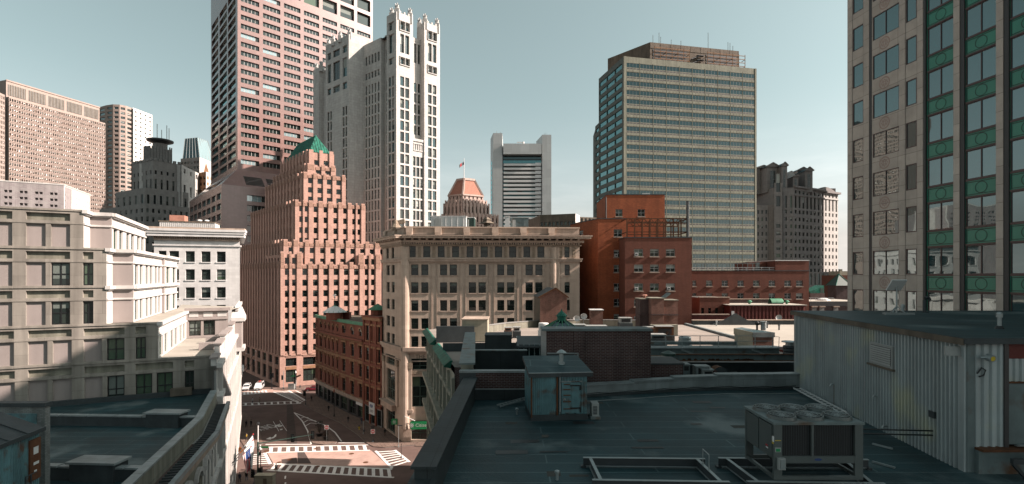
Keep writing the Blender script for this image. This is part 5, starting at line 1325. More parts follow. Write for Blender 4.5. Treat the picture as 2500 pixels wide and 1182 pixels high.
    rr.poly([(r0.x, r0.y, ze), (r1.x, r1.y, ze), (q1.x, q1.y, ze+1.1), (q0.x, q0.y, ze+1.1)], flashd); rr.poly([(q0.x, q0.y, ze+1.1), (q1.x, q1.y, ze+1.1), (e1.x, e1.y, ze+.2), (e0.x, e0.y, ze+.2)], flashd)
    rr.poly([(r1.x, r1.y, ze-.1), (r0.x, r0.y, ze-.1), (e0.x, e0.y, ze-.1), (e1.x, e1.y, ze-.1)], flashd); rr.poly([(r1.x, r1.y, ze), (e1.x, e1.y, ze+.2), (q1.x, q1.y, ze+1.1)], flashd)
    rr.bar((r0.x, r0.y, ze-.06), (r1.x, r1.y, ze-.06), .12, .22, flashd)
    for k in range(1, 6):
        f = k/6; p_, q_ = r0.lerp(r1, f), q0.lerp(q1, f); rr.bar((p_.x, p_.y, ze+.04), (q_.x, q_.y, ze+1.14), .08, .06, flashd)
    dr = t3.mb('door'); d0 = Fx.at(67); d1 = Fx.at(93); d0, d1 = min(d0, d1), max(d0, d1)
    Fx.box(dr, d0, d1, zr+2.0, zr+4.3, .05, .14, rust)
    for z0, z1, a_, b_ in ((3.45, 3.85, .3, .75), (2.85, 3.0, .3, .8), (2.45, 2.55, .35, .6)): Fx.box(dr, d0+(d1-d0)*a_, d0+(d1-d0)*b_, zr+z0, zr+z1, .14, .15, signw)
    ra = t3.mb('railing')
    for u0 in (d0-.9, d0-.5): ra.bar(Fx.pt(u0, zr, .5), Fx.pt(u0, zr+2.6, .5), .05, .05, steeld)
    ra.bar(Fx.pt(d0-.9, zr+2.6, .5), Fx.pt(d0-.1, zr+2.6, .5), .05, .05, steeld); ra.bar(Fx.pt(d0-.9, zr+1.5, .5), Fx.pt(d0-.1, zr+1.5, .5), .05, .05, steeld)
    t3.done()
low_left()
# ================================================================ red brownstone block with curved front
def red_block():
    t = T('red_victorian_block', 'red brownstone Victorian block with a curved front, tall narrow windows and green edged roof', 'building', (-45, 135, 0))
    t.occl = [(925, 1430, 500)]
    wl = t.mb('wall'); tr = t.mb('window_hood'); cn = t.mb('cornice'); sb = t.mb('string_course')
    main = [P(770.5, 152), P(777, 148.6), P(790, 145.5), P(808, 140.5), P(829, 135.5), P(850, 131.2), P(871, 127.5), P(889.5, 124.4)]
    zt = 23.6
    rws = [(5.3, 8.8), (10.5, 13.7), (15.0, 18.1)]
    n = 0
    for a, b in zip(main, main[1:]):
        Fx = Face(a, b); k = max(1, round(Fx.L/3.9)) if a is not main[0] else 1; cs = Fx.even(k, .36)
        sc = Fx.even(k, .72)
        t.facade(Fx, 4.5, zt, cs, rws+[(20.4, 21.6)], brown, 'sash', rev=.3)
        t.facade(Fx, 0, 4.2, sc, [(.35, 3.7)], grandark, 'shop', rev=.35, wname='shop_window')
        for c, d in cs:
            for z0, z1 in rws:
                Fx.box(tr, c-.5, d+.5, z1-.05, z1+.42, .003, .2, browntrim); Fx.box(tr, c-.5, c-.18, z1-.7, z1-.05, .003, .18, browntrim); Fx.box(tr, d+.18, d+.5, z1-.7, z1-.05, .003, .18, browntrim)
                Fx.box(tr, c-.15, d+.15, z0-.25, z0-.003, .003, .16, browntrim); Fx.box(tr, (c+d)/2-.25, (c+d)/2+.25, z1+.42, z1+.75, .003, .2, browntrim)
            m = (c+d)/2; r = (d-c)/2
            for j in range(6):
                t0, t1 = math.pi*j/6, math.pi*(j+1)/6
                tr.raw([Fx.pt(m-math.cos(q)*rr, 21.5+math.sin(q)*rr, o) for rr in (r, r+.35) for q in (t0, t1) for o in (.003, .22)], [(0, 4, 6, 2), (1, 3, 7, 5), (0, 1, 5, 4), (2, 6, 7, 3)], [browntrim]*4)
                tr.poly([Fx.pt(m-math.cos(t0)*r, 21.5+math.sin(t0)*r, .03), Fx.pt(m, 21.5, .03), Fx.pt(m-math.cos(t1)*r, 21.5+math.sin(t1)*r, .03)][::-1], pane)
        for z in (9.6, 14.2): Fx.box(sb, 0, Fx.L, z-.22, z+.18, .003, .25, browntrim); Fx.box(sb, 0, Fx.L, z-.5, z-.22, .003, .15, brown)
        Fx.box(sb, -.02, Fx.L+.02, 4.2, 4.95, -.05, .45, tanplain)
        Fx.box(cn, -.03, Fx.L+.03, 19.2, 19.65, .003, .75, brown); Fx.box(cn, -.02, Fx.L+.02, 18.75, 19.2, .003, .4, browntrim)
        q = .15
        while q < Fx.L: Fx.box(cn, q, q+.22, 18.8, 19.2, .4, .68, browntrim); q += .55
        Fx.box(t.mb('copper_edge'), -.03, Fx.L+.03, zt-.55, zt+.25, -.2, .22, copperl)
    # taller right hand bay
    rp = [P(889.5, 124.4), P(905, 121.8), P(919, 119.8), P(932, 118.2)]; z2 = 25.6
    for i, (a, b) in enumerate(zip(rp, rp[1:])):
        Fx = Face(a, b); cs = Fx.even(1, .46) if i != 1 else Fx.even(2, .32)
        t.facade(Fx, 4.5, z2, cs, rws+[(19.8, 23.4)], brown, 'sash', rev=.3)
        t.facade(Fx, 0, 4.2, Fx.even(1, .8), [(.3, 3.9)], greystone, 'shop', rev=.3, wname='shop_window')
        for c, d in cs:
            for z0, z1 in rws+[(19.8, 23.4)]: Fx.box(tr, c-.35, d+.35, z1-.05, z1+.4, .003, .2, browntrim); Fx.box(tr, c-.15, d+.15, z0-.25, z0-.003, .003, .16, browntrim)
        for z in (4.6, 9.6, 14.2, 19.0): Fx.box(sb, 0, Fx.L, z-.25, z+.25, .003, .35, brown)
        Fx.box(cn, -.05, Fx.L+.05, z2-.9, z2-.2, .003, .6, browntrim); Fx.box(cn, -.05, Fx.L+.05, z2-.2, z2+.15, -.3, .8, brown)
        Fx.box(sb, -.3, .3, 0, z2-.9, .003, .3, brown)
    back = [V2(-22, 124), V2(-24, 140), V2(-32, 150), V2(-50, 153.4)]
    rf = t.mb('roof'); rf.poly([(p.x, p.y, zt-.15) for p in main+[V2(-30, 134), V2(-32, 150), V2(-50, 153.4)]], oliverust)
    rf.poly([(p.x, p.y, z2-.2) for p in rp+[V2(-22, 124), V2(-24, 140), V2(-31, 136)]], oliverust)
    for p, q in ((main[0], V2(-50, 153.4)), (V2(-50, 153.4), V2(-32, 150)), (V2(-32, 150), V2(-24, 140))): wl.poly([(q.x, q.y, 0), (p.x, p.y, 0), (p.x, p.y, zt), (q.x, q.y, zt)], brown)
    p, q = main[-1], V2(-31, 136); wl.poly([(p.x, p.y, zt-.3), (q.x, q.y, zt-.3), (q.x, q.y, z2), (p.x, p.y, z2)][::-1], brown)
    # shop sign boards
    sg = t.mb('shop_sign'); Fx = Face(main[6], main[7]); Fx.box(sg, Fx.L*.1, Fx.L*.95, 3.5, 4.15, .36, .44, signw); text_into(sg, 'GALLERY' if False else '', .1, (0, 0, 0), (1, 0, 0), (0, 0, 1), blackm) if False else None
    Fx = Face(rp[1], rp[2]); s2 = t.mb('shop_sign', new=True); Fx.box(s2, Fx.L*.02, Fx.L*.98, 2.6, 5.4, .36, .5, signw)
    c = Fx.pt(Fx.L*.5, 4.3, .52); s2.lathe((0, 0), [(0, 0)], signw, 3) if False else None
    for k, (w_, z_) in enumerate(((.75, 4.75), (.95, 4.5), (.6, 4.25))): Fx.box(s2, Fx.L*.5-w_, Fx.L*.5+w_*.7, z_, z_+.18, .5, .52, bluep)
    for k, z_ in enumerate((3.5, 3.2)): Fx.box(s2, Fx.L*.5-.9, Fx.L*.5+.9-.3*k, z_, z_+.12, .5, .52, blackm)
    t.done()
    # roof lanterns
    for (x, y, d, lab) in ((817, 771, 138, 'pale ribbed skylight cone with a weathervane on the red block'), (922, 771, 128, 'pale ribbed skylight cone half hidden by the tan stone corner')):
        p = P(x, d); zz = Z(762 if x < 900 else 756, d); r = 29*d/F if x < 900 else 24*d/F
        l = T('roof_lantern', lab, 'skylight', (p.x, p.y, zt-.15), group='skylight cones on the red block')
        cb = l.mb('cone'); cb.lathe(p, [(r, zz), (r*.52, zz+r*.34), (.12, zz+r*.56)], copperl if x > 900 else whitep, 14)
        for k in range(14):
            a = k*.4488; l.mb('cone').bar((p.x+r*math.cos(a), p.y+r*math.sin(a), zz+.03), (p.x+.1*math.cos(a), p.y+.1*math.sin(a), zz+r*.56+.05), .08, .08, copperl)
        ps = l.mb('curb'); ps.lathe(p, [(r*.7, zt-.15), (r*.7, zz)], brown, 10)
        if x < 900:
            wv = l.mb('weathervane'); zz2 = zz+r*.56; wv.tube([(p.x, p.y, zz2), (p.x, p.y, zz2+2.6)], .06, steeld, 5); wv.bar((p.x-.8, p.y, zz2+1.6), (p.x+.8, p.y, zz2+1.6), .08, .08, steeld); wv.lathe(p, [(.05, zz2+2.0), (.3, zz2+2.2), (.05, zz2+2.5)], chrome, 8); wv.bar((p.x-.5, p.y, zz2+2.7), (p.x+.4, p.y, zz2+2.9), .05, .35, whitep)
        l.done()
    h = T('roof_hatch', 'small dull red hatch box beside the skylight cone', 'roof hatch', (P(845, 141).x, 141, zt-.15)); q = P(845, 141); h.mb('box').box(q.x-1.1, q.x+1.1, 140, 142, zt-.16, zt+1.5, redmetal); h.mb('lid').box(q.x-1.25, q.x+1.25, 139.9, 142.1, zt+1.5, zt+1.65, rust); h.done()
red_block()

# ================================================================ tan stone office building with great cornice
def tan_building():
    d = 108.0; A = P(985, d); B = P(1415, 110.2)
    t = T('tan_stone_building', 'tan limestone office building with a heavy bracketed cornice and paired dark windows', 'building', (A.x, A.y, 0))
    t.occl = [(1050, 1430, 800)]
    wl = t.mb('wall'); F_ = Face(A, B); uz = lambda y: Z(y, d)
    zc = uz(603)
    pairs = F_.cols([(1003.6, 1021.4), (1028.3, 1045.8), (1074.4, 1091.5), (1098, 1115.6), (1144.5, 1162), (1168.4, 1186), (1214, 1231), (1238, 1255.4), (1283, 1300.8), (1307, 1324.5), (1378.6, 1391)])
    tops = F_.cols([(998, 1015), (1033, 1050.5), (1068.5, 1085.5), (1103.7, 1120.7), (1139, 1155.6), (1173.5, 1190.8), (1208, 1226), (1243, 1260.5), (1278, 1294.7), (1312, 1329), (1378, 1390.5)])
    rw = [(uz(y+26.3), uz(y)) for y in (645.7, 689.5, 733.3, 777.5, 821.5)][::-1]
    zbelt = uz(855)
    t.facade(F_, zbelt, uz(634), pairs, rw, tan, 'sash', rev=.35, sill=tanplain)
    t.facade(F_, uz(634), uz(598), tops, [(uz(628), uz(601))], tan, 'sash', rev=.3)
    big = [(pairs[i][0], pairs[i+1][1]) for i in range(0, 10, 2)]+[(F_.at(1375), F_.at(1394))]
    t.facade(F_, 0, zbelt, big, [(.6, 4.6), (uz(994), uz(920)), (uz(903), uz(876))], tan, 'bigw', rev=.5)
    sty('bigw', 2, 3, .14, frgreen, pm=[(pane, 3), (pane2, 2), (pane3, 1)], bl=.15)
    cv = t.mb('carved_panel'); pl = t.mb('pilaster'); cn = t.mb('cornice')
    for i in range(len(tops)-1):
        c = (tops[i][1]+tops[i+1][0])/2; w = .32
        if tops[i+1][0]-tops[i][1] < 2: F_.box(cv, c-w, c+w, uz(628), uz(602), .003, .12, tancarve)
    for xx in (988.5, 1369, 1401.5): c = F_.at(xx); F_.box(cv, c-.3, c+.3, uz(628), uz(602), .003, .12, tancarve)
    for i in range(0, 10, 2):
        a, b = pairs[i][0], pairs[i+1][1]
        F_.box(pl, a-.75, a-.62, zbelt+.2, uz(641), .003, .08, tanplain); F_.box(pl, b+.62, b+.75, zbelt+.2, uz(641), .003, .08, tanplain)
        F_.box(pl, a-.3, b+.3, uz(643.5), uz(642), .003, .14, tanplain)
        F_.box(cv, a, b, uz(913), uz(906), .003, .2, tancarve)
        for z0 in (.0,): pass
    # plain round corner shafts either end of the front
    for xx, r in ((989, .95), (1352, .75), (1361, .55)):
        c = F_.p2(F_.at(xx), -.2); pl.lathe(c, [(r, 3.0), (r, uz(641)), (r, uz(603))], tan, 14)
    # giant order below
    for xx in (996, 1060, 1130, 1200, 1270, 1340):
        c = F_.at(xx); F_.box(pl, c-.85, c+.85, uz(1000), uz(900), .003, .4, tan); F_.box(cv, c-.95, c+.95, uz(900), uz(885), .003, .55, tancarve); F_.box(pl, c-1.1, c+1.1, uz(1008), uz(1000), .003, .6, tanplain)
    for k in range(8):
        F_.box(pl, .0, F_.L, uz(1076-k*8), uz(1076-k*8)+.5, .003, .12, tan) if False else None
    # belts and cornice on front and left splay
    wdir = vpdir(440); Lf = go(A, wdir, 934); FC = Face(Lf, A)
    cc = FC.cols([(943.7, 952), (956, 963.5)])
    t.facade(FC, zbelt, uz(634), cc, rw, tan, 'sash', rev=.35)
    t.facade(FC, uz(634), uz(598), FC.cols([(943, 949), (956, 962)]), [(uz(628), uz(601))], tan, 'sash', rev=.3)
    t.facade(FC, 0, zbelt, [(FC.L*.2, FC.L*.62)], [(.3, 6.0), (uz(994), uz(915)), (uz(903), uz(878))], tan, 'bigw', rev=.5)
    for c in (FC.L*.1, FC.L*.75): FC.box(pl, c-.6, c+.6, uz(1000), uz(900), .003, .4, tan); FC.box(cv, c-.7, c+.7, uz(900), uz(885), .003, .5, tancarve)
    by = t.mb('balcony'); FC.box(by, FC.L*.14, FC.L*.68, uz(1000)-1.2, uz(1000), .003, 1.1, tanplain); FC.box(by, FC.L*.1, FC.L*.72, uz(1000), uz(1000)+.2, -.1, 1.3, tan)
    for Fx, e0, e1 in ((F_, 0, 0), (FC, 0, 0)):
        L = Fx.L
        def bandz(y0, y1, o, m, part=cn): Fx.box(part, -.0, L+(o*.5 if Fx is FC else o), uz(y0), uz(y1)-.004, -.3, o, m)
        bandz(638.5, 633, .45, tanplain); bandz(633, 630.5, .6, tan); bandz(862, 857, .55, tan); bandz(857, 848, .9 if Fx is F_ else .7, tanplain); bandz(883, 881, .4, tanplain)
        bandz(600, 596.5, .35, tancarve); bandz(592, 586.5, .8, tan); bandz(582.5, 577.5, 2.1, tan); bandz(577.5, 575, 2.35, tanplain)
        q = .1
        while q < L: Fx.box(cn, q, q+.26, uz(596.5), uz(592), .1, .62, tan); q += .5
        q = .3
        while q < L: Fx.box(cn, q, q+.38, uz(586.5), uz(582.5), .5, 1.75, tanplain); q += 1.52
    # parapet with block pedestals
    pr = t.mb('parapet'); zp = uz(555.5)
    for Fx in (F_, FC):
        Fx.box(pr, 0, Fx.L, uz(575), zp, -1.0, -.4, tanplain); Fx.box(pr, -.1, Fx.L+.1, zp, zp+.28, -1.2, -.2, tan)
        k = 0
        while k < Fx.L-2: Fx.box(pr, k+.5, k+1.9, uz(575), zp-.003, -1.05, .1, tan); Fx.box(pr, k+.6, k+1.8, uz(575), uz(567), .1, .5, tanplain); k += 6.05
    zr = uz(572); rf = t.mb('roof'); D1, D2 = B+V2(.0, 36), Lf+V2(6, 27)
    for p, q in ((B, D1), (D1, D2), (D2, Lf)): wl.poly([(p.x, p.y, 0), (q.x, q.y, 0), (q.x, q.y, uz(570)), (p.x, p.y, uz(570))], tanplain)
    rf.poly([(p.x, p.y, zr) for p in (A, B, D1, D2, Lf)], roofg)
    # carved frieze lettering and bank fascia
    lt = t.mb('frieze_lettering'); text_into(lt, 'THE C', 1.15, F_.pt(F_.at(1033), uz(871.5), .03), (F_.u.x, F_.u.y, 0), (0, 0, 1), oliverust)
    eg = t.mb('corner_eagle'); c = FC.p2(FC.L*.55, -.6); eg.lathe(c, [(.9, zp-.3), (1.15, zp+.5), (.7, zp+1.3), (.45, zp+1.9), (.2, zp+2.2)], tancarve, 9); eg.cbox((c.x+.9, c.y, zp+1.7), (1.0, 0, .25), (0, .3, 0), (-.1, 0, .45), tancarve)
    t.done()
    # bank signs hung on it
    b = T('bank_banner_sign', 'green sign reading Citizens over the ground floor of the tan building', 'sign', F_.pt(F_.at(1025), uz(1038), .6)); Fz = F_
    u0, u1 = F_.at(1003), F_.at(1062); F_.box(b.mb('board'), u0, u1, uz(1046), uz(1028), .65, .8, signg)
    tb = b.mb('lettering'); text_into(tb, 'Citizens', .98, F_.pt(F_.at(1034), uz(1036.5), .825), (F_.u.x, F_.u.y, 0), (0, 0, 1), signw)
    em = b.mb('emblem'); c = F_.pt(F_.at(1006.2), uz(1036.5), .84)
    for k in range(8): a = k*.785; em.cbox((c[0]+.33*math.cos(a), c[1], c[2]+.33*math.sin(a)), (.16*math.cos(a), 0, .16*math.sin(a)), (0, .01, 0), (-.07*math.sin(a), 0, .07*math.cos(a)), signw)
    em.cbox(c, (.14, 0, 0), (0, .01, 0), (0, 0, .14), signw)
    b.done()
    p = T('projecting_bank_sign', 'small square green sign standing out from the corner of the tan building', 'sign', (P(964, 110).x, 110.5, 0))
    q = P(963.5, 111); p.mb('box').box(q.x-.65, q.x+.65, q.y-.25, q.y+.25, Z(1036, 111), Z(1023, 111), signg); em = p.mb('emblem'); zc_ = Z(1029.5, 111)
    for k in range(6): a = k*1.047; em.cbox((q.x+.24*math.cos(a), q.y-.27, zc_+.24*math.sin(a)), (.13*math.cos(a), 0, .13*math.sin(a)), (0, .01, 0), (-.06*math.sin(a), 0, .06*math.cos(a)), signw)
    p.mb('bracket').bar((q.x+.6, q.y, zc_), (q.x+1.6, q.y+.6, zc_), .1, .1, steeld); p.done()
    fp = T('bare_flagpole', 'slanting white flagpole on the corner of the tan building', 'flagpole', F_.pt(F_.at(1012), uz(1028), .3)); fp.mb('pole').tube([F_.pt(F_.at(1013), uz(1027), .2), F_.pt(F_.at(993), uz(1007), 3.0)], .07, whitep, 6, r1=.04); fp.mb('finial').lathe((F_.p2(F_.at(993), 3.0).x, F_.p2(F_.at(993), 3.0).y), [(.05, uz(1007)-.1), (.14, uz(1007)), (.05, uz(1007)+.12)], chrome, 8); fp.done()
    # rooftop plant peeping above the parapet
    def plant(name, lab, cat, x0, x1, y, yb, dd, m, ribs=0, lid=None):
        o = T(name, lab, cat, (P((x0+x1)/2, dd).x, dd, zr)); a, b_ = P(x0, dd), P(x1, dd); Fp = Face(a, b_); body = o.mb('casing')
        Fp.box(body, 0, Fp.L, zr-.01, Z(y, dd), -4, 0, m); Fp.box(o.mb('lid'), -.1, Fp.L+.1, Z(y, dd), Z(y, dd)+.18, -4.1, .1, lid or m)
        for k in range(ribs): q = Fp.L*(k+.5)/ribs; Fp.box(body, q-.05, q+.05, zr, Z(y, dd)-.01, .003, .1, m)
        if ribs:
            pn_ = o.mb('hatch'); Fp.box(pn_, Fp.L*.12, Fp.L*.3, zr+.4, Z(y, dd)-.4, .01, .14, unitlight)
        o.done(); return Fp
    plant('plant_house', 'white panelled plant house on the tan building roof beside the white tower', 'plant room', 1052, 1138, 529, 556, 124, whitep, 6)
    plant('cooling_louvre', 'green framed louvre box right of the white plant house', 'louvre box', 1139.5, 1158, 532, 556, 126, frgreen, 4, whitep)
    plant('tank_house', 'teal panelled tank house in front of the banded bank tower', 'plant room', 1246, 1290, 533, 556, 122, steel, 2)
    plant('white_duct', 'narrow white duct box left of the teal tank house', 'duct', 1233, 1244, 529, 556, 120, whitep, 0)
    dd = 121; c = P(1189, dd); ch = T('pagoda_vent', 'small brown pagoda shaped vent cowl on the tan building roof', 'vent', (c.x, c.y, zr))
    ch.mb('cowl').lathe(c, [(2.0, Z(546, dd)), (1.0, Z(541, dd)), (.9, Z(538, dd)), (1.2, Z(537, dd)), (.3, Z(530.5, dd))], oliverust, 4); ch.mb('stem').lathe(c, [(.8, zr), (.8, Z(546, dd))], oliverust, 8); ch.done()
tan_building()
# ================================================================ pale green fronted building with copper cornice, and its wide roof
def copper_corniced():
    FA, FB = V2(-13.9, 83.7), V2(-5.5, 49.0); Fx = Face(FA, FB); zc = 26.3
    t = T('copper_corniced_building', 'pale stone building edged with bright green copper cornices behind the dark parapet', 'building', (FA.x, FA.y, 0))
    pale = stone('pale_green_stone', (.55, .54, .44), .12, .5, .22, brick=(1.2, .6), mortar=(.42, .41, .33), msize=.015)
    L = Fx.L; m = L*.47
    rws = [(1, 5), (6.6, 9.6), (11.2, 14.2), (15.6, 18.4), (20.2, 23.2)]
    cs = Fx.even(9, .56)
    cs2 = [c for a, b in cs for c in ((a, a+(b-a)*.42), (a+(b-a)*.58, b))]
    t.facade(Fx, 0, zc-.6, cs2, rws, pale, 'slim', rev=.35, sill=pale)
    pl = t.mb('pilaster'); cn = t.mb('cornice')
    for a, b in cs: Fx.box(pl, b+.5, b+1.1, 6, zc-1, .003, .3, pale); Fx.box(pl, a-.2, b+.2, 23.3, 23.7, .003, .35, pale); Fx.box(pl, a-.2, b+.2, 18.5, 18.85, .003, .3, pale)
    for z in (5.7, 14.9, 19.2): Fx.box(cn, -.3, L, z-.3, z+.3, .002, .75, pale)
    for a, b, nm in ((-.4, m-1.2, 0), (m+2.2, L-2.6, 1)):
        ck = t.mb('copper_cornice', new=bool(nm))
        ck.raw([Fx.pt(a, zc-.5, .1), Fx.pt(b, zc-.5, .1), Fx.pt(b, zc-.36, .75), Fx.pt(a, zc-.36, .75), Fx.pt(a, zc-.24, .75), Fx.pt(b, zc-.24, .75), Fx.pt(b, zc+.26, .08), Fx.pt(a, zc+.26, .08), Fx.pt(b, zc+.26, -.15), Fx.pt(a, zc+.26, -.15)],
               [(0, 1, 2, 3), (3, 2, 5, 4), (4, 5, 6, 7), (7, 6, 8, 9), (1, 8, 6, 5, 2), (0, 3, 4, 7, 9)], [pale, copper, copper, copper, copper, copper])
    fw = t.mb('fire_wall'); p = Fx.p2(m); fw.obox(p, V2(1, .05).normalized(), V2(.05, -1).normalized(), 5.0, zc-.2, zc+2.2, -.2, .25, flashd)
    fw.obox(Fx.p2(L*.70), V2(1, .05).normalized(), V2(.05, -1).normalized(), 9.0, zc-.4, zc+1.0, -.2, .2, flashd)
    # roof with rear kerb wall
    z = zc+.05; rf = t.mb('roof'); E = [FA, FB, V2(5.0, 46.2), V2(14.5, 49.5), V2(31, 49.5), V2(31, 92.3), V2(5.0, 92.3), V2(-9.0, 90.0)]
    rf.poly([(q.x, q.y, z) for q in E], roofp)
    wl = t.mb('wall')
    for i in range(1, len(E)):
        p, q = E[i], E[(i+1) % len(E)]; wl.poly([(p.x, p.y, 0), (q.x, q.y, 0), (q.x, q.y, z), (p.x, p.y, z)], brickd)
    kb = t.mb('parapet'); ln = [P(1185, 79), P(1235, 83.5), P(1318, 88.5), P(1420, 89.8), P(1560, 88.5)]
    for a, b in zip(ln, ln[1:]): F2 = Face(a, b); F2.box(kb, 0, F2.L, z, z+1.05, -.3, 0, conc2); F2.box(kb, 0, F2.L, z+1.05, z+1.2, -.38, .06, greystone)
    ln = [FA+V2(.4, -.2), P(1192, 91)]
    t.done(); return z
ZC6 = copper_corniced()

# ================================================================ red brick building with two heights
def red_brick_tower():
    t = T('red_brick_building', 'red brick building with stacked roof levels and a steel frame on its front wing', 'building', (P(1600, 108).x, 108, 0))
    t.occl = [(0, 1415, 500)]
    wl = t.mb('wall'); cp = t.mb('coping'); df, dm, du, dl = 108, 114, 120, 126
    def vol(xa, xb, d, ytop, back, cols, rws, z0=0, sides=True, sk=None, bm=None):
        brickr = bm or globals()['brickr']
        A, B = P(xa, d), P(xb, d); Fx = Face(A, B); zt = Z(ytop, d)
        t.facade(Fx, z0, zt, Fx.cols(cols), [(Z(b, d), Z(a, d)) for a, b in rws][::-1], brickr, 'quad', rev=.28, sill=tanplain, skip=sk)
        D, C = V2(B.x, d+back), V2(A.x, d+back)
        for p, q in ((B, D), (D, C), (C, A)): wl.poly([(p.x, p.y, z0), (q.x, q.y, z0), (q.x, q.y, zt), (p.x, p.y, zt)], brickr)
        t.mb('roof').poly([(p.x, p.y, zt-.35) for p in (A, B, D, C)], roofg)
        Fx.box(cp, -.1, Fx.L+.1, zt, zt+.18, -.45, .08, flashd); Face(C, A).box(cp, 0, back, zt, zt+.18, -.45, .08, flashd)
        return Fx, zt
    FFr, zf = vol(1526, 1689, df, 581, 20, [(1548, 1570), (1587, 1608.5), (1626, 1648)], [(608, 626), (646, 664), (692, 710), (731, 749), (772, 790)])
    # middle wing with a canted western wall
    A, B = P(1460, dm), P(1530, dm); Fm = Face(A, B); zm = Z(535, dm)
    t.facade(Fm, 0, zm, Fm.cols([(1498.5, 1519)]), [(Z(b, dm), Z(a, dm)) for a, b in ((560, 578), (610, 628), (647, 665), (692, 710), (729.5, 747.6), (767, 785))][::-1], brick_glow, 'quad', rev=.28, sill=tanplain)
    W = P(1393, 126.2); Fw = Face(W, A); t.facade(Fw, 0, zm, [(Fw.L*.32, Fw.L*.48)], [(Z(576, 120), Z(562, 120))], brick_glow, 'quad', rev=.28)
    k = V2(0, 24); t.mb('roof').poly([(p.x, p.y, zm-.35) for p in (A, B, B+k, W+V2(3, 14))], roofg)
    wl.poly([(W.x, W.y, 0), ((W+V2(3, 14)).x, (W+V2(3, 14)).y, 0), ((W+V2(3, 14)).x, (W+V2(3, 14)).y, zm), (W.x, W.y, zm)][::-1], brick_glow)
    wl.poly([(B.x, B.y, zf-1), (B.x, B.y+24, zf-1), (B.x, B.y+24, zm), (B.x, B.y, zm)], brick_glow)
    for Fx in (Fm, Fw): Fx.box(cp, 0, Fx.L, zm, zm+.18, -.45, .08, flashd)
    Fu, zu = vol(1481, 1623, du, 476, 14, [(1502.7, 1519.6), (1557, 1574.6)], [(511, 528.5)], z0=zf-2, bm=brick_glow)
    pc = t.mb('corner_pipe'); pc.tube([Fu.pt(-.15, zm-1, .1), Fu.pt(-.15, zu-.5, .1)], .14, flashd, 6); Fu.box(cp, Fu.L*.62, Fu.L*.75, zu+.18, zu+.4, -1.5, -.3, whitep)
    # lower wing to the right
    colsl = [(1690.7, 1700), (1724, 1739.5), (1762, 1777.5), (1800.6, 1816), (1838.7, 1854.4), (1877, 1892.5), (1915, 1931), (1943.7, 1960)]
    Fl, zl = vol(1689.3, 1975, dl, 662, 22, colsl, [(685, 699), (716, 730), (747, 761)])
    a, b = Fl.at(1893), Fl.L; z2 = Z(637, dl)
    Fl.box(wl, a, b, zl-.3, z2, -16, -.003, brickr); Fl.box(cp, a-.1, b+.1, z2, z2+.2, -16.1, .1, whitep); Fl.box(t.mb('roof_door'), Fl.at(1862), Fl.at(1872), zl, zl+2.2, -4, -3.6, steel)
    Fl.box(wl, Fl.at(1845), a, zl-.3, zl+2.3, -12, -4.2, brickr)
    # air conditioners in windows
    for Fx, d, pts in ((FFr, df, ((1553, 621.5), (1553, 705), (1632, 705))), (Fm, dm, ((1504, 624), (1504, 706)))):
        for x, y in pts:
            ac = t.mb('window_air_conditioner', new=True); u = Fx.at(x); Fx.box(ac, u-.33, u+.33, Z(y+3, d), Z(y-3.2, d), -.25, .35, whitep); Fx.box(ac, u-.22, u+.22, Z(y+1.6, d), Z(y-1.8, d), .35, .37, flashd)
    # steel frame on the front wing roof
    sf = t.mb('steel_frame'); u0, u1 = FFr.at(1532), FFr.at(1684); z0, z1 = zf, Z(533, df)
    for o in (-.6, -7.5):
        n = 8
        for i in range(n+1):
            u = u0+(u1-u0)*i/n; sf.bar(FFr.pt(u, z0, o), FFr.pt(u, z1, o), .22, .22, rust)
        for zz in (z1, z1-.95, z0+1.3): sf.bar(FFr.pt(u0, zz, o), FFr.pt(u1, zz, o), .18, .2, rust)
        k = 18
        for i in range(k):
            a, b = u0+(u1-u0)*i/k, u0+(u1-u0)*(i+1)/k; sf.bar(FFr.pt(a, z1 if i % 2 else z1-.95, o), FFr.pt(b, z1-.95 if i % 2 else z1, o), .12, .12, rust)
    for u in (u0, u1):
        for zz in (z1, z0+1.3): sf.bar(FFr.pt(u, zz, -.6), FFr.pt(u, zz, -7.5), .16, .18, rust)
    ms = t.mb('mast'); ms.bar(FFr.pt(FFr.at(1680), z0, -.4), FFr.pt(FFr.at(1680), Z(490, df), -.4), .4, .4, steeld); ms.bar(FFr.pt(FFr.at(1683.5), z0, -.4), FFr.pt(FFr.at(1683.5), Z(492, df), -.4), .12, .12, whitep)
    # roof railing on the lower wing
    rl = t.mb('railing'); ua, ub = Fl.at(1691), Fl.at(1892)
    for zz in (zl+.9, zl+.45): rl.bar(Fl.pt(ua, zz, -.3), Fl.pt(ub, zz, -.3), .09, .09, alum)
    q = ua
    while q < ub: rl.bar(Fl.pt(q, zl, -.3), Fl.pt(q, zl+.9, -.3), .09, .09, alum); q += 1.9
    pf = t.mb('pipe_frame'); 
    for i in range(13): u = ua+.6+i*1.28; pf.bar(Fl.pt(u, zl, -2.5), Fl.pt(u, zl+1.9, -2.5), .12, .12, steel)
    for zz in (zl+1.9,): pf.bar(Fl.pt(ua, zz, -2.5), Fl.pt(ua+16.5, zz, -2.5), .14, .14, steel)
    t.done()
red_brick_tower()

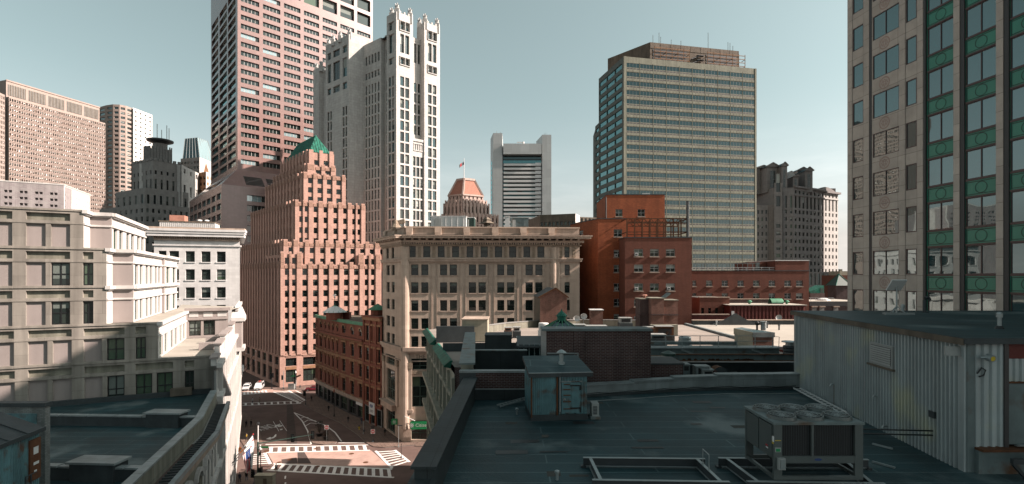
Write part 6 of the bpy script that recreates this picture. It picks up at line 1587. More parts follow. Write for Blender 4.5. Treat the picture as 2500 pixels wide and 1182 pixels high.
# ================================================================ low red roof buildings and small brick tops in the middle distance
def small_tops():
    z = ZC6
    d = 86.5; t = T('gabled_brick_head', 'small gabled red brick stair head in front of the tan building', 'stair head', (P(1350, d).x, d, z))
    A, B = P(1318.5, d), P(1384, d); ze = Z(725, d); za = Z(705, d); m = t.mb('wall'); x0, x1, xm = A.x, B.x, (A.x+B.x)/2+.35
    m.poly([(x0, d, z), (x1, d, z), (x1, d, ze), (xm, d, za), (x0, d, ze)], brickp); W = P(1304, d+9)
    m.poly([(W.x, W.y, z), (x0, d, z), (x0, d, ze), (W.x, W.y, ze)], oliverust); m.poly([(x1, d, z), (x1-1, d+9, z), (x1-1, d+9, ze), (x1, d, ze)], brickp)
    r = t.mb('roof'); r.poly([(x0-.25, d-.2, ze-.1), (xm, d-.2, za+.1), (xm-.8, d+9, za+.1), (W.x-.2, d+9, ze-.1)], flashd); r.poly([(xm, d-.2, za+.1), (x1+.25, d-.2, ze-.1), (x1-.8, d+9, ze-.1), (xm-.8, d+9, za+.1)], flashd)
    r.bar((x0-.3, d-.1, ze-.12), (xm, d-.1, za+.1), .35, .22, rust); r.bar((xm, d-.1, za+.1), (x1+.3, d-.1, ze-.12), .35, .22, rust)
    t.done()
    d = 76.6; t = T('brick_chimney_cluster', 'cluster of weathered pink brick chimney stacks at the foot of the red brick building', 'chimney', (P(1610, d).x, d, z))
    w = t.mb('stack'); 
    for i, (xa, xb, y, dd, dep, m_) in enumerate(((1563, 1590.5, 731, d+1.5, 3, brickd), (1590, 1621, 729.5, d, 3.5, brickp), (1621.2, 1655, 734, d+.6, 3, brickp))):
        w = t.mb('stack', new=True); A, B = P(xa, dd), P(xb, dd); Fx = Face(A, B); Fx.box(w, 0, Fx.L, z-.01, Z(y, dd), -dep, 0, m_); Fx.box(w, -.1, Fx.L+.1, Z(y, dd), Z(y-2, dd), -dep-.1, .1, conc2); Fx.box(w, -.06, Fx.L+.06, Z(770, dd), Z(767, dd), -.2, .1, brickd)
    p = t.mb('flue_pot'); c = P(1573.5, d+3); p.lathe(c, [(.25, Z(731, d)), (.25, Z(724, d)), (.5, Z(723, d)), (.3, Z(721, d))], clay, 8)
    h = t.mb('tilted_hatch'); c = P(1622, d+2.5); h.cbox((c.x, c.y, Z(726, d)), (.7, 0, .55), (0, .9, 0), (-.06, 0, .08), steel)
    bs = t.mb('base'); A, B = P(1590, d-1.2), P(1655, d-1.2); Fx = Face(A, B); Fx.box(bs, 0, Fx.L, z-.005, Z(793, d-1.2), -.8, 0, conc2)
    t.done()
    # big low red brick annexe with corrugated penthouse
    z2 = 25.5; d = 112; t = T('red_annexe', 'low red brick annexe with a red corrugated penthouse in front of the brick wing', 'building', (P(1830, d).x, d, z2))
    w = t.mb('wall'); A, B = P(1708, d), P(1781, d); Fx = Face(A, B)
    t.facade(Fx, z2-4, Z(727, d), Fx.cols([(1712, 1719), (1729, 1736), (1746, 1753.5), (1765, 1773)]), [(Z(766, d), Z(752, d))], brickr, 'plainfar', rev=.25)
    w.prism([A+V2(.1, .3), B+V2(0, .3), B+V2(0, 10), A+V2(.2, 10)], z2-4, Z(727, d)-.02, brickr, roofg); Fx.box(t.mb('coping'), -.1, Fx.L+.1, Z(727, d), Z(725, d), -.5, .1, tanplain)
    C, D = P(1781, d-3), P(1967, d-3); F2 = Face(C, D); w2 = t.mb('corrugated_wall'); zt = Z(746, d-3); corrug(w2, F2, 0, F2.L, z2-4, zt, redmetal, .75, .12)
    F2.box(t.mb('roof'), -.2, F2.L+.2, zt, zt+.15, -8.5, .25, roofw); F2.box(w2, .1, F2.L-.1, z2-4, zt-.01, -8, -.01, redmetal)
    dr = t.mb('door'); u = F2.at(1788); F2.box(dr, u-.25, u+.35, z2+.1, z2+2.2, .13, .2, whitep)
    a, b = P(1690, d-5), P(1781, d-5); F3 = Face(a, b); F3.box(t.mb('parapet'), 0, F3.L, z2-2, Z(769, d-5), -.4, 0, redmetal); F3.box(t.mb('parapet'), 0, F3.L, Z(769, d-5), Z(767, d-5), -.5, .1, tanplain)
    a, b = P(1781, d+4), P(1905, d+4); F4 = Face(a, b); F4.box(w, 0, F4.L, zt, Z(731, d+4), -.4, 0, brickd); F4.box(w, -.05, F4.L+.05, Z(731, d+4), Z(729.5, d+4), -.5, .1, tanplain)
    t.done()
    for i, (x, lab) in enumerate(((1830, 'pale green mushroom vent on the red penthouse, nearer its left end'), (1921, 'pale green mushroom vent on the red penthouse, nearer its right end'))):
        c = P(x, d+.2); v = T('mushroom_vent', lab, 'roof vent', (c.x, c.y, zt+.15), group='vents on the red penthouse'); v.mb('stem').lathe(c, [(.28, zt+.15), (.28, zt+.6)], copperl, 8); v.mb('cap').lathe(c, [(.5, zt+.6), (.5, zt+.75), (.25, zt+.95), (.1, zt+1.0)], copperl, 10); v.done()
    c = P(1893, d+1.2); v = T('vent_hood', 'wide pale green curved vent hood on the red penthouse roof', 'roof vent', (c.x, c.y, zt+.15)); hb = v.mb('hood'); n = 6
    for k in range(n):
        t0, t1 = math.pi*.5*k/n, math.pi*.5*(k+1)/n; p0 = (c.y-1.1*math.cos(t0), zt+.35+.95*math.sin(t0)); p1 = (c.y-1.1*math.cos(t1), zt+.35+.95*math.sin(t1))
        hb.poly([(c.x-1.35, p0[0], p0[1]), (c.x+1.35, p0[0], p0[1]), (c.x+1.35, p1[0], p1[1]), (c.x-1.35, p1[0], p1[1])], copperl)
    hb.box(c.x-1.3, c.x+1.3, c.y-.9, c.y+.8, zt+.14, zt+.4, frgreen); hb.poly([(c.x-1.35, c.y, zt+1.3), (c.x+1.35, c.y, zt+1.3), (c.x+1.35, c.y+.6, zt+.4), (c.x-1.35, c.y+.6, zt+.4)], copperl); v.done()
    # white roofed building with red brick edge
    t = T('white_roof_building', 'low building with a wide pale white roof left of the corrugated shed', 'building', (50, 80, 0)); zr = 26.35
    E = [V2(31.2, 92.6), V2(31.2, 62.5), V2(36, 55.5), V2(70, 60.5), V2(78, 93.6)]
    t.mb('roof').poly([(p.x, p.y, zr) for p in E], roofw); w = t.mb('wall')
    for i in range(5): p, q = E[i], E[(i+1) % 5]; w.poly([(p.x, p.y, 0), (q.x, q.y, 0), (q.x, q.y, zr), (p.x, p.y, zr)], brickr)
    cp = t.mb('coping')
    for i in (0, 1, 2): Fx = Face(E[i], E[i+1]); Fx.box(cp, 0, Fx.L, zr-.05, zr+.3, -.4, .05, flash); Fx.box(w, .1, Fx.L-.1, 24.6, zr-.06, .003, .12, redmetal)
    rg = t.mb('ridge_flashing'); Fx = Face(V2(32.5, 92.2), V2(76, 93.2)); Fx.box(rg, 0, Fx.L, zr, zr+.75, -.5, 0, flashd); Fx.box(rg, 0, Fx.L, zr+.75, zr+.9, -.6, .1, tanplain)
    g_ = t.mb('gable_flashing'); c = P(1797, 91.8); g_.poly([(c.x-4.5, c.y, zr+.02), (c.x+4.5, c.y, zr+.02), (c.x+2.0, c.y, zr+.9), (c.x, c.y, zr+2.1), (c.x-2.0, c.y, zr+.9)], flashd); g_.poly([(c.x-2.0, c.y+.5, zr+.9), (c.x, c.y+.5, zr+2.1), (c.x+2, c.y+.5, zr+.9), (c.x+4.5, c.y+.5, zr), (c.x-4.5, c.y+.5, zr)], flashd)
    for a, b in (((-4.5, .02), (-2, .9)), ((-2, .9), (0, 2.1)), ((0, 2.1), (2, .9)), ((2, .9), (4.5, .02))): g_.poly([(c.x+a[0], c.y, zr+a[1]), (c.x+b[0], c.y, zr+b[1]), (c.x+b[0], c.y+.5, zr+b[1]), (c.x+a[0], c.y+.5, zr+a[1])], flashd)
    t.done()
    # brick stair house on that roof
    d = 60.6; A, B, W = P(1838, d), P(1889, d), P(1793, d+4.9); t = T('brick_stair_house', 'grey roofed brick stair house with a white side wall on the white roof', 'stair house', (A.x, A.y, zr)); zz = Z(812, d); w = t.mb('wall')
    FA, FB = Face(W, A), Face(A, B); FA.quad(w, 0, FA.L, zr-1.5, zz, 0, cream); FB.quad(w, 0, FB.L, zr-1.5, zz, 0, brickp); k = V2(-1.1, 6)
    for p, q in ((B, B+k), (B+k, W)): w.poly([(p.x, p.y, zr-1.5), (q.x, q.y, zr-1.5), (q.x, q.y, zz), (p.x, p.y, zz)], brickp)
    fa = t.mb('fascia'); FA.box(fa, -.1, FA.L, zz-.75, zz+.02, -.2, .06, cream); FB.box(fa, 0, FB.L+.1, zz-.55, zz+.02, -.2, .08, flash); t.mb('roof').poly([(p.x, p.y, zz+.03) for p in (A, B, B+k, W)], roofd)
    c = (A+B+k)*.5; c = P(1864, d+2.6); fl_ = t.mb('flue'); fl_.lathe(c, [(.32, zz), (.32, zz+1.0), (.38, zz+1.02), (.38, zz+1.1)], galv, 10); fl_.lathe(c+V2(-.75, .1), [(.12, zz), (.12, zz+.6), (.3, zz+.65), (.3, zz+.95), (.1, zz+1.1)], blackm, 8); t.done()
    # standing seam pipes on the white roof
    for i, (x, y, lab) in enumerate(((1749, 796, 'small bent vent pipe near the far left of the white roof'), (1873, 801, 'short dark vent pipe standing behind the brick stair house'), (1902, 806, 'short dark vent pipe at the right of the white roof'))):
        p = G(x, y, zr); v = T('vent_pipe', lab, 'vent pipe', (p.x, p.y, zr), group='vent pipes on the white roof'); v.mb('pipe').tube([(p.x, p.y, zr), (p.x, p.y, zr+.75)], .12, steeld if i else galv, 8); v.mb('cap').lathe(p, [(.2, zr+.75), (.2, zr+.9), (.05, zr+.95)], steeld if i else galv, 8); v.done()
    dsh = G(1900, 782, zr+.6); v = T('satellite_dish', 'small tilted satellite dish at the foot of the red corrugated penthouse', 'satellite dish', (dsh.x, dsh.y, zr)); b = v.mb('dish'); 
    for k in range(10):
        a0, a1 = k*.6283, (k+1)*.6283; b.poly([(dsh.x, dsh.y, zr+1.1), (dsh.x+.6*math.cos(a0), dsh.y-.25, zr+1.1+.55*math.sin(a0)), (dsh.x+.6*math.cos(a1), dsh.y-.25, zr+1.1+.55*math.sin(a1))], whitep)
    v.mb('post').bar((dsh.x, dsh.y+.05, zr), (dsh.x, dsh.y+.05, zr+1.1), .07, .07, galv); v.done()
    # ------------ things on the copper-corniced building's roof
    d = 67.7; A, B = P(1128, d), P(1190, d); t = T('cream_roof_box', 'cream painted block penthouse on the pale roof above the green cornice', 'roof house', (A.x, d, z)); Fx = Face(A, B); Fx.box(t.mb('wall'), 0, Fx.L, z-.01, Z(781, d), -4.5, 0, cream); Fx.box(t.mb('base'), -.02, Fx.L+.02, z-.008, Z(834, d), -4.52, .03, flashd); Fx.box(t.mb('coping'), -.1, Fx.L+.1, Z(781, d), Z(779, d), -4.6, .1, tanplain); t.done()
    d = 58.8; A, B = P(1184, d), P(1249, d); t = T('black_roof_box', 'matt black felt covered roof box in front of the pale roof', 'roof box', (A.x, d, z)); Fx = Face(A, B); Fx.box(t.mb('casing'), 0, Fx.L, z-.01, Z(820, d), -3, 0, parap); Fx.box(t.mb('lid'), -.05, Fx.L+.05, Z(820, d), Z(818, d), -3.05, .05, flashd); t.done()
    d = 51.7; A, B = P(1266, d), P(1331, d); t = T('glazed_lean_to', 'low teal lean-to skylight with a felt roof left of the dark brick block', 'skylight', (A.x, d, z)); Fx = Face(A, B); zt2 = Z(842, d); w = t.mb('frame')
    for k in range(6): Fx.box(w, Fx.L*k/5-.05, Fx.L*k/5+.05, z-.6, zt2, -.1, .06, steel)
    Fx.quad(t.mb('glazing'), 0, Fx.L, z-.6, zt2, 0, teal); t.mb('roof').raw([Fx.pt(-.2, zt2-.1, .3), Fx.pt(Fx.L+.2, zt2-.1, .3), Fx.pt(Fx.L+.1, zt2+.45, -4), Fx.pt(-.1, zt2+.45, -4)], [(0, 1, 2, 3)], [flashd]); t.mb('roof').raw([Fx.pt(-.2, zt2-.3, .3), Fx.pt(Fx.L+.2, zt2-.3, .3), Fx.pt(Fx.L+.2, zt2-.1, .3), Fx.pt(-.2, zt2-.1, .3)], [(0, 1, 2, 3)], [steeld]); Fx.box(w, 0, Fx.L, z-.7, z-.4, -4, .05, steeld); t.done()
    # glass pyramid skylight
    d = 55.3; c = P(1371, d); t = T('pyramid_skylight', 'dark green glazed pyramid skylight with a ventilator on top behind the brick block', 'skylight', (c.x, c.y, z)); r = 2.1; zb, za = Z(806, d), Z(782, d); b = t.mb('glazing'); fr = t.mb('glazing_bar')
    cs = [c+V2(-r, -r), c+V2(r, -r), c+V2(r, r), c+V2(-r, r)]; tp = [c+(q-c)*.22 for q in cs]; b.frus(cs, zb, tp, za, teal)
    for i in range(4):
        for k in range(5):
            p, q = cs[i].lerp(cs[(i+1) % 4], k/4), tp[i].lerp(tp[(i+1) % 4], k/4); fr.bar((p.x, p.y, zb), (q.x, q.y, za), .08, .08, copperl)
    t.mb('curb').prism(cs, z, zb, steel); t.mb('ventilator').lathe(c, [(.5, za-.05), (.5, za+.4), (.62, za+.42), (.62, za+.55), (.5, za+.6), (.45, za+.7), (.1, za+1.0), (.06, za+1.2)], copper, 12); t.done()
    # round tank-like fans
    for x, y, dd, lab in ((1327, 803, 64.2, 'ribbed white round roof fan left of the green pyramid skylight'), (1672, 838, 58.8, 'squat galvanised round roof fan behind the catwalk railing')):
        c = P(x, dd); zz = Z(y, dd); v = T('round_roof_fan', lab, 'roof fan', (c.x, c.y, z), group='round roof fans'); b = v.mb('housing'); r = .62 if x < 1400 else .68
        b.lathe(c, [(r*1.15, z), (r*1.15, zz-.2), (r, zz-.18), (r, zz+.1), (r*1.06, zz+.12), (r*1.06, zz+.35), (r, zz+.37), (r, zz+.6), (r*1.05, zz+.62), (r*.95, zz+.75), (.1, zz+.8)], whitep if x < 1400 else galv, 18); v.mb('base').lathe(c, [(r*1.5, z), (r*1.5, z+.15)], flash, 14); v.done()
    # air handling boxes
    def hbox(x0, x1, y0, y1, d, m, lab, name='air_handler', fan=False, legs=False):
        A, B = P(x0, d), P(x1, d); Fx = Face(A, B); zb, zt_ = Z(y1, d), Z(y0, d); v = T(name, lab, 'air conditioner', (A.x, d, zb), group='rooftop air units'); b = v.mb('casing'); Fx.box(b, 0, Fx.L, zb, zt_, -1.3, 0, m); Fx.box(v.mb('lid'), -.05, Fx.L+.05, zt_, zt_+.07, -1.35, .05, unitlight)
        gr = v.mb('grille'); Fx.quad(gr, Fx.L*.12, Fx.L*.88, zb+(zt_-zb)*.2, zt_-(zt_-zb)*.18, .015, mesh_dark)
        Fx.box(v.mb('base'), -.1, Fx.L+.1, z-.003, zb, -1.4, .1, flashd); v.done()
    hbox(1232, 1249, 801, 809, 71.3, clay, 'small rust pink condenser just behind the black felt box'); hbox(1253, 1270, 800, 809, 72.2, whitep, 'small white condenser right of the rust pink one'); hbox(1262, 1280, 826, 838, 55.2, clay, 'pink framed condenser beside the glazed lean-to')
    hbox(1397, 1430, 794, 806, 65.9, unitlight, 'long pale condenser row right of the pyramid skylight'); hbox(1432, 1482, 797, 806, 62.4, steel, 'dark topped long duct unit above the brick block'); hbox(1514, 1543, 777, 789, 74.8, unitlight, 'pale raised condenser on thin legs at the brick tower foot')
    hbox(1575, 1598, 800, 818, 71.3, clay, 'pink cooling box left of the wedge hooded unit'); hbox(1602, 1645, 798, 820, 67.7, rust, 'rusty wide cooling unit with a white pot beside it'); hbox(1591, 1626, 818, 828, 60.6, unit, 'grey green duct box behind the catwalk end')
    hw = T('wedge_hood', 'black wedge shaped intake hood on the rusty cooling unit', 'intake hood', (P(1633, 66.8).x, 66.8, z)); c = P(1633, 66.4); q = hw.mb('hood'); q.raw([(c.x-.7, c.y, z+.1), (c.x+.75, c.y, z+.1), (c.x, c.y, z+1.5), (c.x-.7, c.y+.9, z+.1), (c.x+.75, c.y+.9, z+.1), (c.x, c.y+.9, z+1.5)], [(0, 1, 2), (1, 4, 5, 2), (3, 0, 2, 5), (4, 3, 5)], [blackm, rust, rust, rust]); hw.done()
    d = 82; A, B = P(1443, d), P(1472, d); t = T('brick_roof_stack', 'small square brick stack with a pale cap left of the brick wall tinted with orange glow', 'chimney', (A.x, d, z)); Fx = Face(A, B); Fx.box(t.mb('stack'), 0, Fx.L, z-.01, Z(758, d), -1.8, 0, brickp); Fx.box(t.mb('cap'), -.12, Fx.L+.12, Z(758, d), Z(756, d), -1.9, .12, whitep); t.done()
    for x, y, lab in ((1408, 777, 'white dish antenna left of the small brick stack'), (1425, 772, 'upright white dish antenna beside the other dish')):
        p = P(x, 82.9); zz = Z(y, 82.9); v = T('dish_antenna', lab, 'satellite dish', (p.x, p.y, z), group='dish antennas by the brick stack'); b = v.mb('dish')
        for k in range(10):
            a0, a1 = k*.6283, (k+1)*.6283; b.poly([(p.x, p.y, zz), (p.x+.55*math.cos(a0), p.y-.2, zz+.5*math.sin(a0)), (p.x+.55*math.cos(a1), p.y-.2, zz+.5*math.sin(a1))], whitep)
        v.mb('post').bar((p.x, p.y+.05, z), (p.x, p.y+.05, zz), .08, .08, galv); v.done()
small_tops()

# ================================================================ small far buildings seen between the brick wing and the granite tower
def right_gap():
    d = 150; c = P(2048, d); t = T('green_pyramid_roof', 'small building with a dark green pyramid roof beside the granite tower', 'building', (c.x, c.y, 0)); hw = 2.4
    q = [c+V2(-hw, -hw), c+V2(hw, -hw), c+V2(hw, hw), c+V2(-hw, hw)]; ze, za = Z(697, d), Z(669, d); t.mb('wall').prism([c+(p-c)*.85 for p in q], 0, ze, brickd); r = t.mb('roof'); r.frus(q, ze, [c+V2(0, 0)]*4, za, copper if False else frgreen, cap=False)
    for p in q: r.bar((p.x, p.y, ze), (c.x, c.y, za), .18, .18, copper)
    t.done()
    d = 128; A, B = P(1976, d), P(2120, d); t = T('white_roofed_row', 'low row house block with white flat roof and pale hooded dormers beside the granite tower', 'building', (A.x, d, 0)); Fx = Face(A, B); zt = Z(736, d); t.facade(Fx, 0, zt-1.2, Fx.cols([(1984, 1990), (2001, 2012), (2034, 2046)]), [(Z(760, d), Z(752, d))], brickd, 'plainfar', rev=.2)
    w = t.mb('mansard'); Fx.box(w, 0, Fx.L, zt-1.2, zt, -.5, .1, grandark); rf = t.mb('roof'); rf.poly([Fx.pt(0, zt+.02, .1), Fx.pt(Fx.L, zt+.02, .1), Fx.pt(Fx.L, zt+.02, -14), Fx.pt(0, zt+.02, -14)], roofw); t.mb('wall').box(A.x, B.x, d+.3, d+14, 0, zt-.05, brickd)
    for x in (1987, 2006, 2040):
        hd = t.mb('dormer_hood', new=True); u = Fx.at(x); Fx.box(hd, u-.75, u+.75, Z(750, d), Z(747.5, d), -.2, .5, tanplain); Fx.box(hd, u-.6, u+.6, Z(760, d), Z(750, d), .0, .12, greystone)
    rl = t.mb('railing'); 
    for zz in (zt+.8, zt+.4): rl.bar(Fx.pt(.3, zz, -2), Fx.pt(Fx.L*.5, zz, -2), .07, .07, alum)
    for k in range(6): rl.bar(Fx.pt(.3+k*1.2, zt, -2), Fx.pt(.3+k*1.2, zt+.8, -2), .07, .07, alum)
    sk = t.mb('dome_skylight'); c = Fx.p2(Fx.at(2040), -5); sk.lathe(c, [(1.6, zt), (1.4, zt+.35), (.7, zt+.6), (.1, zt+.7)], whitep, 12)
    t.done()
    d = 140; A, B = P(1990, d), P(2012, d); t = T('green_roof_house', 'green sheet metal lean-to roof house behind the white roofed row', 'roof house', (A.x, d, 0)); b = t.mb('casing'); zl = Z(716, d); b.raw([(A.x-1.3, d, zl), (B.x, d, zl), (B.x, d, Z(697, d)), (A.x-1.3, d, Z(712, d)), (A.x-1.3, d+4, zl), (B.x, d+4, zl), (B.x, d+4, Z(697, d)), (A.x-1.3, d+4, Z(712, d))], [(0, 1, 2, 3), (1, 5, 6, 2), (3, 2, 6, 7), (4, 0, 3, 7)], [copper]*4); t.mb('door').box(B.x-1.1, B.x-.2, d-.08, d-.01, zl, Z(704, d), frgreen); t.mb('base').box(A.x-1.4, B.x+.1, d-.2, d+4.2, 0, zl, brickd); t.done()
    d = 230; A, B = P(2052, d), P(2110, d); t = T('brown_row_building', 'small brown brick building with a pale top storey low on the skyline', 'building', (A.x, d, 0)); Fx = Face(A, B); t.facade(Fx, 0, Z(672, d), Fx.even(4, .4), [(Z(692, d), Z(684, d))], brickr, 'plainfar', rev=.2); t.mb('upper_storey').box(A.x+1, B.x, d+2, d+10, Z(673, d), Z(662, d), cream); t.mb('wall').box(A.x, B.x, d+.3, d+14, 0, Z(672, d)-.05, brickr); t.mb('chimney').box(A.x+1.6, A.x+2.8, d+3, d+4, Z(662, d), Z(657, d), conc2); t.done()
right_gap()

# ================================================================ tall granite and green panel tower at right
def green_panel_tower():
    A = P(2070, 52.0); u = V2(.1456, -.9893).normalized(); Fx = Face(A, A+u*47.0)
    t = T('green_panel_tower', 'tall brown granite tower with mirror windows and green ringed panels on the right', 'tower', (A.x, A.y, 0))
    t.occl = [(1935, 2500, 770)]
    top = 81.5; xr = 2131; ur = Fx.at(xr); dr = Fx.p2(ur).y
    pit = 95*dr/F; hw = 58*dr/F; zb = Z(671, dr)
    rw = []; k = -8
    while zb+k*pit+hw < top-1: rw.append((zb+k*pit, zb+k*pit+hw)); k += 1
    rw = [r for r in rw if r[0] > .5]
    c1 = Fx.cols([(2082, 2108), (2131, 2195), (2211.5, 2238)])
    t.facade(Fx, 0, top, [c1[0]], rw, gran, 'mirror1', rev=.07, u0=0, u1=Fx.at(2123))
    t.facade(Fx, 0, top, [c1[1]], rw, gran, 'mirror2', rev=.07, u0=Fx.at(2123), u1=Fx.at(2202))
    t.facade(Fx, 0, top, [c1[2]], rw, gran, 'mirror1', rev=.07, u0=Fx.at(2202), u1=Fx.at(2256))
    g0 = Fx.at(2262); gp = Fx.at(2355)-Fx.at(2262); gw = Fx.at(2328)-Fx.at(2262)
    cols = []; q = g0
    while q+gp < Fx.L: cols.append((q, q+gw)); q += gp
    t.facade(Fx, 0, top, cols, rw, greenp, 'mirror2', rev=.05, u0=Fx.at(2256), o=-.12)
    pr = t.mb('pier'); fn = t.mb('fin'); rs = t.mb('medallion'); rg = t.mb('green_ring'); fr = t.mb('panel_frame')
    Fx.box(fn, Fx.at(2123), Fx.at(2128.5), 0, top, .003, .03, grandark); Fx.box(fn, Fx.at(2255), Fx.at(2260), 0, top, -.13, .02, grandark)  # flat dark strips beside the piers, their shadow put in as colour
    for a, b in ((0, Fx.at(2081)), (Fx.at(2108.8), Fx.at(2122.5)), (Fx.at(2196), Fx.at(2210.5)), (Fx.at(2239.5), Fx.at(2254))): Fx.box(pr, a, b, 0, top, .003, .05, gran)
    for a, b in cols:
        pa = b+.02; Fx.box(pr, pa, a+gp-(gp-gw)*.42, 0, top, -.14, .05, gran); Fx.box(fn, a+gp-(gp-gw)*.42+.003, a+gp-.03, 0, top, -.14, .0, grandark)
    def ring(mb, uc, zc, r0, r1, o, m, n=20, dz=1.0):
        for k in range(n):
            a0, a1 = 6.28319*k/n, 6.28319*(k+1)/n
            mb.poly([Fx.pt(uc+r0*math.cos(a0), zc+dz*r0*math.sin(a0), o), Fx.pt(uc+r1*math.cos(a0), zc+dz*r1*math.sin(a0), o), Fx.pt(uc+r1*math.cos(a1), zc+dz*r1*math.sin(a1), o), Fx.pt(uc+r0*math.cos(a1), zc+dz*r0*math.sin(a1), o)], m)
    for i in range(len(rw)):
        c, d = rw[i]; z0 = d; z1 = rw[i+1][0] if i+1 < len(rw) else d+pit-hw
        zc = (z0+z1)/2; a, b = c1[1]; uc = a+(b-a)*.46; r = (z1-z0)*.40; ru = r*1.0
        if 18 < zc < 70:
            ring(rs, uc, zc, r*.80, r, .006, rose)
            for j in range(8):
                an = j*.7854; px, pz = uc+r*.52*math.cos(an), zc+r*.52*math.sin(an); s = r*.15
                if j % 2 == 0: rs.poly([Fx.pt(px-s, pz, .006), Fx.pt(px, pz-s, .006), Fx.pt(px+s, pz, .006), Fx.pt(px, pz+s, .006)], rose)
                else: ring(rs, px, pz, s*.5, s*.95, .006, rose, 8)
            for ss in (-.22, .22):
                rs.poly([Fx.pt(uc-r*.5, zc+r*ss-.03, .006), Fx.pt(uc+r*.5, zc+r*ss-.03, .006), Fx.pt(uc+r*.5, zc+r*ss+.03, .006), Fx.pt(uc-r*.5, zc+r*ss+.03, .006)], rose)
                rs.poly([Fx.pt(uc+r*ss-.03, zc-r*.5, .007), Fx.pt(uc+r*ss+.03, zc-r*.5, .007), Fx.pt(uc+r*ss+.03, zc+r*.5, .007), Fx.pt(uc+r*ss-.03, zc+r*.5, .007)], rose)
        for a, b in cols:
            uc = (a+b)/2
            if 18 < zc < 70: ring(rg, uc, zc, (z1-z0)*.28, (z1-z0)*.315, -.105, greend, 24)
            Fx.box(fr, a, b, z0+.0, z0+.13, -.119, -.05, frb); Fx.box(fr, a, b, z1-.13, z1, -.119, -.05, frb); Fx.box(fr, a+.05, a+.11, z0+.16, z1-.16, -.119, -.10, greend); Fx.box(fr, b-.11, b-.05, z0+.16, z1-.16, -.119, -.10, greend); Fx.box(fr, a+.11, b-.11, z0+.22, z0+.27, -.119, -.10, greend); Fx.box(fr, a+.11, b-.11, z1-.27, z1-.22, -.119, -.10, greend)
    n = -Fx.n; B = Fx.B; w = t.mb('wall'); C, D = B+n*34, A+n*34
    for p, q in ((B, C), (C, D), (D, A)): w.poly([(p.x, p.y, 0), (q.x, q.y, 0), (q.x, q.y, top), (p.x, p.y, top)], gran)
    t.mb('roof').poly([(p.x, p.y, top) for p in (A, B, C, D)], roofg)
    t.done()
green_panel_tower()

def hidden_tower():  # added out of view to cast shade on the gabled tower
    t = T('added_shade_tower', 'unseen grey tower added behind the green panel tower to shade the gabled tower', 'tower', (240, 318, 0)); w = t.mb('wall'); A = V2(228, 300)
    for p, q in ((V2(228, 341), V2(228, 300)), (V2(228, 300), V2(268, 300))):
        Fx = Face(p, q); t.facade(Fx, 0, 150, Fx.even(8, .5), rows(4, 2.4, 5.5, 26), greystone, None, rev=.4)
    w.prism([V2(228.6, 300.6), V2(268, 300.6), V2(268, 341), V2(228.6, 341)], 0, 149.9, greystone, roofg); t.done()
hidden_tower()
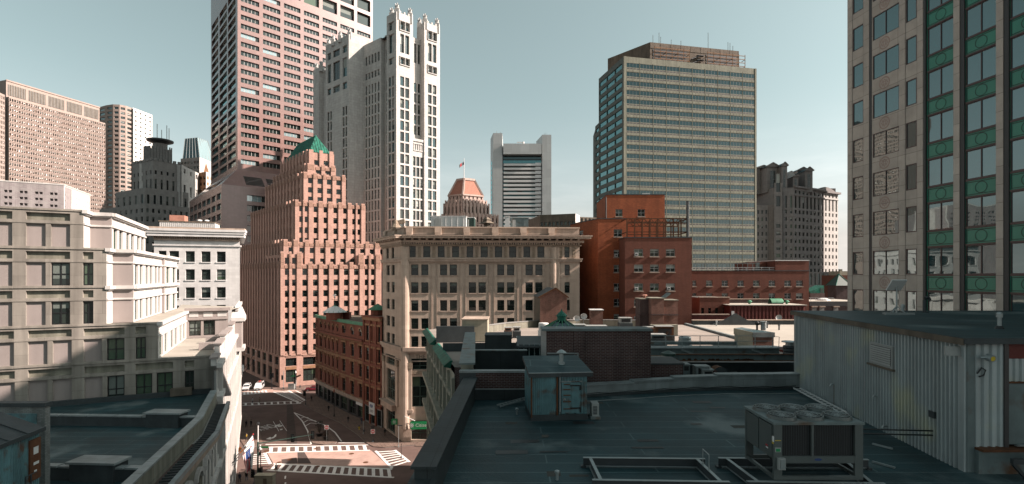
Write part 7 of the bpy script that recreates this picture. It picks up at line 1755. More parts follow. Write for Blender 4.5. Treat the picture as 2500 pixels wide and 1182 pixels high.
# ================================================================ foreground roof
ZR = 27.0
def own_roof():
    t = T('foreground_building', 'building with a broad dark felt roof and tall felt parapet in the foreground', 'building', (6, 22, 0))
    E = [V2(-4.0, 2.0), V2(-4.1, 17.6), V2(-3.75, 33.2), V2(4.9, 34.4), V2(11, 36.2), V2(15, 36.4), V2(21, 36.9), V2(30, 38.0), V2(34, 2.0)]
    t.mb('roof').poly([(p.x, p.y, ZR) for p in E], roofd)
    w = t.mb('wall')
    for i in range(len(E)): p, q = E[i], E[(i+1) % len(E)]; w.poly([(p.x, p.y, 0), (q.x, q.y, 0), (q.x, q.y, ZR), (p.x, p.y, ZR)][::-1], brickd)
    # tall west parapet
    pp = t.mb('west_parapet'); A, B = V2(-3.35, 17.55), V2(-3.0, 33.0); Fx = Face(B, A); zt = 28.42
    Fx.box(pp, 0, Fx.L, ZR-.5, zt, -.62, 0, parap); cp = t.mb('west_coping'); Fx.box(cp, -.05, Fx.L+.08, zt+.003, zt+.10, -.78, .12, parap); Fx.box(pp, 0, Fx.L, ZR, ZR+.28, .003, .14, flashd)
    Fx.box(pp, Fx.L+.001, Fx.L+.5, ZR-3, zt-.35, -.74, .05, parap)
    # far parapet sheathed in metal flashing
    fp = t.mb('far_parapet'); fc = t.mb('far_coping'); ln = [V2(4.9, 34.1), V2(8.3, 34.9), V2(11.3, 35.7), V2(14.5, 36.2), V2(18, 36.3), V2(20.9, 36.5)]
    for i, (a, b) in enumerate(zip(ln, ln[1:])):
        Fp = Face(a, b); h = .72+.10*min(i, 3); Fp.box(fp, 0, Fp.L, ZR-.3, ZR+h, -.45, 0, flash); Fp.box(fc, -.02, Fp.L+.02, ZR+h, ZR+h+.1, -.62, .08, flash); Fp.box(fp, 0, Fp.L, ZR+.004, ZR+.16, .003, .12, flashd)
    cb = t.mb('cable'); cb.tube([(p.x, p.y-.06, ZR+.22+.04*math.sin(i*2.1)) for i, p in enumerate([a.lerp(b, k/4) for a, b in zip(ln, ln[1:]) for k in range(4)])], .025, blackm, 5)
    # cant strip line on the felt
    st = t.mb('edge_strip'); 
    for a, b in zip(ln, ln[1:]): st.bar((a.x-.2, a.y-1.3, ZR+.02), (b.x-.2, b.y-1.3, ZR+.02), .06, .04, flash)
    # felt patches
    rp = t.mb('felt_patch'); rg = random.Random(4)
    for k in range(22):
        x, y = rg.uniform(-1, 13), rg.uniform(19, 33); a, b = rg.uniform(.3, 1.5), rg.uniform(.2, .6); rp.poly([(x, y, ZR+.006+.0005*k), (x+a, y+.05, ZR+.006+.0005*k), (x+a, y+b, ZR+.006+.0005*k), (x, y+b, ZR+.006+.0005*k)], blackm if k % 3 else roofg)
    t.done()
    for i, (x, y, lab) in enumerate(((1360, 1172, 'short vent pipe on the dark roof at the bottom edge'), (1262, 1012, 'small bent pipe cap on the dark roof left of the blue shed'))):
        p = G(x, y, ZR); v = T('roof_drain_pipe', lab, 'vent pipe', (p.x, p.y, ZR), group='pipes on the dark roof'); v.mb('pipe').tube([(p.x, p.y, ZR), (p.x, p.y, ZR+.3)], .06, galv, 8); v.mb('cap').lathe(p, [(.1, ZR+.28), (.1, ZR+.36), (.02, ZR+.4)], galv, 8); v.done()
own_roof()

def brick_blocks():
    t = T('dark_brick_block', 'large dark brick lift house with a metal clad left side behind the blue shed', 'lift house', (6, 37, ZR))
    d = 36.6; A, B = P(1334, d), P(1589, d); Fx = Face(A, B); zt = Z(808, d); w = t.mb('wall')
    Fx.box(w, 0, Fx.L, ZR-1.5, zt, -1.6, 0, brickd); u0, u1 = Fx.at(1402), Fx.at(1426); Fx.box(w, u0, u1, ZR-1.5, zt-.02, .003, .12, brickd)
    s = t.mb('side_cladding'); Wp = P(1321, d+.9); Face(Wp, A).box(s, 0, (A-Wp).length, ZR-1, zt-.01, -.3, .02, flash); c = t.mb('coping'); Fx.box(c, -.35, Fx.L+.08, zt+.003, zt+.16, -1.7, .14, steel)
    Fx.box(t.mb('lintel'), .05, Fx.at(1410), Z(864, d), Z(861, d), .003, .15, flash); Fx.box(t.mb('lintel'), Fx.at(1409), Fx.at(1412), Z(875, d), Z(861, d), .003, .14, flash); Fx.quad(t.mb('opening'), .05, Fx.at(1408), Z(905, d), Z(864.5, d), .008, blackm)
    t.done()
    t = T('low_brick_wall', 'low dark brick wall stepping down to the right of the large brick block', 'wall', (11, 37.6, ZR)); d = 37.4; A, B = P(1589.5, d), P(1668, d); Fx = Face(A, B); zt = Z(890, d)
    Fx.box(t.mb('wall'), 0, Fx.L, ZR-1.5, zt, -3, 0, brickd); Fx.box(t.mb('coping'), -.02, Fx.L+.08, zt, zt+.1, -3.1, .1, flashd); t.done()
    t = T('parapet_brick_wall', 'low brick wall panel with pale metal trim left of the blue shed', 'wall', (-.5, 33, ZR)); d = 33.2; A, B = P(1122, d), P(1286, d); Fx = Face(A, B); z0, z1 = Z(951, d), Z(910, d); w = t.mb('wall'); Fx.box(w, 0, Fx.L, z0, z1, -.35, 0, brickd); Fx.box(t.mb('felt_base'), 0, Fx.L, ZR-1, z0-.002, -.38, .03, parap)
    tr = t.mb('trim'); Fx.box(tr, -.02, Fx.L+.05, z1+.002, z1+.13, -.45, .08, flash); Fx.box(tr, -.02, Fx.L+.03, z0, z0+.06, .003, .06, flash); Fx.box(tr, Fx.L-.14, Fx.L+.03, z0+.07, z1, .003, .06, flash); Fx.box(t.mb('side_panel'), 0, 1.05, z0+.07, z1, .003, .05, flashd); t.done()
    t = T('recessed_felt_well', 'dark felt lined wall well beyond the low brick panel, edged by a slate coped parapet', 'parapet', (-1, 40, 20)); d = 44; A, B = P(1139, d), P(1287, d); Fx = Face(A, B); Fx.box(t.mb('back_wall'), 0, Fx.L, 20, Z(857, d), -.5, 0, parap); Fx.box(t.mb('back_coping'), 0, Fx.L, Z(857, d), Z(855, d), -.6, .1, steel)
    a, b = V2(-4.75, 53.0), V2(-3.4, 34.0); Fl = Face(a, b); Fl.box(t.mb('side_wall'), 0, Fl.L, 18, 29.15, -.8, 0, conc2); n = 14
    for k in range(n): Fl.box(t.mb('slate_coping'), Fl.L*k/n+.02, Fl.L*(k+1)/n-.02, 29.15, 29.27, -.95, .12, steel)
    fl_ = t.mb('floor'); fl_.poly([(-3.6, 33.6, 26.0), (1.2, 33.6, 26.0), (1.2, 44, 26.0), (-4, 44, 26.0)], roofd); Face(V2(1.25, 44), V2(1.25, 33.6)).box(t.mb('right_wall'), 0, 10.4, 22, 28.1, -.3, 0, parap); t.done()
brick_blocks()

def blue_shed():
    d = 28.4; A, B = P(1297, d), P(1432, d+.3); Fx = Face(A, B); ze = Z(912, d)
    t = T('blue_shed', 'blue corrugated steel roof shed with a patched plank door and felt roof', 'shed', (A.x, A.y, ZR)); w = t.mb('wall'); um = Fx.at(1358)
    corrug(w, Fx, 0, um, ZR+.34, ze, corrb, .11, .03); corrug(w, Fx, um+.12, Fx.L, ZR+.34, ze, corrb, .16, .045)
    Fx.box(t.mb('plinth'), -.03, Fx.L+.03, ZR-.02, ZR+.335, -2.6, .03, flashd); back = 2.7; k = Fx.n*-back
    for p, q in ((A+k, A), (B, B+k)):
        F2 = Face(p, q); corrug(w, F2, 0, F2.L, ZR+.34, ze, corrb, .14, .03); w.poly([F2.pt(0, ze, .01), F2.pt(F2.L, ze, .01), F2.pt(0 if q is A or (q-A).length < .01 else F2.L, ze+.5, .01)], corrb)
    F3 = Face(B+k, A+k); F3.quad(w, 0, F3.L, ZR, ze+.5, 0, corrb)
    r = t.mb('roof'); o = .16; zb = ze+.55
    r.raw([Fx.pt(-o, ze+.02, o), Fx.pt(Fx.L+o*2, ze+.02, o), Fx.pt(Fx.L+o*.4, zb, -back-.1), Fx.pt(-o, zb, -back-.1), Fx.pt(-o, ze-.2, o), Fx.pt(Fx.L+o*2, ze-.2, o), Fx.pt(Fx.L+o*.4, zb-.2, -back-.1), Fx.pt(-o, zb-.2, -back-.1)], [(0, 1, 2, 3), (4, 5, 1, 0), (5, 6, 2, 1), (7, 4, 0, 3), (6, 7, 3, 2), (7, 6, 5, 4)], [roofd, flashd, flashd, flashd, flashd, flashd])
    r.bar(Fx.pt(-o, ze+.04, o), Fx.pt(Fx.L+o*2, ze+.04, o), .08, .04, flash)
    po = t.mb('post'); Fx.box(po, um+.0, um+.09, ZR+.3, ze-.2, .02, .09, rust); Fx.box(po, -.03, .05, ZR+.2, ze-.2, .0, .08, rust); Fx.box(po, um+.16, um+.24, ZR+.5, ze-.2, .05, .10, flash)
    dr = t.mb('door'); u0, u1 = Fx.at(1370), Fx.at(1414); z0, z1 = Z(1019, d), Z(934, d); z0 = ZR+.42; Fx.box(dr, u0, u1, z0, z1, .07, .14, corrb); Fx.box(t.mb('door_frame'), u0-.05, u1+.12, z1+.003, z1+.06, .05, .17, flash)
    Fx.box(dr, u0+.55, u1-.08, z0+.02, z1-.05, .1403, .165, corrb); pl = t.mb('door_plank')
    for z_, a, b in ((.22, .1, .9), (.62, .08, .55), (.98, .1, .52), (1.3, .1, .5), (1.58, .12, .5), (1.72, .55, 1.05)): Fx.box(pl, u0+a*(u1-u0)*.95, u0+b*(u1-u0)*.95, z0+z_, z0+z_+.05, .1403, .17, rust)
    st = t.mb('hinge'); 
    for zz in (z1-.22, z0+.25): Fx.box(st, u1-.55, u1+.06, zz, zz+.07, .17, .19, blackm); Fx.box(st, u1-.01, u1+.06, zz-.22, zz, .17, .19, blackm)
    Fx.box(t.mb('handle'), u0+.05, u0+.2, z0+.75, z0+.85, .14, .24, chrome); t.done()
    p = Fx.p2(Fx.at(1382), -1.35); zf = ze+.27; v = T('shed_flue', 'galvanised flue with a conical cap on the blue shed roof', 'flue', (p.x, p.y, zf)); v.mb('pipe').lathe(p, [(.22, zf-.05), (.20, zf+.02), (.125, zf+.04), (.125, zf+.62)], galv, 14); v.mb('collar').lathe(p, [(.20, zf+.1), (.13, zf+.13)], galv, 14); v.mb('cap').lathe(p, [(.30, zf+.68), (.1, zf+.82), (.02, zf+.84)], galv, 14); v.mb('cap').lathe(p, [(.03, zf+.6), (.03, zf+.7)], galv, 6); v.done()
    # small white condenser to the right of it
    p = G(1452, 1020, ZR); v = T('small_condenser', 'small pale grey condenser on a pad beside the blue shed', 'air conditioner', (p.x, p.y, ZR)); v.mb('pad').box(p.x-.28, p.x+.28, p.y-.35, p.y+.5, ZR, ZR+.14, steel); b = v.mb('casing'); b.box(p.x-.2, p.x+.2, p.y-.25, p.y+.45, ZR+.14, ZR+.86, unitlight); g_ = v.mb('grille'); g_.box(p.x-.13, p.x+.1, p.y-.262, p.y-.25, ZR+.24, ZR+.72, flashd)
    for k in range(6): g_.box(p.x-.13, p.x+.1, p.y-.275, p.y-.263, ZR+.26+k*.08, ZR+.28+k*.08, unitlight)
    v.done()
blue_shed()

def ladder(name, lab, p, q, wd, m, n, group=None):
    p, q = Vector(p), Vector(q); v = T(name, lab, 'ladder', tuple(p), group=group); d = (q-p).normalized(); s = d.cross(Vector((0, 0, 1))).normalized()*wd/2
    if s.z < 0: s = -s
    for f in (-1, 1): v.mb('rail', new=True).bar(p+s*f, q+s*f, .05, .09, m)
    rg = None
    for k in range(n): a = p.lerp(q, (k+.6)/n); v.mb('rung', new=True).bar(a-s, a+s, .045, .045, m)
    v.done()
a, b = G(1216, 997, ZR), G(1290, 985, ZR); ladder('roof_ladder', 'old grey ladder lying on the dark roof left of the blue shed', (a.x, a.y, ZR+.15), (b.x, b.y, ZR+.35), .38, galv, 9, 'ladders left on the roofs')

# ================================================================ large corrugated shed at right
def big_shed():
    N_, Fp = V2(18.62, 21.0), V2(20.75, 37.5); Fx = Face(Fp, N_); zt = 32.35
    t = T('corrugated_shed', 'large grey corrugated metal shed with a louvred vent and dark flat roof at right', 'shed', (N_.x, N_.y, ZR)); w = t.mb('wall')
    corrug(w, Fx, .28, Fx.L-.32, ZR-.05, zt, corr, .25, .13)
    tr = t.mb('corner_trim'); Fx.box(tr, 0, .26, ZR-.1, zt, -.02, .09, corr); Fx.box(tr, Fx.L-.32, Fx.L+.02, ZR-.15, zt, -.02, .09, corr)
    Fs = Face(N_, N_+V2(16, .1)); Fs.box(tr, 0, .30, ZR-.1, zt, 0, .06, steel); corrug(w, Fs, .3, 1.62, ZR+1.0, zt, corr, .27, .085)
    Fs.box(t.mb('drip'), 1.62, 16, zt-1.7, zt-1.63, 0, .12, rust); corrug(w, Fs, 1.66, 16, zt-1.63, zt-.7, corr, .27, .07); Fs.box(t.mb('red_sheet'), 1.7, 16, zt-.7, zt-.05, .0, .06, redmetal)
    Fs.box(t.mb('post'), 1.46, 1.64, ZR, zt, .02, .14, grandark); Fs.box(t.mb('pale_door'), 1.68, 16, ZR+1.15, zt-1.72, .0, .08, corrb if False else steel)
    Fs.box(t.mb('plinth'), .3, 16, ZR-1.2, ZR+.95, -.3, .25, steel); Fs.box(t.mb('ledge'), .3, 16, ZR+.95, ZR+1.05, -.3, .45, rust)
    r = t.mb('roof'); o = .25; p0, p1 = Fx.p2(-.15, o), Fx.p2(Fx.L+.25, o); q0, q1 = V2(46, 37.9), V2(46, 20.8); zr = zt+.16
    r.prism([p0, p1, q1, q0], zt+.003, zr, flashd, roofd); fa = t.mb('fascia'); fa.bar((p0.x, p0.y, zt), (p1.x, p1.y, zt), .08, .26, oliverust); fa.bar((p1.x, p1.y, zt+.02), (q1.x, q1.y, zt+.02), .08, .2, flashd)
    bk = V2(45.5, 37.6); w.poly([(Fp.x, Fp.y, 20), (bk.x, bk.y, 20), (bk.x, bk.y, zt), (Fp.x, Fp.y, zt)][::-1], steel); w.poly([(45.5, 21.1, 20), (45.5, 37.6, 20), (45.5, 37.6, zt), (45.5, 21.1, zt)], steel)
    # louvre
    lv = t.mb('louvre'); u0, u1 = Fx.at(2131), Fx.at(2188); um = (u0+u1)/2; du = Fx.p2(um).y; z0, z1 = Fx.z(2160, 889), Fx.z(2160, 846); Fx.box(lv, u0, u1, z0-.1, z1+.12, .02, .17, unitlight)
    Fx.quad(lv, u0+.14, u1-.14, z0+.02, z1, .172, blackm)
    n = 8
    for k in range(n):
        zz = z0+.02+(z1-z0-.02)*k/n; h = (z1-z0)/n; lv.poly([Fx.pt(u0+.14, zz, .22), Fx.pt(u1-.14, zz, .22), Fx.pt(u1-.14, zz+h*.72, .175), Fx.pt(u0+.14, zz+h*.72, .175)], unitlight)
    Fx.box(t.mb('louvre_sill'), u0-.1, u1+.15, z0-.2, z0-.103, .02, .26, oliverust)
    # stub pipes and brackets on the wall
    for x, y in ((2042, 938), (2148, 967), (2172, 1040), (2070, 1000)): b = t.mb('stub_pipe', new=True); u = Fx.at(x); z = Fx.z(x, y); b.tube([Fx.pt(u, z, .02), Fx.pt(u, z, .3), Fx.pt(u, z-.12, .36)], .05, galv, 6)
    cd_ = t.mb('conduit'); u = Fx.at(2040); cd_.tube([Fx.pt(u, ZR+.1, .1), Fx.pt(u, Fx.z(2042, 938), .1)], .025, rust, 6)
    jb = t.mb('junction_box'); u = Fx.at(2284); Fx.box(jb, u-.18, u+.18, Fx.z(2284, 1020), Fx.z(2284, 1004), .05, .18, flashd)
    pipes = t.mb('pipe_run')
    for k, z in enumerate((ZR+1.15, ZR+.95)): u = Fx.at(2285); pipes.tube([Fx.pt(u, z, .1), Fx.pt(u, z-.05, 4.3)], .035, blackm, 6)
    # lamp box and floodlight at the near corner
    fl_ = t.mb('antenna_panel'); c = Vector(Fx.pt(Fx.L-.2, zt-.42, .32)); fl_.cbox(c, (.34, -.05, 0), (.015, .06, .0), (0.02, .02, .19), unitlight)
    fd = t.mb('floodlight'); c = Vector(Fs.pt(.55, zt-.62, .35)); fd.tube([c+Vector((-.2, .1, 0)), c+Vector((.1, .0, 0))], .04, galv, 6); fd.tube([c+Vector((.1, .1, .02)), c+Vector((.12, -.12, -.02))], .15, galv, 10); fd.tube([c+Vector((.12, -.121, -.02)), c+Vector((.121, -.13, -.021))], .1, yellow, 10)
    cl = t.mb('hanging_cable'); cl.tube([Fs.pt(.35, zt-1.3, .12), Fs.pt(.5, zt-1.05, .16), Fs.pt(.66, zt-1.15, .16), Fs.pt(.6, zt-1.35, .15), Fs.pt(.42, zt-1.42, .13)], .03, blackm, 6)
    t.done()
    # bracket beam sticking out at the bottom right
    v = T('bracket_beam', 'dark steel beam and diagonal strut projecting beside the pale shed wall at bottom right', 'beam', (20.5, 19.5, ZR)); v.mb('beam').bar(Fs.pt(1.0, ZR+.75, .9), Fs.pt(6, ZR+.75, .9), .14, .2, steeld); v.mb('strut').bar(Fs.pt(1.05, ZR+.65, .9), Fs.pt(2.6, ZR-.9, .7), .1, .12, steeld); v.done()
    v = T('plank_pile', 'weathered planks lying on the ledge behind the bracket beam', 'planks', (21.5, 20.5, ZR+1)); 
    for k in range(3): v.mb('plank', new=True).bar(Fs.pt(1.9, ZR+1.12+.03*k, .15+.06*k), Fs.pt(4.2, ZR+1.1+.03*k, .22+.06*k), .12, .03, galv)
    v.done()
    # flat panel antenna on the shed roof, goose neck, vent
    p = G(2189, 768, zr); v = T('flat_panel_antenna', 'square white flat panel antenna tilted on a tripod on the shed roof', 'antenna', (p.x, p.y, zr)); s = p.y/F; zc = Z(696, p.y)
    v.mb('panel').cbox((p.x-.05, p.y-.05, zc), (18*s, 0, .0), (0, .03, .03), (1.6*s, -.22, 12.5*s), whitep); v.mb('mast').tube([(p.x, p.y, zr+.1), (p.x, p.y, zc)], .05, galv, 8)
    lg = v.mb('leg')
    for dx, dy in ((-.42, -.2), (.42, -.2), (0, .5)): v.mb('leg', new=True).bar((p.x+dx, p.y+dy, zr+.12), (p.x, p.y, zr+.55), .05, .05, galv)
    bs = v.mb('ballast_frame'); bs.box(p.x-.95, p.x+.95, p.y-.35, p.y-.15, zr+.003, zr+.13, galv); bs.box(p.x-.6, p.x+.8, p.y+.35, p.y+.5, zr+.003, zr+.1, galv); v.done()
    for x, y, lab, m in ((2440, 803, 'pale capped vent pipe on the shed roof near the right edge', galv), (2204, 766, 'small capped pipe at the foot of the flat panel antenna', galv)):
        p = G(x, y, zr); v = T('capped_pipe', lab, 'vent pipe', (p.x, p.y, zr), group='pipes on the shed roof'); h = .55 if x > 2300 else .38; v.mb('boot').lathe(p, [(.2, zr), (.12, zr+.15)], blackm, 10); v.mb('pipe').lathe(p, [(.085, zr+.1), (.085, zr+h), (.13, zr+h), (.13, zr+h+.18), (.05, zr+h+.26)], m, 10); v.done()
    p = G(2257, 763, zr); v = T('goose_neck_pipe', 'dark goose neck vent pipe on the far edge of the shed roof', 'vent pipe', (p.x, p.y, zr)); v.mb('pipe').tube([(p.x, p.y, zr), (p.x, p.y, zr+.85), (p.x+.06, p.y, zr+1.0), (p.x+.2, p.y, zr+1.05), (p.x+.32, p.y, zr+.98), (p.x+.36, p.y, zr+.85)], .11, steeld, 10); v.mb('flange').lathe(p, [(.25, zr), (.25, zr+.05)], steeld, 10); v.done()
    # ladder lying along the foot of the wall
    a, b = Fx.p2(Fx.at(1968), .62), Fx.p2(Fx.at(2092), .75); ladder('long_ladder', 'long white aluminium ladder lying on edge along the foot of the corrugated shed', (a.x, a.y, ZR+.22), (b.x, b.y, ZR+.25), .42, whitep, 14, 'ladders left on the roofs')
    # loose debris
    for i, (x, y) in enumerate(((2150, 1137), (2148, 1092))):
        p = G(x, y, ZR); single('loose_batten', (lambda mb: (mb.bar((p.x-.1, p.y+.35, ZR+.05), (p.x+.3, p.y-.4, ZR+.06), .1, .07, galv), mb)[1])(MB()), ('pale loose batten on the roof below the shed, nearest the bottom' if i == 0 else 'thin pale loose batten on the roof beside the pipe run'), 'batten', (p.x, p.y, ZR), 'loose battens')
big_shed()

# ================================================================ chiller and steel dunnage frames
def chiller():
    x0, x1, y0, y1, z0, z1 = 9.78, 13.1, 19.1, 21.5, ZR+.42, ZR+2.58
    t = T('rooftop_chiller', 'grey six fan rooftop chiller on steel rails', 'chiller', ((x0+x1)/2, (y0+y1)/2, z0)); fr = t.mb('frame')
    for x in (x0, x1-.3):
        for y in (y0, y1-.12): fr.box(x, x+.3, y, y+.12, z0, z1-.1, unit)
    fr.box(x0+.3, x1-.3, y0, y0+.1, z0, z0+.14, unit); fr.box(x0+.3, x1-.3, y1-.1, y1, z0, z0+.14, unit); fr.box(x0, x0+.1, y0+.12, y1-.12, z0, z0+.12, unit); fr.box(x1-.1, x1, y0+.12, y1-.12, z0, z0+.12, unit)
    fr.box(x0+.3, x1-.3, y0+.01, y0+.1, z0+.62, z0+.88, unit); fr.box(x0+1.4, x1-1.83, y0+.008, y0+.1, z0+.88, z1-.1, unit)
    cl = t.mb('coil'); cl.box(x0+.3, x1-.3, y0+.1, y0+.16, z0+.88, z1-.1, mesh_dark)
    for i in range(30): cl.box(x0+.33+i*.09, x0+.345+i*.09, y0+.092, y0+.1, z0+.9, z1-.12, flashd)
    for i, (a, b) in enumerate(((y0+.15, y0+1.13), (y0+1.2, y1-.18))):
        p = t.mb('side_panel', new=True); p.box(x0-.02, x0+.02, a, b, z0+.78, z1-.16, unit)
    t.mb('inner_box').box(x0+.5, x1-.5, y0+.5, y1-.2, z0+.9, z1-.15, mesh_dark); t.mb('compressor').tube([(x0+.7, y1-.7, z0+.4), (x1-.7, y1-.7, z0+.4)], .22, blackm, 12)
    tp = t.mb('top'); tp.box(x0-.04, x1+.04, y0-.04, y1+.04, z1-.1, z1, steel)
    cx = [x0+.6+i*1.06 for i in range(3)]; cy = [y0+.62, y1-.62]
    for x in cx:
        for y in cy:
            rg = t.mb('fan', new=True); key = rg; rg.lathe((x, y), [(.53, z1+.002), (.50, z1+.12), (.47, z1+.12), (.45, z1+.01)], unit, 22); rg.lathe((x, y), [(.45, z1+.012), (.02, z1+.014)], blackm, 22)
            bl = t.mb('blade', parent=rg, new=True)
            for k in range(5):
                a = k*1.2566+x; bl.poly([(x+.1*math.cos(a), y+.1*math.sin(a), z1+.03), (x+.42*math.cos(a-.25), y+.42*math.sin(a-.25), z1+.03), (x+.43*math.cos(a+.3), y+.43*math.sin(a+.3), z1+.08), (x+.1*math.cos(a+.6), y+.1*math.sin(a+.6), z1+.05)], flashd)
            hb = t.mb('hub', parent=rg, new=True); hb.lathe((x, y), [(.09, z1+.02), (.09, z1+.1), (.02, z1+.11)], galv, 10)
            gd = t.mb('guard', parent=rg, new=True)
            for r in (.16, .3, .42): gd.tube([(x+r*math.cos(k*.5236), y+r*math.sin(k*.5236), z1+.15) for k in range(13)], .008, galv, 4, cap=False)
            for k in range(4): a = k*.785; gd.bar((x-.47*math.cos(a), y-.47*math.sin(a), z1+.14), (x+.47*math.cos(a), y+.47*math.sin(a), z1+.14), .012, .012, galv)
    bx = t.mb('control_box'); bx.box(x0+.1, x0+.36, y0-.14, y0-.001, z0+.42, z0+.84, unitlight); bx.box(x0+.16, x0+.33, y0-.165, y0-.141, z0+.46, z0+.8, flash)
    lb = t.mb('label_plate'); lb.box(x0+.03, x0+.25, y0-.012, y0-.001, z0+1.04, z0+1.21, unitlight); lb.box(x0+.06, x0+.22, y0-.016, y0-.0125, z0+1.06, z0+1.17, signg)
    l2 = t.mb('warning_label'); l2.box(x0+.03, x0+.25, y0-.012, y0-.001, z0+1.46, z0+1.485, yellow); l3 = t.mb('warning_label', new=True); l3.box(x0-.034, x0-.021, y0+.42, y0+.58, z0+1.12, z0+1.17, signr); l3.box(x0-.034, x0-.021, y0+.40, y0+.56, z0+1.04, z0+1.09, signw)
    l4 = t.mb('label_sticker'); l4.box(x0-.034, x0-.002, y0+.0, y0+.1, z0+1.42, z0+1.62, signw); l4.box(x0-.034, x0-.002, y0+.02, y0+.1, z0+1.34, z0+1.42, yellow)
    bd = t.mb('badge'); n = 16; c = ((x0+x1)/2-.02, z0+.76)
    bd.poly([(c[0]+.14*math.cos(6.283*k/n), y0-.002, c[1]+.045*math.sin(6.283*k/n)) for k in range(n)], bluep); t.done()
    def ibeam(mb, p, q, m=steel):
        p, q = Vector(p), Vector(q); mb.bar(p, q, .13, .02, m); mb.bar(p-Vector((0, 0, .17)), q-Vector((0, 0, .17)), .014, .32, steeld); mb.bar(p-Vector((0, 0, .34)), q-Vector((0, 0, .34)), .13, .02, m)
    z = ZR+.41; X = lambda x, y: G(x, y, z)
    def frame(name, lab, a, b, c, d, beams):
        p = X(*a); v = T(name, lab, 'steel frame', (p.x, p.y, ZR), group='steel dunnage frames')
        for (s, e) in ((a, b), (c, d)): P0, P1 = X(*s), X(*e); ibeam(v.mb('rail', new=True), (P0.x, P0.y, z), (P1.x, P1.y, z), galv)
        for s, e in beams: P0, P1 = X(*s), X(*e); ibeam(v.mb('cross_beam', new=True), (P0.x, P0.y, z-.01), (P1.x, P1.y, z-.01), galv)
        for s in (a, b, c, d): P0 = X(*s); v.mb('foot', new=True).box(P0.x-.1, P0.x+.1, P0.y-.1, P0.y+.1, ZR, ZR+.08, steeld)
        v.done()
    frame('dunnage_frame', 'empty rectangular steel beam frame on the dark roof left of the chiller', (1424, 1117), (1721, 1120), (1446, 1171), (1781, 1176), [((1442, 1119), (1466, 1169)), ((1703, 1121), (1759, 1174))])
    frame('dunnage_frame', 'steel beam frame standing under the six fan chiller', (1754, 1118), (2120, 1122), (1823, 1175), (2160, 1180), [((1775, 1119), (1848, 1173)), ((2060, 1121), (2128, 1177))])
    hp = T('pipe_stand', 'thin dark goal shaped pipe stand on the right beam of the empty frame', 'pipe stand', (X(1722, 1140).x, X(1722, 1140).y, ZR)); a, b = X(1716, 1134), X(1731, 1149); hp.mb('stand').tube([(a.x, a.y, z), (a.x, a.y, z+.62), (b.x, b.y, z+.62), (b.x, b.y, z)], .02, galv, 6); hp.mb('clip').box(a.x-.04, a.x+.04, a.y-.04, a.y+.04, z, z+.08, galv); hp.done()
chiller()

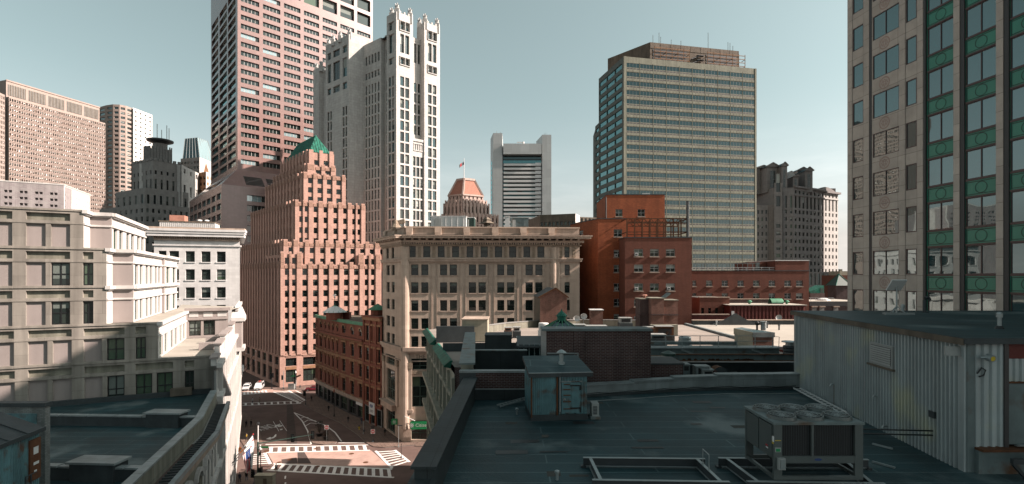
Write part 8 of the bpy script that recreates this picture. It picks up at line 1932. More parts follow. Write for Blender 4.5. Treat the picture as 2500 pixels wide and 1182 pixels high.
# ================================================================ rusty steel over the shaded gap
def catwalk():
    t = T('steel_catwalk', 'rusting steel catwalk with pipe railings over the dark gap', 'catwalk', (18, 48, 26)); d = 48; A, B = P(1588, d), P(1902, d); Fx = Face(A, B); z1 = Z(848, d)
    Fx.box(t.mb('deck'), 0, Fx.L, z1-.12, z1, -1.2, .25, flash); bm = t.mb('beam'); Fx.box(bm, 0, Fx.L, z1-.72, z1-.123, -.1, .05, steel); Fx.box(bm, 0, Fx.L, z1-.75, z1-.722, -.15, .3, rust); bm2 = t.mb('beam', new=True); Fx.box(bm2, 0, Fx.L*.72, z1+.05, z1+.33, -1.6, -1.3, steel)
    rl = t.mb('railing'); xs = (1627, 1667, 1711, 1756, 1801.6, 1846, 1889)
    for x in xs: rl.tube([Fx.pt(Fx.at(x), z1, -.2), Fx.pt(Fx.at(x), z1+1.05, -.2)], .035, galv, 6)
    for h in (1.05, .55): rl.tube([Fx.pt(0, z1+h, -.2), Fx.pt(Fx.at(1889), z1+h, -.2)], .03, galv, 6)
    rl.tube([Fx.pt(Fx.at(1889), z1+1.05, -.2), Fx.pt(Fx.at(1905), z1+.95, -.2), Fx.pt(Fx.at(1904), z1-.2, -.2)], .03, galv, 6)
    for x0, x1 in ((1662, 1696), (1832, 1868)): t.mb('brace', new=True).bar(Fx.pt(Fx.at(x0), z1-.18, .3), Fx.pt(Fx.at(x1), z1-.68, .3), .1, .16, flash)
    t.done()
    t = T('rusty_girder', 'long grey green girder with rusted lower flange in front of the catwalk', 'girder', (19, 46, 26)); d = 46; A, B = P(1636, d), P(1950, d); Fx = Face(A, B); z1 = Z(866, d); Fx.box(t.mb('web'), 0, Fx.L, z1-.5, z1, -.06, 0, steel); Fx.box(t.mb('top_flange'), 0, Fx.L, z1+.002, z1+.06, -.2, .15, rust); Fx.box(t.mb('bottom_flange'), 0, Fx.L, z1-.56, z1-.502, -.2, .15, rust); rg = random.Random(3)
    rp = t.mb('rust_scale')
    for k in range(46):
        u = rg.uniform(0, Fx.L*.62) if k < 34 else rg.uniform(0, Fx.L); h = rg.uniform(.05, .2); w_ = rg.uniform(.08, .4); rp.poly([Fx.pt(u, z1-.5, .006), Fx.pt(u+w_, z1-.5, .006), Fx.pt(u+w_*.8, z1-.5+h*.6, .006), Fx.pt(u+w_*.5, z1-.5+h, .006), Fx.pt(u+w_*.15, z1-.5+h*.7, .006)], rust)
    t.done()
    # gap behind the girder, its shade put in as dark walls
    t = T('dark_gap_wall', 'wall below the rusty girder, coloured dark for the shade there', 'wall', (18, 51, 18)); t.mb('back_wall').box(10, 33, 48.7, 49.3, 8, 26.85, flashd); t.mb('side_wall').box(9.2, 9.9, 44, 51, 8, 25.2, brickd); t.done()
    # small mixed units behind the parapet
    for i, (x0, x1, y0, y1, m, lab, d) in enumerate(((1668, 1684, 889, 905, steel, 'slanted teal duct end beside the low brick wall', 38.6), (1700, 1732, 894, 917, flash, 'white topped fan coil behind the metal parapet', 38.4), (1716, 1742, 902, 917, unitlight, 'lower white condenser box touching the fan coil', 38.0))):
        A, B = P(x0, d), P(x1, d); Fx = Face(A, B); v = T('parapet_condenser', lab, 'air conditioner', (A.x, d, 27), group='units behind the metal parapet'); Fx.box(v.mb('casing'), 0, Fx.L, 26.6, Z(y0, d)-.08, -.8, 0, m); Fx.box(v.mb('lid'), -.06, Fx.L+.06, Z(y0, d)-.08, Z(y0, d), -.85, .06, flash); Fx.quad(v.mb('grille'), Fx.L*.15, Fx.L*.85, Z(y1, d), Z(y0, d)-.16, .012, blackm); v.done()
    d = 38.2; c = P(1752, d); v = T('blower_housing', 'rounded dull purple blower housing behind the metal parapet', 'blower', (c.x, c.y, 27)); b = v.mb('scroll'); n = 12; r = .58; zc = Z(910, d)
    for k in range(n):
        a0, a1 = math.pi*k/n, math.pi*(k+1)/n; p = lambda a, y: (c.x+.1+r*1.0*math.cos(a), y, zc-.1+r*math.sin(a)); b.poly([p(a0, d-.3), p(a1, d-.3), p(a1, d+.5), p(a0, d+.5)][::-1], rust); b.poly([(c.x+.1, d-.3, zc-.1), p(a0, d-.3), p(a1, d-.3)], frb if k > 8 else flashd)
    v.mb('outlet').bar((c.x+.3, d, zc-.2), (c.x+1.5, d, zc-.1), .5, .25, flashd); v.mb('base').box(c.x-.5, c.x+.7, d-.3, d+.5, 26.6, zc-.1, flashd); v.done()
    c = P(1632, 43.5); v = T('dark_green_ventilator', 'dark green capped roof ventilator beside the left end of the girder', 'roof vent', (c.x, c.y, 26)); v.mb('drum').lathe(c, [(.38, 26), (.38, 27.75)], frgreen, 14); v.mb('cap').lathe(c, [(.62, Z(868, 43.5)), (.62, Z(862, 43.5)), (.4, Z(860, 43.5)), (.08, Z(856, 43.5))], frgreen, 14); v.done()
    d = 56; c = P(1930, d); v = T('stacked_coil_unit', 'dark ribbed stacked unit at the far left corner of the corrugated shed', 'cooling unit', (c.x, c.y, 25)); b = v.mb('casing')
    for k in range(7): b.lathe(c, [(.72, 25.2+k*.33), (.78, 25.3+k*.33), (.72, 25.48+k*.33)], flashd, 14)
    v.mb('cap').lathe(c, [(.5, 27.5), (.5, 27.8), (.9, 27.85), (.9, 27.95), (.3, 28.0)], galv, 12); v.done()
catwalk()
# ================================================================ street level
def g2(x, y): return G(x, y, 0.0)
def road_sheet():
    single('road', (lambda m: (m.poly([(-140, 60, 0), (90, 60, 0), (90, 330, 0), (-140, 330, 0)], asph), m)[1])(MB()), kind='structure')
    # crossing asphalt with sunlight put into the colour and a few repair patches
    pt = MB()
    quad = lambda pts, m, z: pt.poly([(g2(*p).x, g2(*p).y, z) for p in pts], m)
    quad([(652, 1104), (905, 1099), (955, 1143), (668, 1132)][::-1], asph_sun, .004)
    quad([(688, 1133.5), (727, 1131.5), (724, 1117), (687, 1122)], asph2, .008); quad([(727, 1132), (760, 1132), (742, 1102), (726, 1102)], asph2, .008)
    quad([(700, 1086), (726, 1086), (714, 986), (700, 986)], asph2, .006)
    quad([(590, 962), (740, 955), (690, 949), (592, 951)], asph_sun, .004)
    single('road_patches', pt, kind='structure')
    # pavements with kerbs
    def pave(name, pts, m=walk):
        mb = MB(); q = [g2(*p) if isinstance(p, tuple) else p for p in pts]; mb.prism(q, -.05, .13, kerbm, m); single(name, mb, kind='structure')
    pave('pavement', [(736, 985), (752, 996), (786, 1012.6), (832, 1034), (873, 1062), (895, 1083), (912, 1092), (941, 1094), V2(-20, 106.4), V2(-19.5, 112), V2(-28, 121), V2(-40, 134), V2(-52, 149), V2(-57, 153)])
    pave('pavement', [V2(-58.6, 110.2), V2(-70, 131), (597, 1007), (612, 1021), (628, 1040), (637, 1064), (642, 1084), (630, 1089), V2(-54, 104)])
    pave('pavement', [V2(-33.5, 58), (612, 1186), (624, 1170), (622, 1152), (604, 1146), V2(-47.5, 90.5), V2(-46.3, 85.5)])
    pave('pavement', [V2(-72, 161), V2(-74, 158.5), V2(-70, 157.5), V2(-40, 167), V2(-20, 174), V2(-20, 178), V2(-44, 172.4)])
    pave('pavement', [V2(-20, 107.9), V2(16, 107.9), V2(16, 105.5), V2(-20, 105.5)]); pave('pavement', [V2(-15.5, 90.2), V2(14, 96), V2(14, 99), V2(-14, 92.5), V2(-17, 90)])
    # traffic island
    mb = MB(); q = [g2(*p) for p in ((752, 1060), (757, 1050), (772, 1047), (790, 1050), (815, 1066), (825, 1078), (818, 1084), (790, 1087), (765, 1084), (757, 1076))]; mb.prism(q, -.05, .16, kerbm, walk); single('traffic_island', mb, kind='structure')
road_sheet()

def markings():
    mk = MB(); Z_ = .012
    def quad(pts, z=Z_): mk.poly([(g2(*p).x, g2(*p).y, z) for p in pts], mark)
    def line(a, b, w=.30, z=Z_):
        p, q = g2(*a), g2(*b); d = (q-p).normalized(); n = V2(-d.y, d.x)*w/2; mk.poly([((p-n).x, (p-n).y, z), ((q-n).x, (q-n).y, z), ((q+n).x, (q+n).y, z), ((p+n).x, (p+n).y, z)], mark)
    def zebra(a0, a1, b0, b1, n, w=.55, wl=.42):
        line(a0, a1, wl, Z_+.004); line(b0, b1, wl, Z_+.004); A0, A1, B0, B1 = g2(*a0), g2(*a1), g2(*b0), g2(*b1)
        for k in range(n):
            s = (k+.5)/n; p, q = A0.lerp(A1, s), B0.lerp(B1, s); d = (q-p).normalized(); t = (A1-A0).normalized()*w/2
            mk.poly([((p-t).x, (p-t).y, Z_), ((p+t).x, (p+t).y, Z_), ((q+t).x, (q+t).y, Z_), ((q-t).x, (q-t).y, Z_)], mark)
    zebra((667, 1132.5), (958, 1145.5), (652, 1148), (962, 1166), 16, .62, .5)
    zebra((652, 1092), (899, 1086.5), (650, 1105), (903, 1099.5), 12, .7, .45)
    zebra((646, 1106), (660, 1133), (612, 1109), (602, 1137), 6, .45, .55)
    zebra((917, 1101), (957, 1143), (964, 1099), (1000, 1128), 7, .5, .5)
    zebra((592, 958), (652, 953), (592, 964), (656, 958.5), 7, .5, .4)
    zebra((592, 984.5), (733, 979), (592, 990), (734, 985.5), 9, .5, .35)
    zebra((668, 957), (734, 985.5), (705, 954), (746, 978), 12, .45, .5)
    line((700, 953.5), (722, 952)); line((722, 954), (738, 961.5), .4)
    line((648, 1085.3), (760, 1085), .4); line((826, 1081.5), (890, 1081.5), .3)
    # gore chevrons ahead of the island
    line((718, 1007.5), (797, 1040), .3); line((797, 1040), (818, 1056), .3); line((818, 1056), (834, 1078), .3)
    line((718, 1007.5), (738, 1028), .28); line((738, 1028), (751, 1052), .28); line((751, 1052), (760, 1084), .28)
    for a, b, c in (((734, 1021.5), (743, 1018.5), (753, 1020)), ((741, 1032), (752, 1025.5), (771, 1027.5)), ((746, 1040), (758, 1033), (785, 1034.5))): line(a, b, .25); line(b, c, .25)
    line((667, 1029), (681, 1053), .12); line((683, 1027), (700, 1052), .12)
    line((697, 1162), (696, 1169), .25); line((697, 1178), (696.5, 1182), .25)
    single('road_markings', mk, kind='structure')
    # lettering faces the oncoming traffic, so it reads upside down from here
    tx = MB(); c = g2(647, 1043.5); p, q = g2(662, 1040), g2(632, 1047.5); r = (q-p); up = V2(-r.y, r.x); text_into(tx, 'ONLY', 1.5, (c.x, c.y, .02), (r.x, r.y, 0), (-up.x if up.y > 0 else up.x, -abs(up.y), 0), mark, 3.6)
    single('road_lettering', tx, kind='structure')
    ar = MB(); P_ = lambda x, y: (g2(x, y).x, g2(x, y).y, .02)
    ar.poly([P_(649, 1072.5), P_(660, 1067), P_(661.5, 1069.3), P_(668, 1066.5), P_(672, 1061), P_(675, 1061), P_(674, 1066), P_(667, 1070.5), P_(661, 1071.2), P_(661.5, 1073)], mark); single('road_arrow', ar, kind='structure')
    bk = MB(); 
    for x, y in ((677, 1039), (684, 1040.5)): cc = g2(x, y); bk.poly([(cc.x+.5*math.cos(k*.5236), cc.y+.7*math.sin(k*.5236), .02) for k in range(12)], mark)
    bk.poly([P_(676, 1038), P_(684, 1034.5), P_(685, 1036), P_(679, 1039)], mark); bk.poly([P_(683, 1048), P_(690, 1047), P_(689, 1050), P_(684, 1050.5)], mark); single('road_bicycle_mark', bk, kind='structure')
markings()
for i, (x, y, r, lab) in enumerate(((708, 1122, .5, 'round manhole cover in the dark repair patch'), (858, 1108, .45, 'round manhole cover in the upper middle of the crossing'), (893, 1129, .45, 'round manhole cover near the right side of the crossing'), (770, 1096, .42, 'round manhole cover on the far zebra crossing'), (775, 1139, .42, 'round manhole cover on the near zebra crossing'), (682, 1129, .42, 'round manhole cover left of the crossing'), (651, 1101, .5, 'round manhole cover at the left end of the far zebra'))):
    p = g2(x, y); mb = MB(); mb.lathe(p, [(r*1.1, .010), (r*1.1, .018), (r*.9, .018), (r*.88, .022), (.05, .022)], rust, 16); single('manhole_cover', mb, lab, 'manhole cover', (p.x, p.y, 0), 'manhole covers')

# ---------------------------------------------------------------- people
def skin_mesh(name, chains, mats_by_z, sub=1):
    """one continuous body grown over a joint skeleton; materials by height band"""
    me = bpy.data.meshes.new(name); vs_ = []; es = []; rad = []; idx = {}
    for ch in chains:
        prev = None
        for key, co, r in ch:
            if key not in idx: idx[key] = len(vs_); vs_.append(co); rad.append(r)
            if prev is not None and (prev, idx[key]) not in es: es.append((prev, idx[key]))
            prev = idx[key]
    me.from_pydata(vs_, es, []); o = bpy.data.objects.new(name, me); COL.objects.link(o)
    sk = o.modifiers.new('skin', 'SKIN'); sk.use_smooth_shade = True
    for i, r in enumerate(rad): me.skin_vertices[0].data[i].radius = r if isinstance(r, tuple) else (r, r)
    me.skin_vertices[0].data[0].use_root = True
    ss = o.modifiers.new('sub', 'SUBSURF'); ss.levels = sub; ss.render_levels = sub
    dg = bpy.context.evaluated_depsgraph_get(); new = bpy.data.meshes.new_from_object(o.evaluated_get(dg)); bpy.data.objects.remove(o); bpy.data.meshes.remove(me)
    new.name = name; ms = []
    new.materials.clear()
    for p in new.polygons:
        c = p.center; m = mats_by_z(c)
        if m not in ms: ms.append(m)
        p.material_index = ms.index(m); p.use_smooth = True
    for m in ms: new.materials.append(m)
    return new
skinm = plain('skin', (.42, .26, .19), .6); skind = plain('dark_skin', (.16, .09, .06), .6)
def cloth(n, c): return plain(n, c, .85, var=.2, scale=12)
CL = dict(black=cloth('black_cloth', (.012, .012, .014)), navy=cloth('navy_cloth', (.02, .03, .06)), jean=cloth('denim', (.09, .13, .20)), grey=cloth('grey_cloth', (.12, .12, .12)), white=cloth('white_cloth', (.62, .62, .60)), yellow=cloth('yellow_cloth', (.65, .42, .05)), khaki=cloth('khaki_cloth', (.30, .24, .16)), brown=cloth('brown_cloth', (.14, .08, .05)))
HAIR = cloth('dark_hair', (.02, .014, .01))
def person(px, py, face, stride, top, bot, lab, group, shoe='black', bag=None, vest=None, skin=None, h=1.74):
    """face: heading angle of travel; stride: half step length"""
    sk = skin or skinm; s = stride; T_, B_, S_ = CL[top], CL[bot], CL[shoe]
    c = [[('pel', (0, 0, .96), (.15, .11)), ('waist', (0, .0, 1.10), (.135, .10)), ('chest', (0, .01, 1.32), (.17, .12)), ('neckb', (0, .015, 1.46), (.10, .08)), ('neck', (0, .03, 1.53), (.058, .058)), ('jaw', (0, .05, 1.60), (.072, .082)), ('head', (0, .035, 1.67), (.082, .098)), ('crown', (0, .02, 1.735), (.062, .075))]]
    c.append([('jaw', (0, .05, 1.60), (.072, .082)), ('nose', (0, .145, 1.645), (.018, .018))])
    for sd in (-1, 1):
        f = s*sd
        c.append([('pel', 0, 0), (f'hip{sd}', (.09*sd, 0, .90), .095), (f'knee{sd}', (.10*sd, f*.5+.03, .50), .066), (f'ank{sd}', (.10*sd, f-.03*abs(s), .09), .046), (f'toe{sd}', (.11*sd, f+.15, .035), (.04, .03))])
        g_ = -s*sd
        c.append([('chest', 0, 0), (f'sh{sd}', (.19*sd, .0, 1.40), .062), (f'elb{sd}', (.245*sd, g_*.25-.02, 1.13), .046), (f'wri{sd}', (.24*sd, g_*.5+.08, .90), .033), (f'palm{sd}', (.235*sd, g_*.5+.105, .835), (.030, .022))])
        for k, (dx, l) in enumerate(((-.022, .075), (-.007, .085), (.008, .08), (.022, .062))): c.append([(f'palm{sd}', 0, 0), (f'f{sd}{k}a', (.235*sd+dx*.4, g_*.5+.115+dx, .80), .009), (f'f{sd}{k}b', (.232*sd+dx*.4, g_*.5+.118+dx, .80-l), .007)])
        c.append([(f'palm{sd}', 0, 0), (f'th{sd}', (.21*sd, g_*.5+.145, .80), .009)])
    def band(q):
        if q.z > 1.50: return sk
        if q.z < .075: return S_
        if abs(q.x) > .185 and q.z < .90: return sk
        return T_ if q.z > .93 or abs(q.x) > .185 else B_
    # joint keys repeated with zero data must keep their first coordinates
    seen = {}
    for ch in c:
        for i, (k, co, r) in enumerate(ch):
            if k in seen: ch[i] = (k,)+seen[k]
            else: seen[k] = (co, r)
    me = skin_mesh('body', c, band)
    p = g2(px, py); zb = .13 if (px > 735 and py < 1095 and px > 752) or px < 625 and py > 1000 else .0
    t = T('person', lab, 'person', (p.x, p.y, zb), group=group, rot=face-math.pi/2, local=True); t.e.scale = (h/1.80,)*3
    o = bpy.data.objects.new('body', me); COL.objects.link(o); o.parent = t.e
    hb = t.mb('hair'); hb.lathe((0, .012), [(.088, 1.66), (.098, 1.70), (.092, 1.755), (.06, 1.80), (.01, 1.815)], HAIR, 12); hb.smooth = True
    if vest: v = t.mb('vest'); v.lathe((0, .005), [(.165, 1.0), (.185, 1.2), (.20, 1.36), (.12, 1.46)], CL[vest], 12)
    else: cl = t.mb('coat_hem'); cl.lathe((0, .0), [(.185, .82), (.175, .95), (.155, 1.08)], T_, 12)
    if bag: b = t.mb('backpack'); b.cbox((0, -.17, 1.25), (.14, 0, 0), (0, .075, 0), (0, 0, .21), CL[bag])
    t.done()
W_ = 'pedestrians on the crossing streets'
A_ = math.radians
person(674, 1154, A_(100), .27, 'black', 'khaki', 'person in black jacket striding over the near zebra crossing', W_, bag='white')
person(601, 1045, A_(80), .16, 'black', 'black', 'person in long black coat on the left pavement, left one of a pair', W_)
person(613, 1044, A_(80), .18, 'black', 'navy', 'person in black on the left pavement, right one of a pair', W_)
person(602.5, 1079, A_(250), .2, 'black', 'black', 'person with yellow top under a dark jacket on the left pavement', W_, vest='yellow')
person(585, 1180, A_(85), .12, 'navy', 'black', 'person in navy jacket at the bottom left kerb', W_)
person(601.5, 1176, A_(95), .14, 'black', 'jean', 'person in black jacket and jeans at the bottom left kerb', W_)
person(760.5, 981, A_(280), .12, 'black', 'black', 'person in black standing at the curved pavement tip near the signal', W_)
person(802, 1006, A_(120), .2, 'black', 'black', 'person in black walking along the red block beside the lamp post', W_)
person(850, 1033, A_(285), .2, 'black', 'grey', 'person in dark clothes mid stride on the red block pavement', W_)
person(883, 1037, A_(120), .14, 'navy', 'jean', 'person in blue by the white shop sign of the red block', W_)
person(939.5, 1066, A_(300), .14, 'black', 'brown', 'person in black at the corner entrance of the tan building', W_, skin=skind)
person(616.5, 985, A_(180), .18, 'white', 'navy', 'person in white shirt on the far zebra crossing', W_)
person(633.5, 985, A_(0), .18, 'khaki', 'khaki', 'person in light brown on the far zebra crossing', W_)

# ---------------------------------------------------------------- vehicles
carw = plain('white_car_paint', (.75, .75, .75), .25, var=.03, spec=.6); carr = plain('dark_red_car_paint', (.16, .012, .025), .22, var=.05, spec=.6); tyre = plain('tyre_rubber', (.015, .015, .016), .8); cglass = glass('car_glass', (.01, .013, .015)); hl = plain('headlamp_lens', (.75, .75, .70), .15); tl = plain('tail_lamp', (.45, .02, .02), .3)
def car(name, lab, cat, px, py, face, prof, L, W, paint, win, wheels, r, group):
    """prof: side outline (x along length, z); upper part narrows. win: list of side window outlines"""
    p = g2(px, py); t = T(name, lab, cat, (p.x, p.y, 0), group=group, rot=face, local=True)
    zmax = max(z for _, z in prof); belt = zmax*.56
    def wy(z): return W/2*(1-.16*max(0, (z-belt)/(zmax-belt)))*(1 if z > .35 else .95)
    b = t.mb('body'); n = len(prof)
    for i in range(n):
        (x0, z0), (x1, z1) = prof[i], prof[(i+1) % n]; b.poly([(x0, -wy(z0), z0), (x1, -wy(z1), z1), (x1, wy(z1), z1), (x0, wy(z0), z0)], paint)
    # side skins: fan in strips between lower and upper outline
    lo = [q for q in prof if q[1] < .45]; 
    xs = sorted(set(x for x, _ in prof))
    def ext(x):
        zs = []
        for i in range(n):
            (x0, z0), (x1, z1) = prof[i], prof[(i+1) % n]
            if (x0-x)*(x1-x) <= 0 and x0 != x1: zs.append(z0+(z1-z0)*(x-x0)/(x1-x0))
        return min(zs), max(zs)
    for a, c in zip(xs, xs[1:]):
        e = 1e-4; l0, h0 = ext(a+e); l1, h1 = ext(c-e)
        for s in (-1, 1):
            m0, m1 = min(belt, h0), min(belt, h1)
            b.poly([(a, s*wy(l0), l0), (c, s*wy(l1), l1), (c, s*wy(m1), m1), (a, s*wy(m0), m0)], paint)
            if h0 > belt+e or h1 > belt+e: b.poly([(a, s*wy(m0), m0), (c, s*wy(m1), m1), (c, s*wy(h1), h1), (a, s*wy(h0), h0)], paint)
    for s in (-1, 1):
        for pts in win:
            w = t.mb('side_window', new=True); w.poly([(x, s*(wy(z)+.012), z) for x, z in (pts if s > 0 else pts[::-1])], cglass)
    for kind, (xa, za), (xb, zb) in (('windscreen', win_f[name][0], win_f[name][1]), ('rear_window', win_f[name][2], win_f[name][3])):
        w = t.mb(kind); nx, nz = (zb-za), -(xb-xa); l = math.hypot(nx, nz); nx, nz = nx/l*.015, nz/l*.015
        if kind == 'rear_window': nx, nz = -nx, -nz
        if nz < 0: nx, nz = -nx, -nz
        w.poly([(xa+nx, -wy(za)*.9, za+nz), (xa+nx, wy(za)*.9, za+nz), (xb+nx, wy(zb)*.88, zb+nz), (xb+nx, -wy(zb)*.88, zb+nz)], cglass)
    for x in wheels:
        for s in (-1, 1):
            w = t.mb('wheel', new=True); w.tube([(x, s*(W/2-.22), r), (x, s*(W/2+.01), r)], r, tyre, 18); rm = t.mb('rim', parent=w, new=True); rm.tube([(x, s*(W/2+.011), r), (x, s*(W/2+.02), r)], r*.62, chrome, 14)
    xf, xb = max(x for x, _ in prof), min(x for x, _ in prof)
    for s in (-1, 1):
        h = t.mb('headlight', new=True); h.box(xf-.16, xf+.004, s*W*.36-.19, s*W*.36+.19, .60, .76, hl); q = t.mb('tail_light', new=True); q.box(xb-.004, xb+.1, s*W*.42-.1, s*W*.42+.1, .68, .95, tl)
        m = t.mb('wing_mirror', new=True); m.box(win_f[name][0][0]-.35, win_f[name][0][0]-.18, s*(W/2+.08)-.09, s*(W/2+.08)+.09, belt-.02, belt+.15, paint)
    t.mb('bumper').box(xf-.1, xf+.06, -W*.46, W*.46, .28, .46, blackm if paint is not carr else paint); t.mb('number_plate').box(xf+.061, xf+.068, -.25, .25, .36, .47, signw)
    t.mb('grille').box(xf-.05, xf+.012, -W*.22, W*.22, .56, .72, blackm)
    return t
win_f = {'white_suv': ((.95, 1.12), (.25, 1.62), (-2.2, 1.12), (-2.0, 1.62)), 'white_van': ((1.7, 1.25), (1.05, 2.0), (-2.72, 1.25), (-2.68, 1.95)), 'red_sedan': ((1.0, .98), (.3, 1.38), (-1.75, 1.02), (-1.15, 1.36))}
VG = 'vehicles waiting at the far crossing'
t = car('white_suv', 'white estate car with headlights facing the far zebra crossing', 'car', 602.5, 951, A_(-72), [(2.3, .3), (2.35, .72), (2.15, .92), (1.0, 1.05), (.25, 1.66), (-1.9, 1.70), (-2.3, 1.1), (-2.35, .4), (-2.2, .28)], 4.7, 1.88, carw, [[(.85, 1.08), (-.55, 1.08), (-.55, 1.58), (.25, 1.57)], [(-.62, 1.08), (-1.95, 1.08), (-1.8, 1.55), (-.62, 1.58)]], (1.45, -1.4), .36, VG); t.mb('roof_rail').box(-1.7, .1, -.62, -.56, 1.70, 1.76, blackm); t.mb('roof_rail', new=True).box(-1.7, .1, .56, .62, 1.70, 1.76, blackm); t.done()
t = car('white_van', 'white passenger van with a roof rack beside the white estate car', 'van', 633, 950, A_(-75), [(2.7, .35), (2.75, .95), (2.5, 1.12), (1.75, 1.22), (1.05, 2.05), (-2.6, 2.12), (-2.75, 1.2), (-2.78, .45), (-2.6, .32)], 5.5, 2.02, carw, [[(1.55, 1.25), (.55, 1.25), (.55, 1.9), (1.08, 1.9)], [(.45, 1.25), (-.9, 1.25), (-.9, 1.92), (.45, 1.92)], [(-1.0, 1.25), (-2.4, 1.25), (-2.4, 1.92), (-1.0, 1.92)]], (1.75, -1.65), .38, VG)
rk = t.mb('roof_rack')
for y in (-.6, .6): rk.bar((-2.0, y, 2.26), (.6, y, 2.26), .06, .06, rust)
for k in range(4): rk.bar((-2.0+k*.85, -.7, 2.2), (-2.0+k*.85, .7, 2.2), .06, .06, rust)
rk.box(-1.8, .3, -.15, .15, 2.24, 2.4, redp); t.done()
t = car('red_sedan', 'dark red saloon car half hidden by the red block', 'car', 764, 953.5, A_(196), [(2.25, .3), (2.3, .68), (2.05, .82), (1.05, .95), (.3, 1.42), (-1.1, 1.42), (-1.9, 1.0), (-2.3, .95), (-2.35, .4), (-2.2, .28)], 4.7, 1.84, carr, [[(.85, .98), (-.3, .98), (-.3, 1.34), (.28, 1.34)], [(-.38, .98), (-1.55, 1.0), (-1.1, 1.34), (-.38, 1.34)]], (1.4, -1.4), .34, VG); t.done()

# ---------------------------------------------------------------- street furniture
def pole_thing(name, lab, cat, px, py, h, r, m, group=None, base=None):
    p = g2(px, py); t = T(name, lab, cat, (p.x, p.y, 0), group=group); t.mb('pole').tube([(p.x, p.y, 0), (p.x, p.y, h)], r, m, 8)
    if base: t.mb('base').lathe(p, [(base, 0), (base, .3), (base*.6, .5), (r, .8)], m, 10)
    return t, p
def signal_head(t, p, z, m=blackm, face=-1, yel=False):
    s = t.mb('signal_head', new=True); s.box(p.x-.2, p.x+.2, p.y-.14, p.y+.14, z-.55, z+.55, m); bk = t.mb('back_plate', parent=s, new=True); bk.box(p.x-.32, p.x+.32, p.y+.02, p.y+.04, z-.72, z+.72, blackm)
    for k in range(3): v = t.mb('visor', parent=s, new=True); v.tube([(p.x, p.y-.14, z+.36-.36*k), (p.x, p.y-.34, z+.34-.36*k)], .13, m, 10)
# mast arm signal at the near corner
p = g2(629.5, 1164); t = T('traffic_signal_mast', 'tall traffic signal mast with a long arm over the far zebra crossing', 'traffic signal', (p.x, p.y, 0)); zt = Z(1037, p.y); za = Z(1083, p.y)
t.mb('pole').tube([(p.x, p.y, 0), (p.x, p.y, za+.3)], .14, frgreen, 10); t.mb('upper_pole').tube([(p.x+.02, p.y, za+.3), (p.x+.05, p.y, zt)], .09, whitep, 8); t.mb('finial').lathe((p.x+.05, p.y), [(.12, zt-.1), (.28, zt+.15), (.22, zt+.4), (.05, zt+.5)], blackm, 10); t.mb('base').lathe(p, [(.32, 0), (.3, .5), (.16, .8)], frgreen, 12)
e = V2(P(764, p.y+4).x, p.y+4); ze = Z(1061, e.y); t.mb('arm').tube([(p.x, p.y, za), (p.x+(e.x-p.x)*.5, (p.y+e.y)/2, za+(ze-za)*.5), (e.x, e.y, ze)], .10, frgreen, 8, r1=.06)
for s, zz in ((.61, 0), (.985, 0)): q = p.lerp(e, s); signal_head(t, V2(q.x, q.y+.2), za+(ze-za)*s-.12)
t.mb('street_sign').box(p.x+.4, p.x+1.9, p.y-.05, p.y-.02, Z(1094, p.y), Z(1089.5, p.y), signg); t.mb('street_sign').box(p.x+.1, p.x+.42, p.y-.05, p.y-.02, Z(1092.5, p.y), Z(1091, p.y), steeld); t.done()
t, q = pole_thing('pedestrian_signal', 'short dark pedestrian signal post with a boxed lamp beside the tall signal mast', 'traffic signal', 636.5, 1163, 5.0, .08, blackm, None, .22)
s = t.mb('signal_box'); s.box(q.x-.28, q.x+.28, q.y-.25, q.y+.2, .1, 1.5, blackm); s2 = t.mb('lamp'); s2.lathe((q.x, q.y-.1), [(.05, 4.6), (.26, 4.7), (.28, 5.0), (.1, 5.3), (.03, 5.6)], whitep, 10); h = t.mb('signal_head'); h.box(q.x-.45, q.x-.12, q.y-.15, q.y+.15, 3.6, 4.2, blackm); t.done()
t, q = pole_thing('traffic_signal_post', 'dark signal post with cream cover low at the bottom edge of the street', 'traffic signal', 621, 1188, 2.4, .08, bluep, None, .2); signal_head(t, V2(q.x-.25, q.y-.1), 2.2); t.done()
p = g2(648, 1190); t = T('cream_cabinet', 'large cream utility cabinet with a brown vent at the bottom edge of the street', 'cabinet', (p.x, p.y, 0)); t.mb('cabinet').box(p.x-1.55, p.x+1.45, p.y-.6, p.y+.6, .0, 2.1, cream); t.mb('vent').box(p.x-.1, p.x+.5, p.y-.62, p.y-.6, .4, 1.7, oliverust); t.mb('lid').box(p.x-1.62, p.x+1.52, p.y-.67, p.y+.67, 2.1, 2.18, cream); t.done()
for (x, y, h, hz, lab) in ((663.5, 950, 4.6, 4.0, 'signal post with twin black heads beside the white van'), (692, 950, 5.6, 3.6, 'grey pole with signal head at the corner of the stepped brick tower'), (722, 951, 5.0, 2.5, 'post with street signs and lamp in front of the brick tower doorway'), (746, 989, 4.4, 3.2, 'black signal post at the curved pavement tip')):
    t, q = pole_thing('traffic_signal_post', lab, 'traffic signal', x, y, h, .08, steeld if x != 692 else galv, 'signal posts at the far crossing', .18); signal_head(t, V2(q.x-.3, q.y-.15), hz)
    if x == 722: t.mb('street_sign').box(q.x-1.6, q.x-.1, q.y-.04, q.y-.01, 4.0, 4.35, signg); t.mb('way_sign').cbox((q.x+.9, q.y, 4.2), (.7, 0, .3), (0, .02, 0), (-.1, 0, .24), rust); t.mb('lamp').lathe(q, [(.12, 5.0), (.26, 5.3), (.1, 5.7), (.02, 5.9)], whitep, 8); t.mb('poster').box(q.x-.15, q.x+.25, q.y-.1, q.y-.05, 1.3, 3.0, signw)
    if x == 663.5: signal_head(t, V2(q.x+.35, q.y-.1), hz+.3)
    t.done()
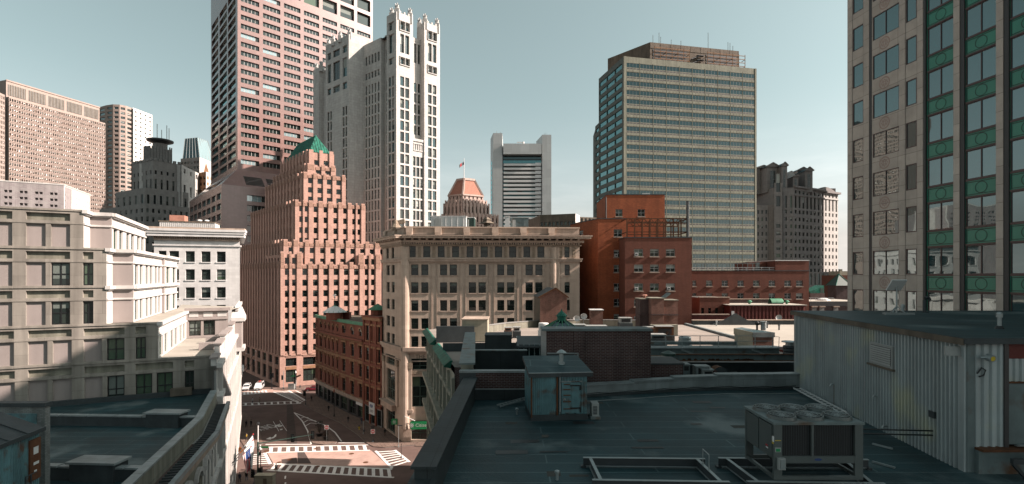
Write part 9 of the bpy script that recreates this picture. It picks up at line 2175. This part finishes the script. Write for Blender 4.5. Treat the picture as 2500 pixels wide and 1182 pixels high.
p = g2(712, 951); t = T('utility_box', 'pale grey utility box at the foot of the brick tower doorway', 'cabinet', (p.x, p.y, 0)); t.mb('cabinet').box(p.x-.95, p.x+.95, p.y-.4, p.y+.4, .0, 1.7, unitlight); t.mb('lid').box(p.x-1.0, p.x+1.0, p.y-.45, p.y+.45, 1.7, 1.78, unitlight); t.done()
for x, y, m, lab in ((877, 1050, yellow, 'yellow fire hydrant on the pavement in front of the tan building'), (732.5, 948, steeld, 'dark fire hydrant right of the pale utility box')):
    p = g2(x, y); t = T('fire_hydrant', lab, 'hydrant', (p.x, p.y, .12), group='fire hydrants'); b = t.mb('barrel'); b.lathe(p, [(.2, .12), (.2, .2), (.14, .22), (.14, .75), (.18, .77), (.18, .82)], m, 12); t.mb('bonnet').lathe(p, [(.17, .82), (.14, .95), (.05, 1.03), (.04, 1.1)], blackm if m is yellow else m, 12); t.mb('nozzle').tube([(p.x-.26, p.y, .6), (p.x+.26, p.y, .6)], .07, m, 8); t.done()
t, q = pole_thing('street_lamp', 'black street lamp post with a small orange tinted globe by the red block', 'street lamp', 815.6, 1018, 6.2, .075, blackm, None, .24); t.mb('globe').lathe(q, [(.1, 6.1), (.26, 6.3), (.28, 6.6), (.16, 6.85), (.03, 7.1)], clay, 12); t.mb('arm_ring').lathe(q, [(.14, 5.9), (.2, 6.05), (.12, 6.12)], blackm, 10); t.done()
for (x, y, lab, b) in ((797.6, 1079, 'do not enter sign on the traffic island', None), (910.5, 1081, 'do not enter sign on the pavement before the tan building', .35)):
    t, q = pole_thing('no_entry_sign', lab, 'sign', x, y, Z(1038, g2(x, y).y), .05, galv if not b else steeld, 'do not enter signs', b); zc = Z(1043 if not b else 1053.5, q.y); q = V2(q.x, q.y)
    bd = t.mb('board'); bd.box(q.x-.46, q.x+.46, q.y-.09, q.y-.06, zc-.46, zc+.46, signw); ds = t.mb('disc'); ds.poly([(q.x+.42*math.cos(k*.3927), q.y-.095, zc+.42*math.sin(k*.3927)) for k in range(16)], signr); br = t.mb('bar'); br.box(q.x-.3, q.x+.3, q.y-.105, q.y-.097, zc-.07, zc+.07, signw)
    lt = t.mb('lettering'); text_into(lt, 'DO NOT', .17, (q.x, q.y-.1, zc+.2), (1, 0, 0), (0, 0, 1), signw); text_into(lt, 'ENTER', .17, (q.x, q.y-.1, zc-.2), (1, 0, 0), (0, 0, 1), signw)
    if b: t.mb('hooded_box').box(q.x-.35, q.x+.35, q.y-.1, q.y+.25, zc+.6, zc+1.15, blackm)
    t.done()
t, q = pole_thing('parking_post', 'plain grey sign post on the pavement by the yellow hydrant', 'post', 887, 1061, 2.9, .05, galv, None, .12); t.mb('meter').box(q.x+.02, q.x+.3, q.y-.1, q.y+.1, .6, 1.1, steeld); t.done()
t, q = pole_thing('pole_with_bracket', 'thin grey post with a small bracket sign at the tan building corner', 'post', 973, 1092, 4.6, .05, galv, None, .12); t.mb('bracket').box(q.x-.2, q.x+.8, q.y-.04, q.y-.01, 4.4, 4.6, steeld); t.done()
t, q = pole_thing('black_post', 'slim black post in front of the right hand zebra crossing', 'post', 979.5, 1119, 2.7, .05, blackm, None, .12); t.mb('cap').lathe(q, [(.1, 2.7), (.02, 2.85)], blackm, 8); t.done()
# road work sign at left
p = g2(586, 1118); t = T('road_work_sign', 'orange diamond road work sign by the left building', 'sign', (p.x, p.y, 0)); zc = 1.5; t.mb('board').raw([(p.x-.7, p.y, zc), (p.x, p.y, zc-.7), (p.x+.7, p.y, zc), (p.x, p.y, zc+.7), (p.x-.7, p.y+.03, zc), (p.x, p.y+.03, zc-.7), (p.x+.7, p.y+.03, zc), (p.x, p.y+.03, zc+.7)], [(0, 1, 2, 3), (7, 6, 5, 4)], [signo, steeld]); lt = t.mb('symbol')
for k, w_ in enumerate((.32, .46, .3)): lt.box(p.x-w_, p.x+w_, p.y-.012, p.y-.004, zc+.22-.24*k, zc+.30-.24*k, blackm)
t.mb('stand').bar((p.x-.4, p.y+.1, 0), (p.x, p.y+.1, zc), .05, .05, steeld); t.mb('stand', new=True).bar((p.x+.4, p.y+.1, 0), (p.x, p.y+.1, zc), .05, .05, steeld); t.done()
# planters on the island
leafd = plain('dark_leaf', (.035, .035, .028), .8, var=.4); leafb = plain('brown_leaf', (.06, .035, .022), .8, var=.4)
def planter(px, py, h, r, lab, m, s):
    p = g2(px, py); t = T('planter', lab, 'planter', (p.x, p.y, .16), group='planters on the island'); pot = t.mb('pot'); pot.lathe(p, [(r*.7, .16), (r, .7), (r*1.1, .78), (r*.9, .8)], blackm, 12); t.mb('soil').lathe(p, [(r*.9, .74), (.05, .76)], rust, 12); st = t.mb('stem'); rg = random.Random(s); lf = t.mb('foliage')
    for k in range(7): a = rg.uniform(0, 6.28); st.tube([(p.x, p.y, .75), (p.x+.3*math.cos(a), p.y+.3*math.sin(a), .75+h*.5), (p.x+.55*r*math.cos(a)*1.6, p.y+.55*r*math.sin(a)*1.6, .75+h*.85)], .035, leafb, 5, r1=.012)
    for k in range(420):
        a = rg.uniform(0, 6.28); zz = rg.uniform(.1, 1)**.8; rr = r*(1.35-.75*abs(zz-.45))*rg.uniform(.2, 1.0); c = Vector((p.x+rr*math.cos(a), p.y+rr*math.sin(a), .75+h*zz)); u = Vector((rg.uniform(-1, 1), rg.uniform(-1, 1), rg.uniform(-1, 1))).normalized()*rg.uniform(.07, .14); v = u.cross(Vector((rg.uniform(-1, 1), rg.uniform(-1, 1), 1))).normalized()*.06
        lf.poly([c-u, c+v, c+u, c-v], m if rg.random() < .7 else leafb)
    t.done()
planter(780, 1066, 2.6, .75, 'tall dark shrub in a black pot on the traffic island', leafd, 1); planter(795, 1075, 1.3, .5, 'bare twiggy brown plant in a black pot beside the do not enter sign', leafb, 2)
# ---------------------------------------------------------------- flags on the left facade
def flag(name, lab, base, tip, drop, kind, seed, group='flags on slanting poles'):
    b, q = Vector(base), Vector(tip); t = T(name, lab, 'flag', tuple(b), group=group); t.mb('pole').tube([b, q], .07, steeld, 6, r1=.045); t.mb('finial').lathe((q.x, q.y), [(.05, q.z-.08), (.13, q.z+.03), (.05, q.z+.14)], signr if kind != 'bare' else chrome, 8)
    if kind == 'bare': t.done(); return
    d = (b-q).normalized(); L_, D_ = drop; nu, nv = 13, 26; mb = t.mb('cloth'); rg = random.Random(seed)
    def pt(i, j):
        s, v = i/(nu-1), j/(nv-1); o = q+d*(.15+L_*s*(1-.45*v)); sag = D_*v*(1-.1*s)
        return Vector((o.x+.16*math.sin(i*1.15+v*2+seed)*min(1, v*2), o.y+.28*math.sin(i*.95+seed)*min(1, v*2.5), (o.z*(1-v*.0))-sag-.0))
    for i in range(nu-1):
        for j in range(nv-1):
            if kind == 'white': m = whitep
            elif kind == 'state': m = whitep if not (2 < i < 9 and 6 < j < 16) else bluep
            else:
                m = (bluep if (j < 10 and i < 7) else (signr if (i % 2 == 0) else whitep))
            mb.poly([pt(i, j), pt(i+1, j), pt(i+1, j+1), pt(i, j+1)], m)
    mb.smooth = True
    if kind == 'us':
        stt = t.mb('star', parent=mb)
        for a in range(3):
            for c in range(4): o = pt(1+2*a, 1+2*c); stt.cbox(o+Vector((0, -.06, 0)), (.05, 0, 0), (0, .015, 0), (0, 0, .05), whitep)
    t.done()
yb = 80.0
def fp(x, y, d): q = P(x, d); return (q.x, q.y, Z(y, d))
flag('white_flag', 'white flag hanging from the uppermost slanting pole at left', fp(566, 1128, 76), fp(618, 1061, 82), (2.6, 3.4), 'white', 1)
flag('state_flag', 'white flag with a blue shield hanging between two other flags', fp(566, 1132, 75), fp(617.5, 1075, 80), (2.2, 4.4), 'state', 2)
flag('striped_flag', 'stars and stripes flag hanging lowest of the three flags', fp(563, 1140, 73), fp(613, 1091, 77.5), (1.9, 3.6), 'us', 3)
for i, (b, q, lab) in enumerate((((592, 895, 121), (601, 864, 118), 'stubby pale flagpole at the corner of the white marble building'), ((596, 900, 122), (624, 859, 119), 'long bare flagpole slanting from the white marble building, upper one'), ((594, 912, 122), (622, 880, 119), 'long bare flagpole slanting from the white marble building, lower one'))):
    flag('bare_flagpole', lab, fp(*b), fp(*q), (0, 0), 'bare', i, 'bare flagpoles on the marble building')
